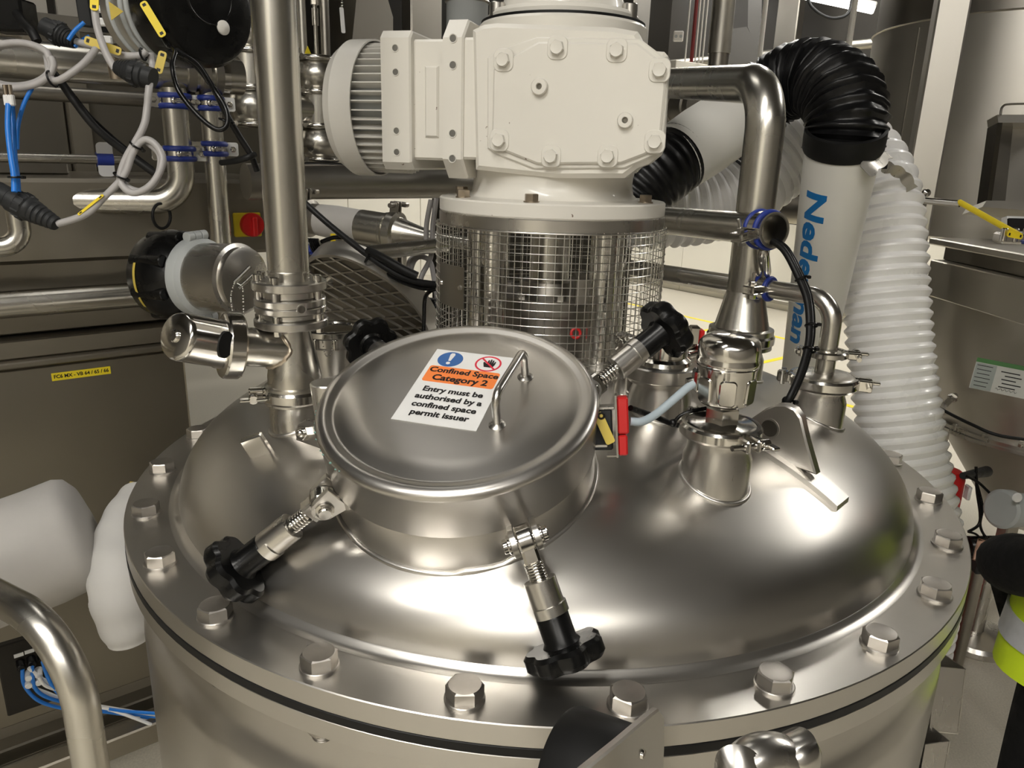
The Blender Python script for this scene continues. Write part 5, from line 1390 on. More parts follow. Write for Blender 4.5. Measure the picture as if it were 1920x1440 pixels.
cable([PD(282, 100, Dq + 0.05), PD(286, 130, Dq + 0.05), PD(280, 160, Dq), PD(276, 200, Dq), PD(268, 240, Dq), PD(235, 300, Dq), PD(226, 340, Dq), PD(250, 362, Dq), PD(285, 345, Dq), PD(305, 305, Dq), PD(295, 275, Dq), PD(272, 262, Dq), PD(250, 285, Dq), PD(232, 330, Dq), PD(195, 370, Dq), PD(160, 402, Dq), PD(108, 420, Dq)], 0.006, CABLE, 'grey cable hanging in a loop in front of the elbowed drop pipe')
cable([PD(270, 262, Dq + 0.01), PD(300, 290, Dq + 0.01), PD(296, 330, Dq + 0.01), PD(270, 358, Dq + 0.01), PD(240, 352, Dq + 0.01), PD(229, 335, Dq + 0.01)], 0.006, CABLE, 'inner turn of the grey cable loop in front of the drop pipe elbow')
cable([PD(300, 60, 1.4), PD(315, 85, 1.38), PD(328, 97, 1.36), PD(323, 125, 1.34), PD(335, 170, 1.34), PD(370, 215, 1.34), PD(405, 242, 1.34), PD(425, 235, 1.34), PD(424, 205, 1.34), PD(400, 165, 1.34), PD(370, 120, 1.36), PD(330, 97, 1.37)], 0.0046, BLACK, 'black cable hanging in a loop under the black actuator head')
cable([PD(330, 95, 1.4), PD(365, 120, 1.4), PD(400, 165, 1.38), PD(425, 215, 1.36), PD(445, 250, 1.38), PD(470, 290, 1.4), PD(482, 320, 1.42)], 0.0058, BLACKR, 'thick black cable slanting from the black actuator down to the riser')
cable([PD(415, 305, 1.42), PD(440, 302, 1.4), PD(465, 295, 1.39), PD(478, 290, 1.4)], 0.0058, BLACKR, 'short black cable tied behind the riser')
cable([PD(112, 150, 1.32), PD(140, 190, 1.33), PD(180, 240, 1.35), PD(235, 285, 1.38), PD(290, 325, 1.4)], 0.0072, BLACKR, 'thick black cable slanting down across the rear casing')
cable([PD(100, 135, 1.33), PD(128, 170, 1.35), PD(170, 222, 1.37), PD(225, 272, 1.4), PD(285, 318, 1.42)], 0.006, BLACK, 'second black cable running beside the slanting one')
connector(PD(142, 80, Dq + 0.05), PD(85, 50, Dq + 0.05) - PD(142, 80, Dq + 0.05), 0.019, 0.062, 'dark ribbed cable connector lying on the header pipe')
connector(PD(218, 126, Dq), PD(290, 148, Dq) - PD(218, 126, Dq), 0.02, 0.066, 'dark ribbed cable connector under the clear actuator body')
connector(PD(106, 420, Dq), PD(0, 362, Dq) - PD(106, 420, Dq), 0.021, 0.115, 'long dark ribbed cable connector at the left edge')
def ytag(x, y, d, ang, L, label, mat=YELL, w=0.014):
    T = FR(PD(x, y, d), (0.1, -1, 0.1), (1, 0.1, 0)) @ Matrix.Rotation(ang, 4, 'Z')
    t = thing('cable_tag', label, 'tag', T, 'yellow cable tags')
    m = M(); m.prism(rrect(L, w, w * 0.35), -0.0008, 0.0008, T); m.build('tag_plate', mat, t, 0)
    for s in (-1, 1):
        m = M(); m.box((s * (L / 2 - 0.006), 0, 0.0009), (0.005, w * 0.45, 0.0006), T); m.build('tag_slot', INK, t, 0)
    m = M(); m.box((0, 0, 0.0009), (L * 0.45, w * 0.16, 0.0004), T)
    m = M(); m.cyl(T @ Vector((0, 0, -0.004)), T @ Vector((0, 0, -0.0008)), 0.002, seg=8); m.build('tie', BLACK, t, 30)
ytag(287, 36, 1.36, radians(-60), 0.066, 'bright yellow tag slanting on the black actuator head')
ytag(177, 2, Dq - 0.01, radians(85), 0.03, 'yellow tag at the top edge on the dropping grey cable')
ytag(193, 86, Dq + 0.02, radians(-17), 0.062, 'aged yellow tag lying on the grey cable above the header pipe', YELLD)
ytag(301, 117, Dq + 0.02, radians(72), 0.038, 'aged yellow tag standing below the clear actuator body', YELLD)
ytag(170, 384, Dq - 0.008, radians(38), 0.055, 'thin yellow tag seen edge-on along the hanging grey cable', YELL, 0.004)
def tie(x, y, d, ax, r=0.011, label=''):
    m = M(); T = FR(PD(x, y, d), ax); m.torus(PD(x, y, d), ax, r, 0.0018, 20, 6); m.box((r + 0.002, 0, 0), (0.006, 0.008, 0.005), T, 0.001)
    return tag(m.build('cable_tie', BLACK, None, 40), label, 'cable tie', 'black cable ties')
tie(98, 148, Dq, (1, 0, 0.3), 0.013, 'black tie at the end of the double grey coil')
tie(268, 102, Dq + 0.04, (1, 0, 0.2), 0.010, 'black tie on the grey cable below the clear actuator body')
tie(256, 273, Dq, (0.6, 0, 0.8), 0.011, 'black tie at the top of the hanging grey loop')
tie(226, 330, Dq, (0.5, 0, 0.9), 0.011, 'black tie at the bottom of the hanging grey loop')
tie(328, 98, 1.37, (0.3, 0, 1), 0.012, 'black tie gathering cables under the black actuator head')
tie(423, 226, 1.35, (0.3, 0, 1), 0.011, 'black tie where the black loop meets the slanting cable')
tie(690, 482, 1.47, (1, 0, -0.6), 0.012, 'black tie on the bundle left of the wire guard')
# black bracket and grey junction at the top-left corner
q = PD(22, 20, 1.35)
jb = thing('cable_gland_box', 'black cable gland box in the top left corner', 'junction box', q)
m = M(); m.box(q + Vector((0.0, 0, -0.01)), (0.065, 0.05, 0.055), ID, 0.004); m.build('box', BLACK, jb, 0)
m = M(); m.cyl(q + Vector((0.03, -0.02, 0.02)), q + Vector((0.03, -0.02, 0.06)), 0.012, seg=16); m.build('gland', STICK, jb, 30)
cable([PD(32, 25, 1.33), PD(45, 45, 1.32), PD(60, 60, 1.31), PD(70, 78, 1.31)], 0.008, BLACKR, 'thick black cable stub out of the corner gland box')
m = M(); m.tube(spline([PD(0, 55, 1.5), PD(30, 58, 1.5), PD(52, 72, 1.5)], 6), 0.014, 16); tag(m.build('curved_strap', ST_DARK, None, 50), 'dull curved metal strap under the corner gland box', 'strap')
# blue air tubes
at = []
for i, (pts, lab) in enumerate((([(16, 195), (15, 240), (20, 290), (26, 330), (27, 360)], 'bright blue air tube hanging at the far left, outer one'), ([(22, 195), (25, 240), (27, 290), (32, 330), (34, 360)], 'bright blue air tube hanging at the far left, inner one'), ([(60, 165), (45, 195), (34, 235), (32, 280)], 'thin blue air tube slanting behind the pair at the far left'), ([(158, 42), (140, 58), (128, 75)], 'short blue air tube behind the upper dark connector'), ([(168, 68), (150, 78), (140, 88)], 'short blue air tube lying on the header pipe'))):
    cable([PD(x, y, 1.25 + 0.02 * i) for x, y in pts], 0.0046 if i < 2 else 0.0036, BLUET, lab, 8, 'air_tube')
for i, x in enumerate((13, 22)):
    q = PD(x, 188, 1.25)
    t = thing('push_fitting', ['white push-in air fitting, outer of the pair at the far left', 'white push-in air fitting, inner of the pair at the far left'][i], 'air fitting', q)
    m = M(); m.box(q, (0.009, 0.009, 0.018), ID, 0.002); m.build('body', STICK, t, 0)
    m = M(); m.cyl(q + ZX * 0.008, q + ZX * 0.024, 0.0035, seg=12); m.build('stem', BRASS, t, 30)
tie(29, 332, 1.25, ZX, 0.011, 'black tie round the pair of blue air tubes')

# ---- black and steel actuator low on the left
ac = PD(375, 500, 1.62); e_ = PD(480, 512, 1.5)
axd = (PD(480, 524, 1.56) - PD(345, 516, 1.64)).normalized()
T = FR(PD(386, 520, 1.62), axd, ZX)
la = thing('side_actuator', 'black domed actuator with a steel cylinder behind the riser flanges', 'actuator', T)
rS = 0.073
m = M(); m.lathe([(0, 0.0), (rS, 0.0), (rS, 0.085), (rS * 1.03, 0.086), (rS * 1.03, 0.094), (rS * 0.92, 0.097), (rS * 0.92, 0.112), (rS * 0.78, 0.115), (0, 0.115)], T, 56); m.build('steel_cylinder', ST, la, 30)
m = M(); m.lathe([(rS, 0.004), (rS * 1.06, 0.0), (rS * 1.13, -0.004), (rS * 1.16, -0.012), (rS * 1.16, -0.026), (rS, -0.026)], T, 56, closed=True)
ring_ = m.build('grey_band', GREYP, la, 30)
for a in (pi / 2 + 1.55, -pi / 2 + 1.6):
    m = M(); TT = T @ Matrix.Rotation(a, 4, 'Z')
    for k in (-0.018, 0.0, 0.018): m.cyl(TT @ Vector((rS * 1.2, k - 0.008, -0.012)), TT @ Vector((rS * 1.2, k + 0.008, -0.012)), 0.011, seg=16, bev=0.001)
    m.build('band_lug', GREYP, ring_, 30)
m = M(); m.lathe([(0, -0.025), (rS * 1.1, -0.025), (rS * 1.32, -0.05), (rS * 1.36, -0.09), (rS * 1.25, -0.13), (rS * 0.9, -0.16), (0, -0.175)], T, 56); dm = m.build('black_dome', BLACK, la, 35)
for k in range(8):
    a = 2 * pi * k / 8 + 0.3; m = M(); m.cyl(T @ Vector((rS * 1.22 * cos(a), rS * 1.22 * sin(a), -0.03)), T @ Vector((rS * 1.2 * cos(a), rS * 1.2 * sin(a), -0.12)), 0.013, seg=14, bev=0.002); m.build('dome_rib', BLACK, dm, 35)
m = M(); a0_ = atan2((T.inverted() @ PD(285, 530, 1.6)).y, (T.inverted() @ PD(285, 530, 1.6)).x)
m.lathe([(rS * 1.362, -0.095), (rS * 1.37, -0.095), (rS * 1.35, -0.103), (rS * 1.34, -0.103)], T @ Matrix.Rotation(a0_ - 0.5, 4, 'Z'), 16, arc=1.0, closed=True); m.build('pale_strip', YELLD, dm, 30)
bead_chain([PD(440, 530, 1.33), PD(434, 548, 1.33), PD(433, 566, 1.33), PD(436, 582, 1.33)], 'bead chain hanging beside the steel actuator, left strand', 14)
bead_chain([PD(446, 532, 1.325), PD(455, 540, 1.325), PD(456, 566, 1.325), PD(457, 590, 1.325)], 'bead chain hanging beside the steel actuator, right strand', 14)
m = M(); m.cyl(PD(440, 530, 1.34), PD(470, 500, 1.34), 0.004, seg=10); m.cyl(PD(448, 540, 1.35), PD(475, 515, 1.35), 0.003, seg=10); tag(m.build('chain_pin', ST_POL, None, 30), 'thin steel pins holding the bead chain', 'pin')
m = M(); m.torus(PB(303, 405, BC - 0.08), (1, -0.3, 0), m_of(22, PB(303, 405, BC)), 0.004, 30, 8); tag(m.build('black_ring', BLACKR, None, 60), 'small black cable ring hanging below the drop pipe elbow', 'cable')

# ---- lagged pipes, lower left
c0_ = PD(-60, 1078, 1.45); c1_ = PD(140, 1000, 1.52); ca = (c1_ - c0_).normalized()
lp = thing('lagged_pipe', 'thick grey cloth-lagged pipe at the lower left', 'lagged pipe', c1_)
T = FR(c0_, ca, ZX); Lp = (PD(165, 990, 1.52) - c0_).length; rL = 0.118
pr = [(0, -0.6), (rL * 0.95, -0.6), (rL, 0), (rL * 1.01, Lp * 0.6), (rL * 1.0, Lp * 0.86), (rL * 0.93, Lp * 0.94), (rL * 0.75, Lp), (rL * 0.4, Lp * 1.04), (0, Lp * 1.05)]
m = M(); m.lathe(pr, T, 64)
for i, v in enumerate(m.v):
    l = T.inverted() @ v; k = 1 + 0.015 * sin(l.z * 40 + 3 * atan2(l.y, l.x)) + 0.012 * sin(l.z * 23 - 5 * atan2(l.y, l.x)); m.v[i] = T @ Vector((l.x * k, l.y * k, l.z))
jk = m.build('lagging', LAG, lp, 60)
# lagged vertical bag behind the flange edge
q = PD(228, 1060, 1.5)
lv = thing('lagged_elbow', 'pale grey lagged pipe hugging the left of the tank', 'lagged pipe', q)
P = spline([PD(262, 925, 1.62), PD(236, 985, 1.55), PD(226, 1060, 1.5), PD(228, 1130, 1.48), PD(245, 1195, 1.5)], 10)
m = M(); n_ = len(P)
m.tube(P, 0.05, 28, rs=[0.03 + 0.028 * sin(pi * min(1, (i / (n_ - 1)) * 0.8 + 0.05)) + 0.0012 * sin(i * 1.1) for i in range(n_)]); m.build('lagging', LAG_L, lv, 60)
for (y, r) in ((1090, 0.06), (1125, 0.058)):
    m = M(); m.torus(PD(229, y, 1.49), (0.1, 0, 1), r * 0.88, 0.008, 30, 8); m.build('fold', LAG_L, lv, 60)
m = M(); m.tube([PD(250, 905, 1.66), PD(243, 925, 1.66), PD(236, 950, 1.66)], 0.008, 10); m.build('paper_edge', YELLD, lv, 40)
# bent handrail in front
hr0 = PD(172, 1500, 0.95); hr1 = PD(125, 1100, 0.98); 
rh = m_of(31, PD(165, 1350, 0.95))
base = PD(165, 1400, 0.95)
top_z = PD(60, 1100, 1.0).z
vx_ = Vector((base.x, base.y, 0))
dirL = (PD(-80, 1100, 1.12) - PD(120, 1130, 0.97)); dirL.z = 0; dirL.normalize()
m = M(); m.tube(bend([vx_ + ZX * 0.0, vx_ + ZX * top_z, vx_ + ZX * top_z + dirL * 0.45, vx_ + dirL * 0.45], 0.105, 16), rh, 32); tag(m.build('handrail', ST_PIPE, None, 50), 'thick bent steel handrail in the lower left corner', 'handrail')
m = M(); m.lathe([(rh, 0), (rh + 0.03, 0), (rh + 0.03, 0.008), (rh, 0.008)], Matrix.Translation(vx_), 32, closed=True); m.build('foot_plate', ST, bpy.data.objects['handrail'], 30)
# air connection panel with tubes
BPn = PD(60, 1270, 1.75).dot(BX)
TP = FR(PB(62, 1262, BPn), -BX, AX); s_ = m_of(1, PB(62, 1262, BPn))
ap = thing('air_port_box', 'dark panel with three labelled air ports at the lower left', 'air panel', TP)
m = M(); m.box((0, 0, -0.01), (100 * s_, 150 * s_, 0.02), TP, 0.003); m.build('panel', BULK, ap, 0)
for k in range(3):
    q = TP.inverted() @ PB(35 + 20 * k, 1228 - 7 * k, BPn)
    m = M(); m.box((q.x, q.y, 0.001), (15 * s_, 7 * s_, 0.002), TP); m.build('port_label', STICK, ap, 0)
    m = M(); m.cyl(TP @ Vector((q.x, q.y - 14 * s_, 0)), TP @ Vector((q.x, q.y - 15 * s_, 0.03)), 7 * s_, seg=16, bev=0.002); m.build('air_port', BLACK, ap, 30)
for k in range(4):
    q = TP.inverted() @ PB(52 + 9 * (k % 2) * 2 , 1250 + 14 * (k // 2) - 5 * (k % 2), BPn)
    m = M(); m.cyl(TP @ Vector((q.x, q.y, 0.02)), TP @ Vector((q.x - 0.003, q.y - 0.004, 0.045)), 6.5 * s_, seg=14, bev=0.002); m.build('white_fitting', STICK, ap, 30)
def ptp(x, y, o): return PB(x, y, BPn - o)
labs = ['blue air tube nearest the floor from the labelled air panel', 'blue air tube above it from the labelled air panel', 'blue air tube from the right port of the air panel', 'white air tube from the middle fitting of the air panel', 'white air tube from the upper fitting of the air panel', 'white air tube furthest right from the air panel']
for k, (pts, mt) in enumerate((([(42, 1255), (46, 1285), (75, 1315), (130, 1330), (200, 1335), (300, 1350)], BLUET), ([(60, 1250), (66, 1290), (95, 1310), (150, 1322), (220, 1335), (300, 1345)], BLUET), ([(80, 1240), (90, 1270), (110, 1300), (150, 1320), (220, 1332), (300, 1338)], BLUET), ([(56, 1265), (64, 1288), (90, 1300), (140, 1318), (210, 1330), (300, 1355)], STICK), ([(54, 1252), (75, 1270), (110, 1290), (150, 1315), (210, 1328), (300, 1342)], STICK), ([(73, 1268), (85, 1285), (115, 1297), (160, 1322), (215, 1333), (300, 1365)], STICK))):
    cable([ptp(x, y, 0.03 + 0.012 * (k % 3)) for x, y in pts], 0.0042, mt, labs[k], 8, 'air_tube')
# lower frame rails on the floor
for i, (b, z, h) in enumerate(((BC - 0.05, 0.42, 0.05), (BC - 0.10, 0.22, 0.06))):
    pass
q = PB(60, 1385, BPn + 0.04)
m = M(); abox(m, AL, AE + 0.1, BPn + 0.02, BPn + 0.07, q.z - 0.03, q.z + 0.01); tag(m.build('frame_rail', ST_CAS, None, 0), 'low dark steel rail below the air panel', 'rail')
q = PB(60, 1425, BPn - 0.02)
m = M(); abox(m, AL, AE + 0.1, BPn - 0.06, BPn - 0.01, q.z - 0.06, q.z); tag(m.build('frame_rail', ST_CAB, None, 0), 'lowest grey steel rail in the lower left corner', 'rail')
# ================================================================== fume arm and white hose on the right
def loft_tube(pts, rs, seg, wob=None):
    m = M(); m.tube(pts, 0.1, seg, rs=rs)
    return m
def resample(P, step):
    out = [P[0]]; acc = 0.0
    for a, b in zip(P, P[1:]):
        L = (b - a).length; t = step - acc
        while t <= L:
            out.append(a + (b - a) * (t / L)); t += step
        acc = (acc + L) % step
    return out
at_, ab2 = PD(1581, 272, 1.90), PD(1508, 705, 2.38)
dA = (ab2 - at_).normalized(); LA = (ab2 - at_).length
tocam = (CAM - (at_ + ab2) / 2)
TA = FR(at_, dA, tocam)
if (TA.to_3x3() @ Vector((0, 1, 0))).dot(RT) < 0: pass
rt0, rt1 = m_of(68, at_), m_of(41, ab2)
arm = thing('fume_arm', 'pale grey fume extraction arm with blue lettering and black flexible elbow', 'extraction arm', TA)
m = M(); m.lathe([(0, -0.02), (rt0, -0.02), (rt0, 0.0), (rt0 + (rt1 - rt0) * 0.02, 0.02), (rt1, LA), (rt1 * 0.9, LA + 0.01), (0, LA + 0.01)], TA, 56); m.build('arm_tube', ARM_G, arm, 40)
ysgn = 1 if (TA.to_3x3() @ Vector((0, 1, 0))).dot(RT) > 0 else -1
def s_at(y):
    lo, hi = -0.2, LA * 1.2
    for _ in range(40):
        mid_ = (lo + hi) / 2; r_ = at_ + dA * mid_ - CAM
        if 720 - F_PX * r_.dot(UP) / r_.dot(FW) < y: lo = mid_
        else: hi = mid_
    return lo
s0, s1 = s_at(337), s_at(622)
def arm_warp(v):
    s = s0 + v.x; r = rt0 + (rt1 - rt0) * s / LA + 0.0007
    th = radians(-50) + v.y / (rt0 * 0.95)
    return Vector((r * cos(th), ysgn * r * sin(th), s))
cu_w = 0.0
tm = text_mesh('Nederman', 0.078, TA, 'lettering', NBLUE, arm, align='LEFT', bold=0.0026, fit=s1 - s0, warp=lambda v: arm_warp(Vector((v.x, v.y + 0.027, 0))), thick=0)
cuff0 = at_ - dA * 0.012
pe_ = [at_ + dA * 0.012, PD(1588, 225, 1.89), PD(1574, 178, 1.92), PD(1538, 150, 1.98), PD(1494, 148, 2.03), PD(1455, 168, 2.08), PD(1425, 190, 2.1)]
P = resample(spline(pe_, 18), 0.003)
rs = []
for i in range(len(P)):
    f = i / len(P); rs.append(rt0 * 1.03 + 0.0135 * (abs(((i * 0.003 / 0.0165) % 1) - 0.5) * 2 - 0.5))
m = M(); m.tube(P, 0.1, 56, rs=rs)
random.seed(3)
ph = [random.uniform(0, 6.28) for _ in range(8)]
n_ = len(P)
for i in range(n_):
    for k in range(56):
        a = 2 * pi * k / 56; v = m.v[i * 56 + k]
        w_ = 1 + 0.02 * sin(4 * a + ph[0]) * sin(i * 0.11 + ph[2]) + 0.014 * sin(7 * a + ph[1] + i * 0.05) + 0.009 * sin(13 * a + i * 0.2)
        m.v[i * 56 + k] = P[i] + (v - P[i]) * w_
m.build('flexible_elbow', BLACKF, arm, 70)
m = M(); m.lathe([(rt0 * 0.98, -0.045), (rt0 * 1.06, -0.042), (rt0 * 1.07, -0.02), (rt0 * 1.065, 0.004), (rt0 * 1.03, 0.012), (rt0 * 0.98, 0.008)], TA, 56, closed=True); m.build('cuff', BLACKR, arm, 50)
# second tube of the arm going down to the left
b0, b1 = PD(1432, 188, 2.09), PD(1268, 298, 2.02)
m = M(); T2 = FR(b0, b1 - b0, tocam); L2 = (b1 - b0).length
m.lathe([(0, 0), (0.088, 0.0), (0.090, 0.01), (0.096, L2 * 0.7), (0.092, L2), (0.0, L2)], T2, 48); m.build('rear_tube', ARM_G, arm, 40)
P = resample(spline([b1 - (b1 - b0).normalized() * 0.02, PD(1238, 322, 2.0), PD(1205, 352, 2.0), PD(1170, 400, 2.02)], 12), 0.005)
m = M(); m.tube(P, 0.09, 40, rs=[0.090 + 0.007 * (abs(((i * 0.005 / 0.022) % 1) - 0.5) * 2 - 0.5) for i in range(len(P))]); m.build('lower_elbow', BLACKF, arm, 70)
# white corrugated hose
hp_ = [PD(1728, 1040, 2.28), PD(1712, 940, 2.28), PD(1692, 830, 2.28), PD(1677, 730, 2.28), PD(1667, 640, 2.28), PD(1660, 540, 2.28), PD(1654, 440, 2.28), PD(1640, 350, 2.30), PD(1600, 285, 2.36), PD(1545, 268, 2.42), PD(1480, 290, 2.44), PD(1410, 345, 2.44), PD(1340, 380, 2.42), PD(1260, 392, 2.40), PD(1180, 395, 2.40)]
P = spline(hp_, 16)
lowest = P[0]
pit = 0.0335
P = resample([Vector((lowest.x + 0.02, lowest.y, 0.05)), Vector((lowest.x + 0.015, lowest.y, 0.5))] + P, pit / 6)
def saw(t):
    t = t % 1
    return (t / 0.6 if t < 0.6 else (1 - t) / 0.4)
m = M(); m.tube(P, 0.12, 48, rs=[0.1125 + 0.0130 * saw(i / 6) for i in range(len(P))])
hose = m.build('corrugated_hose', HOSE_W, None, 25); tag(hose, 'wide white corrugated hose rising beside the tank and curving behind the fume arm', 'hose')
m = M(); q = PD(1372, 335, 2.33); T = FR(PD(1385, 362, 2.44), PD(1340, 380, 2.42) - PD(1410, 345, 2.44))
m.lathe([(0.126, -0.014), (0.129, -0.014), (0.129, 0.014), (0.126, 0.014)], T, 48, closed=True); tag(m.build('black_strap', BLACKR, None, 30), 'black strap round the white hose behind the thick bent pipe', 'strap')
# silver tape tying arm and hose
def ribbon(pts, w, th, name, mat, label, cat, parent=None):
    P = spline(pts, 8); m = M(); vs = []; n = len(P)
    for i, p in enumerate(P):
        t = (P[min(i + 1, n - 1)] - P[max(i - 1, 0)]).normalized(); c = (CAM - p).normalized(); u = t.cross(c).normalized(); c = u.cross(t)
        ww = w * (0.8 + 0.35 * abs(sin(i * 0.45)))
        for s, o in ((-1, 0), (1, 0), (1, 1), (-1, 1)): vs.append(p + u * s * ww + c * o * th)
    fs = []
    for i in range(n - 1):
        for j in range(4): fs.append([i * 4 + j, i * 4 + (j + 1) % 4, i * 4 + 4 + (j + 1) % 4, i * 4 + 4 + j])
    fs += [[3, 2, 1, 0], [4 * n - 4, 4 * n - 3, 4 * n - 2, 4 * n - 1]]
    m.add(vs, fs); o = m.build(name, mat, parent, 40)
    return tag(o, label, cat) if label else o
tape = paint('silver_duct_tape', (0.48, 0.46, 0.42), 0.3, 0.08, 30.0, 0.2, 40.0, metal=0.6)
tp = ribbon([PD(1622, 322, 1.82), PD(1640, 306, 1.84), PD(1662, 286, 1.92)], 0.02, 0.0015, 'tape_strap', tape, 'crumpled silver tape joining the fume arm to the white hose', 'tape')
ribbon([PD(1655, 312, 1.95), PD(1675, 318, 2.05), PD(1697, 332, 2.13), PD(1710, 355, 2.16)], 0.014, 0.0015, 'tape_tail', tape, None, None, tp)
m = M(); m.box(PD(1656, 312, 1.93), (0.018, 0.01, 0.012), ID, 0.001); m.build('black_clip', BLACKR, tp, 0)
# arm base so the tube stands on something
m = M(); q = ab2; m.cyl(Vector((q.x, q.y, 0.0)), q + dA * 0.01, 0.035, seg=20); m.cyl(Vector((q.x, q.y, 0)), Vector((q.x, q.y, 0.02)), 0.16, seg=30); m.build('stand_post', ST_DARK, arm, 30)

# ================================================================== hopper station on the far right
hx = PD(1890, 300, 3.5); rD = 0.655
zlo = PD(1890, 470, 2.9).z; zhi = PD(1890, 17, 2.86).z
drum = thing('hopper_drum', 'large round stainless hopper drum at the upper right', 'hopper', Vector((hx.x, hx.y, zlo)))
TD = Matrix.Translation((hx.x, hx.y, 0))
m = M(); m.lathe([(0, zlo), (rD * 0.9, zlo), (rD, zlo + 0.02), (rD, zhi - 0.004), (rD + 0.008, zhi), (rD, zhi + 0.004), (0, zhi + 0.004)], TD, 128); m.build('shell', ST_HOP, drum, 30)
m = M(); m.cyl((hx.x, hx.y, zhi), (hx.x, hx.y, CEIL_Z - 0.4), rD * 0.985, seg=96); m.build('dark_collar', ST_DARK, drum, 30)
a = atan2((PD(1662, 200, 3.2) - hx).y, (PD(1662, 200, 3.2) - hx).x)
m = M(); m.box((hx.x + rD * cos(a), hx.y + rD * sin(a), (zlo + zhi) / 2), (0.006, 0.006, zhi - zlo - 0.05)); m.build('weld_seam', ST_DARK, drum, 0)
pc_ = PD(1752, 220, 2.55)
ang = radians(18)
T = FR((pc_.x, pc_.y, 0), ZX, (cos(ang), -sin(ang), 0))
post = thing('support_post', 'square stainless post in front of the hopper drum', 'post', T)
m = M(); m.box((0, 0.05, 2.0), (0.098, 0.10, 3.99), T, 0.006); m.build('post', ST_HOP, post, 0)
m = M(); m.box((0, 0.05, 0.006), (0.2, 0.2, 0.012), T); m.build('foot_plate', ST, post, 0)
q0, q1 = PD(1692, 372, 2.42), PD(1800, 382, 2.3)
m = M(); m.cyl(q0, q1, 0.011, seg=16); 
for (x, y) in ((1736, 362), (1728, 384)): m.lathe([(0, 0), (0.014, 0), (0.012, 0.008), (0, 0.011)], FR(PD(x, y, 2.40), (0, -1, 0.1)), 18)
m.cyl(PD(1732, 372, 2.40), PD(1732, 372, 2.58), 0.01, seg=12)
tag(m.build('handle_bar', ST_POL, None, 30), 'short horizontal steel handle bar on the square post', 'handle')
m = M(); m.cyl(PD(1799, 379, 2.3), PD(1908, 440, 2.05), 0.0085, seg=16); tag(m.build('yellow_lever', YELL, None, 30), 'slanting yellow lever tube in front of the hopper drum', 'lever')
ytag(1903, 441, 2.03, radians(-8), 0.045, 'bright yellow tag at the lower end of the yellow lever', YELL, 0.016)
q = PD(1893, 446, 2.1)
vb = thing('lever_valve', 'small grey valve block under the yellow lever on the shelf', 'valve', q)
m = M(); m.box(q, (0.07, 0.05, 0.03), ID, 0.006); m.build('block', ST_POL, vb, 30)
for dx in (-0.03, 0.0, 0.03):
    m = M(); m.cyl(q + Vector((dx, -0.02, -0.01)), q + Vector((dx, -0.02, 0.028)), 0.009, seg=14, bev=0.002); m.build('bolt', ST_POL, vb, 30)
m = M(); m.box(q + Vector((0.045, -0.02, -0.008)), (0.05, 0.03, 0.012), ID, 0.003); m.build('blue_seal', BLUE, vb, 0)
# bracket frame, right edge
def quad_px(pts, d, th, name, mat, parent, dn=None):
    P = [PD(x, y, d) for x, y in pts]; n = (P[1] - P[0]).cross(P[2] - P[0]).normalized()
    if n.dot(CAM - P[0]) < 0: n = -n
    m = M(); k = len(P); m.add(P + [p - n * th for p in P], [list(range(k)), list(range(k, 2 * k))[::-1]] + [[i, (i + 1) % k, k + (i + 1) % k, k + i] for i in range(k)]); return m.build(name, mat, parent, 0)
brk = thing('bracket_frame', 'stainless bracket frame with recessed window on the hopper drum', 'bracket', PD(1890, 390, 2.75))
quad_px([(1870, 215), (1990, 215), (1990, 230), (1872, 230)], 2.72, 0.06, 'top_bar', ST_HOP, brk)
quad_px([(1871, 230), (1880, 230), (1858, 388), (1849, 388)], 2.72, 0.06, 'side_bar', ST_POL, brk)
quad_px([(1880, 230), (1900, 230), (1884, 388), (1858, 388)], 2.76, 0.02, 'inner_side', ST_DARK, brk)
quad_px([(1900, 232), (1990, 232), (1985, 388), (1884, 388)], 2.78, 0.02, 'window_plate', ST_HOP, brk)
quad_px([(1850, 376), (1990, 378), (1990, 400), (1842, 388)], 2.66, 0.12, 'lower_ledge', ST_HOP, brk)
m = M(); m.tube(spline([PD(1876, 216, 2.72), PD(1880, 200, 2.72), PD(1900, 195, 2.72), PD(1990, 194, 2.72)], 8), 0.004, 10); m.build('wire_stay', ST_DARK, brk, 60)
quad_px([(1888, 405), (1990, 408), (1990, 440), (1888, 436)], 2.6, 0.03, 'small_case', STICK, brk)
quad_px([(1892, 409), (1990, 411), (1990, 436), (1892, 432)], 2.59, 0.02, 'dark_window', INK, brk)
# shelf, dark gap and steel skirt
zn = PD(1920, 479, 2.3).z
sN, sF = PZ(2060, 503, zn), PZ(1742, 447, zn); sN = sF + (PZ(1920, 479, zn) - sF) * 1.6
e = (sN - sF).normalized(); nrm = Vector((e.y, -e.x, 0)); 
if nrm.dot(CAM - sF) < 0: nrm = -nrm
shf = thing('steel_shelf', 'folded stainless shelf with a steel skirt below the hopper drum', 'shelf', (sF + sN) / 2)
def sbox(l0, l1, o0, o1, z0, z1, name, mat):
    m = M(); c = sF + e * (l0 + l1) / 2 + nrm * (o0 + o1) / 2; c.z = (z0 + z1) / 2
    m.box((0, 0, 0), (l1 - l0, abs(o1 - o0), z1 - z0), FR(c, ZX, e), 0.004); return m.build(name, mat, shf, 0)
LL = (sN - sF).length
zz = lambda y: PP(1742, y, sF, nrm).z
sbox(0, LL, 0.0, -0.30, zz(458) - 0.0, zn + 0.004, 'shelf_top', ST_HOP)
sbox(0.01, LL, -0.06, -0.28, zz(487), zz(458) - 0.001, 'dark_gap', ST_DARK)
sbox(0.0, LL, -0.02, -0.25, zz(558), zz(487) - 0.001, 'skirt', ST_HOP)
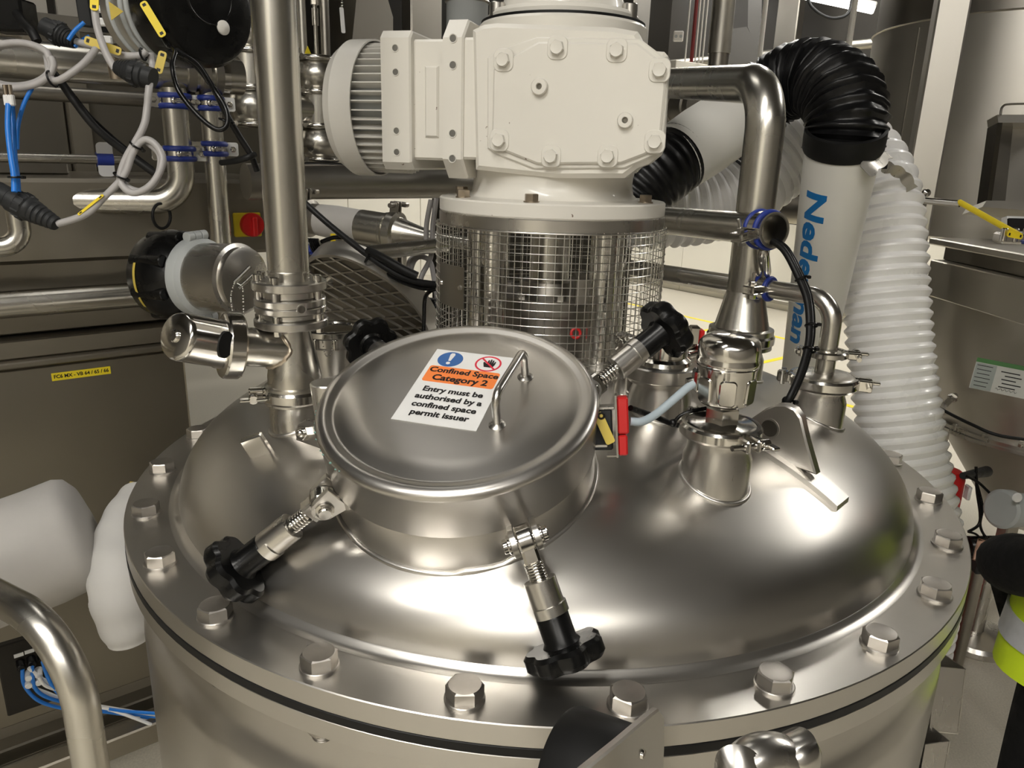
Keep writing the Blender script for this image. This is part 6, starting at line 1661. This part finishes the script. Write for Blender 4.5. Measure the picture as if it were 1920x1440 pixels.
sbox(0.0, 0.05, -0.1, -0.2, 0.0, zz(558), 'shelf_leg', ST)
# lower round hopper with flange, cone, sensor nipple and form
cx_ = PD(1992, 690, 2.890); 
TC = Matrix.Translation((cx_.x, cx_.y, 0))
dF = 2.02
def zf_(y): return PD(1900, y, 2.485).z
zf2 = PD(1768, 800, 2.866).z
rU, rF = 0.53, 0.461
low = thing('discharge_hopper', 'beige-reflecting round steel hopper with bolted rim at the right edge', 'hopper', Vector((cx_.x, cx_.y, zf2)))
zu = zz(558) - 0.002
m = M(); m.lathe([(0, zu), (rU, zu), (rU, zu - 0.18), (rF - 0.02, zf2 + 0.03), (rF - 0.02, zf2 + 0.01), (0, zf2 + 0.01)], TC, 96); m.build('shell', ST_HOP, low, 30)
m = M(); m.lathe([(0, zf2 - 0.02), (rF, zf2 - 0.02), (rF + 0.005, zf2 - 0.014), (rF + 0.005, zf2 - 0.004), (rF, zf2), (rF, zf2 + 0.012), (0, zf2 + 0.012)], TC, 96); fl2 = m.build('rim', ST, low, 30)
for k in range(24):
    a = 2 * pi * k / 24; m = M(); T = FR((cx_.x + (rF - 0.009) * cos(a), cx_.y + (rF - 0.009) * sin(a), zf2 + 0.012), ZX); m.hexa(T, 0.017, 0.012); m.build('rim_bolt', ST_POL, fl2, 25)
m = M(); m.lathe([(0, 0.42), (0.15, 0.42), (0.16, 0.46), (rF - 0.06, zf2 - 0.021), (0, zf2 - 0.021)], TC, 72); m.build('cone', ST_HOP, low, 30)
for k in range(3):
    a = 2 * pi * k / 3 + 0.3; m = M(); m.cyl((cx_.x + 0.38 * cos(a), cx_.y + 0.38 * sin(a), 0), (cx_.x + 0.41 * cos(a), cx_.y + 0.41 * sin(a), zf2 - 0.01), 0.022); m.build('leg', ST, low, 30)
q = PD(1782, 752, 2.706)
m = M(); m.cyl(PD(1768, 762, 2.608), PD(1790, 742, 2.768), 0.011, seg=14); m.hexa(FR(PD(1784, 748, 2.706), (1, 0.6, 0.6)), 0.03, 0.012); m.build('sensor_nipple', ST, low, 30)
cable([PD(1757, 762, 2.583), PD(1770, 770, 2.534), PD(1820, 795, 2.435), PD(1880, 818, 2.374), PD(1990, 830, 2.337)], 0.0055, BLACKR, 'black cable swept across the right-hand discharge hopper')
# inspection form on the hopper
P00, P10, P11, P01 = PD(1823, 668, 2.509), PD(1960, 694, 2.398), PD(1962, 760, 2.398), PD(1828, 726, 2.509)
fn = (P10 - P00).cross(P01 - P00).normalized()
if fn.dot(CAM - P00) < 0: fn = -fn
TF = FR((P00 + P10 + P11 + P01) / 4, fn, P10 - P00)
fw_, fh_ = (P10 - P00).length, (P01 - P00).length
frm = thing('inspection_form', 'printed status form with a green header on the discharge hopper', 'notice', TF)
m = M(); m.box((0, 0, 0), (fw_, fh_, 0.002), TF); m.build('sheet', PAPER, frm, 0)
m = M(); m.box((0, fh_ * 0.43, 0.0013), (fw_, fh_ * 0.14, 0.0008), TF); m.build('green_header', GREENP, frm, 0)
m = M(); m.box((-fw_ * 0.345, -fh_ * 0.075, 0.0013), (fw_ * 0.29, fh_ * 0.83, 0.0006), TF); m.build('grey_column', PAPERG, frm, 0)
for k in range(6):
    m = M(); m.box((-fw_ * 0.36, fh_ * (0.27 - 0.13 * k), 0.0018), (fw_ * (0.22 - 0.02 * (k % 3)), fh_ * 0.022, 0.0003), TF); m.build('print_line', INK, frm, 0)
for k in range(5):
    m = M(); m.box((0.0 + 0.01 * (k % 2), fh_ * (0.2 - 0.12 * k), 0.0013), (fw_ * (0.26 - 0.03 * (k % 3)), fh_ * 0.035, 0.0003), TF); m.build('print_line', INK, frm, 0)
m = M(); P = [TF @ Vector((-0.03 + 0.004 * k, fh_ * -0.36 + 0.004 * sin(k * 2.1), 0.0018)) for k in range(16)]; m.tube(P, 0.0007, 5); m.build('signature', INK, frm, 0)
# valve, cables and motor under the hopper
q = PD(1895, 955, 2.460)
bv = thing('butterfly_valve', 'grey round valve body under the discharge hopper beside the black sleeve', 'valve', q)
T = FR(q, (-0.9, -0.3, 0.15))
m = M(); m.lathe([(0, -0.10), (0.055, -0.10), (0.055, 0.0), (0.064, 0.006), (0.064, 0.042), (0.055, 0.048), (0, 0.048)], T, 36); m.build('body', GREYP, bv, 30)
m = M(); m.lathe([(0, 0), (0.016, 0), (0.014, 0.004), (0, 0.005)], FR(PD(1907, 933, 2.374), (0, -1, 0.1)), 24); m.build('pale_button', STICK, bv, 30)
m = M(); m.box(PD(1885, 1010, 2.460), (0.04, 0.05, 0.13), ID, 0.004); m.build('lower_bracket', ST_DARK, bv, 0)
q = PD(1840, 890, 2.583)
m = M(); m.cyl(PD(1806, 892, 2.534), PD(1850, 884, 2.706), 0.012, 0.02, 14); tag(m.build('level_probe', DKGREY, None, 30), 'dark probe with a plug under the hopper rim', 'sensor')
cable([PD(1830, 875, 2.583), PD(1832, 920, 2.583), PD(1838, 965, 2.583), PD(1834, 985, 2.583), PD(1815, 997, 2.583)], 0.005, BLACK, 'black cable hanging down left under the hopper rim')
cable([PD(1812, 893, 2.521), PD(1835, 905, 2.521), PD(1862, 930, 2.521), PD(1884, 945, 2.497)], 0.0045, BLACK, 'black cable running from the probe to the grey valve')
cable([PD(1831, 905, 2.583), PD(1842, 950, 2.583), PD(1838, 985, 2.583), PD(1850, 1010, 2.583), PD(1868, 1025, 2.521)], 0.0045, BLACK, 'black cable curving to the black motor by the sleeve')
cable([PD(1815, 997, 2.583), PD(1832, 1003, 2.583), PD(1842, 1020, 2.583)], 0.004, BLACK, 'thin black cable end at the black motor')
q = PD(1845, 1025, 2.583)
mo = thing('black_gearmotor', 'small black motor behind the tank flange at the right', 'motor', q)
m = M(); m.cyl(q + Vector((-0.06, 0, 0)), q + Vector((0.08, 0.03, -0.01)), 0.035, seg=28, bev=0.006); m.build('motor_body', BLACK, mo, 30)
m = M(); m.box(q + Vector((0, 0, -0.06)), (0.05, 0.05, 0.07), ID, 0.004); m.build('motor_foot', DKGREY, mo, 0)
m = M(); m.cyl(Vector((q.x, q.y, 0)), q - ZX * 0.09, 0.02); m.build('stand', ST_DARK, mo, 30)
q = PD(1785, 915, 2.6); s_ = m_of(1, q)
rb = thing('red_drum', 'red rounded container behind the white hose near the flange', 'container', Vector((q.x, q.y, 0)))
m = M(); m.lathe([(0, 0.0), (26 * s_, 0.0), (28 * s_, 0.02), (28 * s_, q.z + 22 * s_), (20 * s_, q.z + 36 * s_), (8 * s_, q.z + 40 * s_), (0, q.z + 40 * s_)], Matrix.Translation((q.x - 0.02, q.y, 0)), 36); m.build('body', RED, rb, 40)
m = M(); m.box(q + Vector((0.05, -0.01, -0.01)), (0.012, 0.03, 0.05), ID, 0.003); m.build('label_clip', STICK, rb, 0)
q = PZ(1828, 1178, 0.06)
cf = thing('machine_stand', 'round steel machine stand on the floor at the right', 'machine stand', Vector((q.x, q.y, 0)))
m = M(); m.lathe([(0, 0), (0.13, 0), (0.14, 0.012), (0.14, 0.03), (0.13, 0.045), (0.03, 0.06), (0.03, 0.35), (0, 0.35)], Matrix.Translation((q.x, q.y, 0)), 48); m.build('foot', ST, cf, 30)
# folded brackets on the tank's right side
for i, (c, lab) in enumerate((([(1757, 1250), (1812, 1255), (1796, 1386), (1742, 1372)], 'folded open-topped steel bracket on the right side of the tank, upper one'), ([(1735, 1396), (1782, 1390), (1772, 1470), (1722, 1470)], 'folded open-topped steel bracket on the right side of the tank, lower one'))):
    d_ = 1.33 if i == 0 else 1.30
    P = [PD(x, y, d_) for x, y in c]
    fb = thing('folded_bracket', lab, 'bracket', P[3], 'folded tank brackets')
    w = P[1] - P[0]; h = P[3] - P[0]; dpt = Vector((-0.35, 0.9, 0)).normalized() * 0.10
    for nm, o, u, v in (('front_sheet', P[0], w, h), ('side_sheet', P[1], dpt, h), ('back_sheet', P[0] + dpt, w, h), ('bottom_sheet', P[3], w, dpt)):
        n = u.cross(v).normalized() * 0.0025
        m = M(); vs = [o, o + u, o + u + v, o + v]; vs += [p + n for p in vs]
        m.add(vs, [[0, 1, 2, 3], [7, 6, 5, 4], [0, 4, 5, 1], [1, 5, 6, 2], [2, 6, 7, 3], [3, 7, 4, 0]]); m.build(nm, ST if nm != 'back_sheet' else ST_DARK, fb, 0)

# ================================================================== far background, upper right
def pole(x, y, d, r, mat, name, label, cat, z0=0.0, z1=None):
    q = PD(x, y, d); m = M(); m.cyl(Vector((q.x, q.y, z0)), Vector((q.x, q.y, z1 or CEIL_Z - 0.01)), r, seg=16); return tag(m.build(name, mat, None, 30), label, cat)
gd = thing('round_duct', 'vertical galvanised round duct behind the thick bent pipe', 'duct', PD(1352, 118, 4.5))
q = PD(1352, 60, 4.5); r_ = m_of(21, q); zl_ = PD(1348, 122, 4.5).z
m = M(); m.cyl(Vector((q.x, q.y, zl_ + 0.07)), Vector((q.x, q.y, CEIL_Z - 0.01)), r_, seg=32); m.build('duct', GALV, gd, 30)
m = M(); m.cyl(Vector((q.x, q.y, zl_ - 0.3)), Vector((q.x, q.y, zl_ + 0.07)), r_ * 0.9, seg=32); m.build('lower_sleeve', ST_DARK, gd, 30)
labs = ['thin white conduit left of the red one', 'thick dark red conduit among the white ones', 'thin white conduit right of the red one', 'thin white conduit second right of the red one', 'thin white conduit furthest right of the red one']
for i, (x, y, r, mt) in enumerate(((1290, 50, 1.6, OFFWH), (1302, 50, 3.4, DKRED), (1309, 50, 1.6, OFFWH), (1316, 50, 1.5, OFFWH), (1323, 50, 1.5, OFFWH))):
    q = PD(x, y, 4.8); m = M(); zq = PD(x, 116, 4.8).z; m.cyl(Vector((q.x, q.y, zq)), Vector((q.x, q.y, CEIL_Z - 0.01)), m_of(r, q), seg=10); tag(m.build('conduit', mt, None, 30), labs[i], 'conduit', 'overhead conduits')
m = M(); q = PD(1290, 117, 4.85); abox(m, q.dot(AX) - 0.15, q.dot(AX) + 0.55, q.dot(BX) - 0.03, q.dot(BX) + 0.15, q.z - 0.06, q.z); tag(m.build('cable_tray', WALLM, None, 0), 'pale cable tray below the red and white conduits', 'cable tray')
q = PD(1272, 68, 4.9); jb2 = thing('junction_box', 'small pale junction box beside the red conduit', 'junction box', q); T = FR(q, CAM - q, RT)
m = M(); m.box((0, 0, 0), (0.065, 0.065, 0.04), T, 0.006); m.build('box', OFFWH, jb2, 0)
for s in (-1, 1):
    m = M(); m.cyl(T @ Vector((s * 0.015, 0, 0.02)), T @ Vector((s * 0.015, 0, 0.024)), 0.01, seg=12); m.build('knockout', GREYP, jb2, 0)
gh = thing('grey_hopper', 'grey tapered duct hopper behind the black elbow', 'hopper', PD(1410, 110, 5.2))
hexpart2 = lambda pts, d, th, name, mat, parent: quad_px(pts, d, th, name, mat, parent)
quad_px([(1366, 55), (1400, 50), (1432, 105), (1432, 128), (1360, 128)], 5.2, 0.5, 'taper', DULL, gh)
quad_px([(1368, -60), (1404, -60), (1402, 52), (1366, 55)], 5.25, 0.4, 'dark_throat', BULK, gh)
quad_px([(1404, -60), (1430, -60), (1426, 100), (1402, 52)], 5.3, 0.4, 'side_panel', DULL, gh)
pole(1432, 40, 4.4, 0.014, OFFWH, 'hanger_rod', 'thin pale rod left of the black elbow', 'rod', 2.0)
pole(1598, 40, 4.2, 0.016, OFFWH, 'hanger_rod', 'thin pale rod in front of the strip light', 'rod', 1.9)
def wall_slab(x0, x1, y0, y1, a, mat, name, label, cat):
    m = M(); bL, bR = PA(x0, (y0 + y1) / 2, a).dot(BX), PA(x1, (y0 + y1) / 2, a).dot(BX); z0, z1 = PA((x0 + x1) / 2, y1, a).z, min(PA((x0 + x1) / 2, y0, a).z, CEIL_Z - 0.02)
    abox(m, a, a + 0.12, min(bL, bR), max(bL, bR), z0, z1, 0.01); return tag(m.build(name, mat, None, 0), label, cat)
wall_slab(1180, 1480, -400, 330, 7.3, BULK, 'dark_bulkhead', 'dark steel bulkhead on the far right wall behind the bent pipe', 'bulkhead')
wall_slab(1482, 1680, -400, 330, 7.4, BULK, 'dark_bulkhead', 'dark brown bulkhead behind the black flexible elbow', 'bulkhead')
wall_slab(1460, 1500, -300, 290, 6.6, ST_DARK, 'wall_post', 'grey vertical post behind the left of the black elbow', 'post')
m = M(); q0 = PA(1240, 122, 6.9); q1 = PA(1660, 140, 6.9); m.cyl(AB(6.9, q0.dot(BX), q0.z), AB(6.9, q1.dot(BX) - 1.0, q0.z), 0.05, seg=20); tag(m.build('far_pipe', GALV, None, 30), 'far horizontal grey pipe above the thick bent pipe', 'pipe')
for i, (y, r, mt) in enumerate(((328, 0.05, ST_DARK), (352, 0.045, ST_PIPE), (392, 0.11, ST_DARK))):
    q0 = PD(1465, y, 5.0); m = M(); d_ = BX; m.cyl(q0 - BX * 0.55, q0 + BX * 0.9, r * 0.8, seg=24); tag(m.build('distant_pipe', mt, None, 30), ['dark distant pipe, upper of three between bent pipe and fume arm', 'steel distant pipe, middle of three between bent pipe and fume arm', 'thick dark distant pipe, lowest of three between bent pipe and fume arm'][i], 'pipe')
q = PD(1280, 200, 3.4); m = M()
cc = PD(1262, 205, 3.2); dd = PD(1300, 200, 3.1); m.cyl(cc - (dd - cc) * 3, dd + (dd - cc) * 0.2, m_of(27, cc), seg=28)
for k in (0.2, 0.9): m.torus(cc + (dd - cc) * k, dd - cc, m_of(27, cc), 0.006, 28, 6)
tag(m.build('ribbed_duct', ST_DARK, None, 30), 'dark ribbed duct just right of the gearbox cover', 'duct')
# hanging cable loop and far strip light
L_ = [PD(x, y, 5.5) for x, y in ((1512, -20), (1520, 10), (1545, 30), (1570, 34), (1592, 22), (1600, -20))]
cable(L_, 0.012, DKGREY, 'dark cable loop hanging below the far strip light', 8, 'hanging_cable')
q0, q1 = PD(1490, -13, 7.0), PD(1636, 18, 7.0)
tl = thing('strip_light', 'lit fluorescent strip light far behind the black elbow', 'ceiling light', (q0 + q1) / 2)
T = FR((q0 + q1) / 2, CAM - q0, q1 - q0); Lx = (q1 - q0).length
m = M(); m.box((0, 0, 0), (Lx, 0.075, 0.05), T, 0.01); m.build('diffuser', glow('strip_glow', LAMP_COL, 4.0), tl, 0)
m = M(); m.box((0, 0.02, -0.05), (Lx * 1.02, 0.1, 0.05), T, 0.01); m.build('housing', OFFWH, tl, 0)

# ================================================================== foreground bracket and grips
q = PD(1160, 1380, 0.60)
T = FR(PD(1130, 1470, 0.62), (0.86, -0.42, 0.28), (0, 0.2, 1))
axl = Vector((0.80, -0.52, 0.12)).normalized()
c = PD(1128, 1462, 0.60)
T = FR(c, axl, ZX)
gr = thing('guard_roller', 'black rubber roller with a steel cheek plate in front of the flange', 'roller', Vector((c.x, c.y, 0)))
Rr = m_of(112, c)
m = M(); m.lathe([(0, -0.034), (Rr * 0.97, -0.034), (Rr, -0.03), (Rr, 0.016), (Rr * 0.96, 0.02), (0, 0.02)], T, 72); m.build('rubber_roller', BLACKR, gr, 30)
def chk(x, y):
    p = PP(x, y, c + axl * 0.022, axl); l = T.inverted() @ p; return (l.x, l.y)
o = [chk(*p) for p in ((1226, 1326), (1236, 1340), (1236, 1400), (1230, 1500), (1060, 1520), (1066, 1460), (1085, 1440), (1150, 1388), (1212, 1336))]
m = M(); m.prism(o, 0.021, 0.027, T, 0.0015); ck = m.build('cheek_plate', ST_FLANGE, gr, 20)
pp = PP(1204, 1414, c + axl * 0.027, axl)
m = M(); m.lathe([(0, 0), (0.0042, 0), (0.0035, 0.002), (0, 0.003)], FR(pp, axl), 16); m.build('cheek_screw', ST_POL, ck, 30)
m = M(); m.cyl(Vector((c.x, c.y - 0.0, 0.0)), c - ZX * Rr * 0.6, 0.024, seg=20); m.cyl(Vector((c.x, c.y, 0)), Vector((c.x, c.y, 0.012)), 0.08, seg=30); m.build('post', ST, gr, 30)
P0 = PD(1432, 1440, 0.60)
bp_ = [PD(1376, 1500, 0.60), PD(1384, 1455, 0.60), PD(1412, 1424, 0.60), PD(1448, 1416, 0.605), PD(1478, 1430, 0.61), PD(1490, 1470, 0.62)]
bs_ = spline([Vector((bp_[0].x, bp_[0].y, 0.02)), Vector((bp_[0].x, bp_[0].y, 0.9))] + bp_ + [Vector((bp_[-1].x, bp_[-1].y, 0.9)), Vector((bp_[-1].x, bp_[-1].y, 0.02))], 10)
m = M(); m.tube(bs_, m_of(42, P0), 32); tag(m.build('grab_rail', ST, None, 60), 'rounded top of a steel grab rail at the bottom edge beside the roller', 'rail')

# ================================================================== the person at the right edge
def skin_mesh(verts, edges, radii, root=0, sub=2):
    me = bpy.data.meshes.new('figure'); me.from_pydata([tuple(v) for v in verts], edges, [])
    ob = bpy.data.objects.new('figure', me); COL.objects.link(ob)
    ob.modifiers.new('s', 'SKIN')
    for i, r in enumerate(radii):
        sv_ = me.skin_vertices[0].data[i]; sv_.radius = (r, r) if not isinstance(r, tuple) else r; sv_.use_root = (i == root)
    sb = ob.modifiers.new('u', 'SUBSURF'); sb.levels = sub; sb.render_levels = sub
    dg = bpy.context.evaluated_depsgraph_get()
    rm = bpy.data.meshes.new_from_object(ob.evaluated_get(dg))
    vs = [v.co.copy() for v in rm.vertices]; fs = [list(p.vertices) for p in rm.polygons]
    bpy.data.objects.remove(ob); bpy.data.meshes.remove(me); bpy.data.meshes.remove(rm)
    m = M(); m.add(vs, fs); return m
pcx, pcy = 1.168, -0.06
person = thing('person', 'person in a black jacket and yellow hi-vis vest standing at the right edge', 'person', Matrix.Translation((pcx, pcy, 0)) @ Matrix.Rotation(radians(20), 4, 'Z'))
TPn = WM['person']
# local frame: facing +y, x to the person's right ; near arm on -x is bent with the hand at the hip
J = {'pelvis': (0, 0, 0.95), 'waist': (0, 0, 1.08), 'chest': (0, 0.0, 1.30), 'neck0': (0, -0.01, 1.45), 'neck1': (0, 0.005, 1.53), 'head': (0, 0.02, 1.62), 'crown': (0, 0.015, 1.70),
     'shl': (-0.17, 0, 1.40), 'ell': (-0.285, -0.06, 1.10), 'wrl': (-0.20, 0.15, 1.00), 'shr': (0.17, 0, 1.40), 'elr': (0.24, -0.02, 1.10), 'wrr': (0.25, 0.06, 0.86),
     'hipl': (-0.085, 0, 0.90), 'knl': (-0.10, 0.015, 0.50), 'anl': (-0.105, -0.02, 0.09), 'tol': (-0.12, 0.12, 0.04), 'hipr': (0.085, 0, 0.90), 'knr': (0.10, 0.015, 0.50), 'anr': (0.105, -0.02, 0.09), 'tor': (0.12, 0.12, 0.04)}
R0 = {'pelvis': (0.15, 0.11), 'waist': (0.14, 0.105), 'chest': (0.165, 0.12), 'neck0': 0.062, 'neck1': 0.055, 'head': 0.088, 'crown': 0.07, 'shl': 0.062, 'ell': 0.042, 'wrl': 0.028, 'shr': 0.062, 'elr': 0.042, 'wrr': 0.028,
      'hipl': 0.088, 'knl': 0.058, 'anl': 0.04, 'tol': 0.035, 'hipr': 0.088, 'knr': 0.058, 'anr': 0.04, 'tor': 0.035}
ED = [('pelvis', 'waist'), ('waist', 'chest'), ('chest', 'neck0'), ('neck0', 'neck1'), ('neck1', 'head'), ('head', 'crown'), ('chest', 'shl'), ('shl', 'ell'), ('ell', 'wrl'), ('chest', 'shr'), ('shr', 'elr'), ('elr', 'wrr'),
      ('pelvis', 'hipl'), ('hipl', 'knl'), ('knl', 'anl'), ('anl', 'tol'), ('pelvis', 'hipr'), ('hipr', 'knr'), ('knr', 'anr'), ('anr', 'tor')]
def fig(keys, grow, name, mat, sub=2, over=None):
    ks = [k for k in J if k in keys]; ix = {k: i for i, k in enumerate(ks)}
    ed = [(ix[a], ix[b]) for a, b in ED if a in ix and b in ix]
    rr = []
    for k in ks:
        r = (over or {}).get(k, R0[k]); rr.append(tuple(x + grow for x in r) if isinstance(r, tuple) else r + grow)
    m = skin_mesh([J[k] for k in ks], ed, rr, 0, sub)
    m.v = [TPn @ v for v in m.v]
    return m.build(name, mat, person, 70)
fig(set(J), 0.0, 'body', SKIN)
fig({'pelvis', 'waist', 'chest', 'neck0', 'shl', 'ell', 'wrl', 'shr', 'elr', 'wrr'}, 0.032, 'jacket', CLOTHB, 2, {'pelvis': (0.11, 0.08), 'waist': (0.115, 0.08), 'chest': (0.13, 0.095)})
fig({'pelvis', 'hipl', 'knl', 'anl', 'hipr', 'knr', 'anr'}, 0.016, 'trousers', CLOTHB)
# vest: oval shell from shoulder to hem, with two reflective bands
def oval_shell(levels, name, mat, th=0.006, seg=56):
    m = M(); vs = []; n = len(levels)
    for (z, a, b, fl) in levels:
        for k in range(seg):
            t = 2 * pi * k / seg; w_ = 1 + fl * sin(5 * t + z * 9)
            vs.append(TPn @ Vector((a * cos(t) * w_, b * sin(t) * w_, z)))
    for (z, a, b, fl) in levels:
        for k in range(seg):
            t = 2 * pi * k / seg; w_ = 1 + fl * sin(5 * t + z * 9)
            vs.append(TPn @ Vector(((a - th) * cos(t) * w_, (b - th) * sin(t) * w_, z)))
    fs = []
    o = n * seg
    for i in range(n - 1):
        for k in range(seg):
            k2 = (k + 1) % seg
            fs.append([i * seg + k, i * seg + k2, (i + 1) * seg + k2, (i + 1) * seg + k]); fs.append([o + i * seg + k, o + (i + 1) * seg + k, o + (i + 1) * seg + k2, o + i * seg + k2])
    for k in range(seg):
        k2 = (k + 1) % seg
        fs.append([k, o + k, o + k2, k2]); e_ = (n - 1) * seg; fs.append([e_ + k, e_ + k2, o + e_ + k2, o + e_ + k])
    m.add(vs, fs); return m.build(name, mat, person, 60)
oval_shell([(0.80, 0.225, 0.175, 0.035), (0.85, 0.22, 0.172, 0.03), (0.95, 0.212, 0.165, 0.015), (1.05, 0.195, 0.155, 0.008), (1.15, 0.195, 0.158, 0.005), (1.30, 0.205, 0.162, 0.0), (1.40, 0.19, 0.14, 0.0), (1.46, 0.12, 0.10, 0)], 'hi_vis_vest', HIVIS)
oval_shell([(0.86, 0.224, 0.176, 0.03), (0.915, 0.219, 0.172, 0.02)], 'reflective_band', REFLT)
oval_shell([(1.10, 0.199, 0.16, 0.007), (1.15, 0.199, 0.162, 0.005)], 'reflective_band', REFLT)
for s in ('l', 'r'):
    a_, t_ = TPn @ Vector(J['an' + s]), TPn @ Vector(J['to' + s])
    m = M(); f = (t_ - a_); f.z = 0; m.tube([Vector((a_.x, a_.y, 0.05)) - f * 0.35, Vector((a_.x, a_.y, 0.06)), Vector((t_.x, t_.y, 0.048)), Vector((t_.x, t_.y, 0.042)) + f * 0.4], 0.05, 16, rs=[0.035, 0.05, 0.046, 0.03]); m.cyl(Vector((a_.x, a_.y, 0.04)), Vector((a_.x, a_.y, 0.15)), 0.055, seg=20); m.build('boot', BLACKR, person, 50)
# hands: palm, four fingers and a thumb each
def hand(w, d, side, up, name='hand'):
    w = Vector(w); d = Vector(d).normalized(); s = Vector(side).normalized(); u = Vector(up).normalized()
    V_ = [w, w + d * 0.05]; Ee = [(0, 1)]; Rr_ = [0.024, (0.034, 0.016)]
    for k, (o, L) in enumerate(((-0.028, 0.065), (-0.01, 0.075), (0.009, 0.07), (0.027, 0.055))):
        b_ = w + d * 0.085 + s * o; i0 = len(V_); V_ += [b_, b_ + d * L * 0.5 - u * 0.012, b_ + d * L * 0.85 - u * 0.035]; Ee += [(1, i0), (i0, i0 + 1), (i0 + 1, i0 + 2)]; Rr_ += [0.0105, 0.009, 0.0075]
    i0 = len(V_); V_ += [w + d * 0.03 - s * 0.03, w + d * 0.06 - s * 0.055 - u * 0.01, w + d * 0.085 - s * 0.06 - u * 0.02]; Ee += [(0, i0), (i0, i0 + 1), (i0 + 1, i0 + 2)]; Rr_ += [0.013, 0.011, 0.009]
    m = skin_mesh(V_, Ee, Rr_, 0, 1); m.v = [TPn @ v for v in m.v]; return m.build(name, SKIN, person, 70)
hand(Vector(J['wrl']) + Vector((0.03, 0.03, -0.005)), (0.6, 0.3, -0.3), (0, 0.3, 1), (0.3, 1, 0))
hand(Vector(J['wrr']) + Vector((0, 0.01, -0.03)), (0, 0.15, -1), (0, 1, 0), (-1, 0, 0))
m = M(); m.ball((0, 0.0, 1.675), 0.098, 20, (0.9, 1.0, 0.92), TPn); m.build('hair', DKGREY, person, 60)
m = M(); m.tube([TPn @ Vector((0, 0.105, 1.64)), TPn @ Vector((0, 0.124, 1.61)), TPn @ Vector((0, 0.108, 1.60))], 0.012, 10, rs=[0.006, 0.013, 0.009]); m.build('nose', SKIN, person, 60)
for s in (-1, 1):
    m = M(); m.ball((s * 0.033, 0.098, 1.645), 0.010, 12, T=TPn); m.build('eye', INK, person, 60)
    m = M(); m.ball((s * 0.088, 0.01, 1.62), 0.026, 12, (0.4, 0.7, 1.2), T=TPn); m.build('ear', SKIN, person, 60)
m = M(); m.tube([TPn @ Vector((-0.022, 0.099, 1.575)), TPn @ Vector((0, 0.106, 1.573)), TPn @ Vector((0.022, 0.099, 1.575))], 0.005, 8); m.build('mouth', SRED, person, 60)
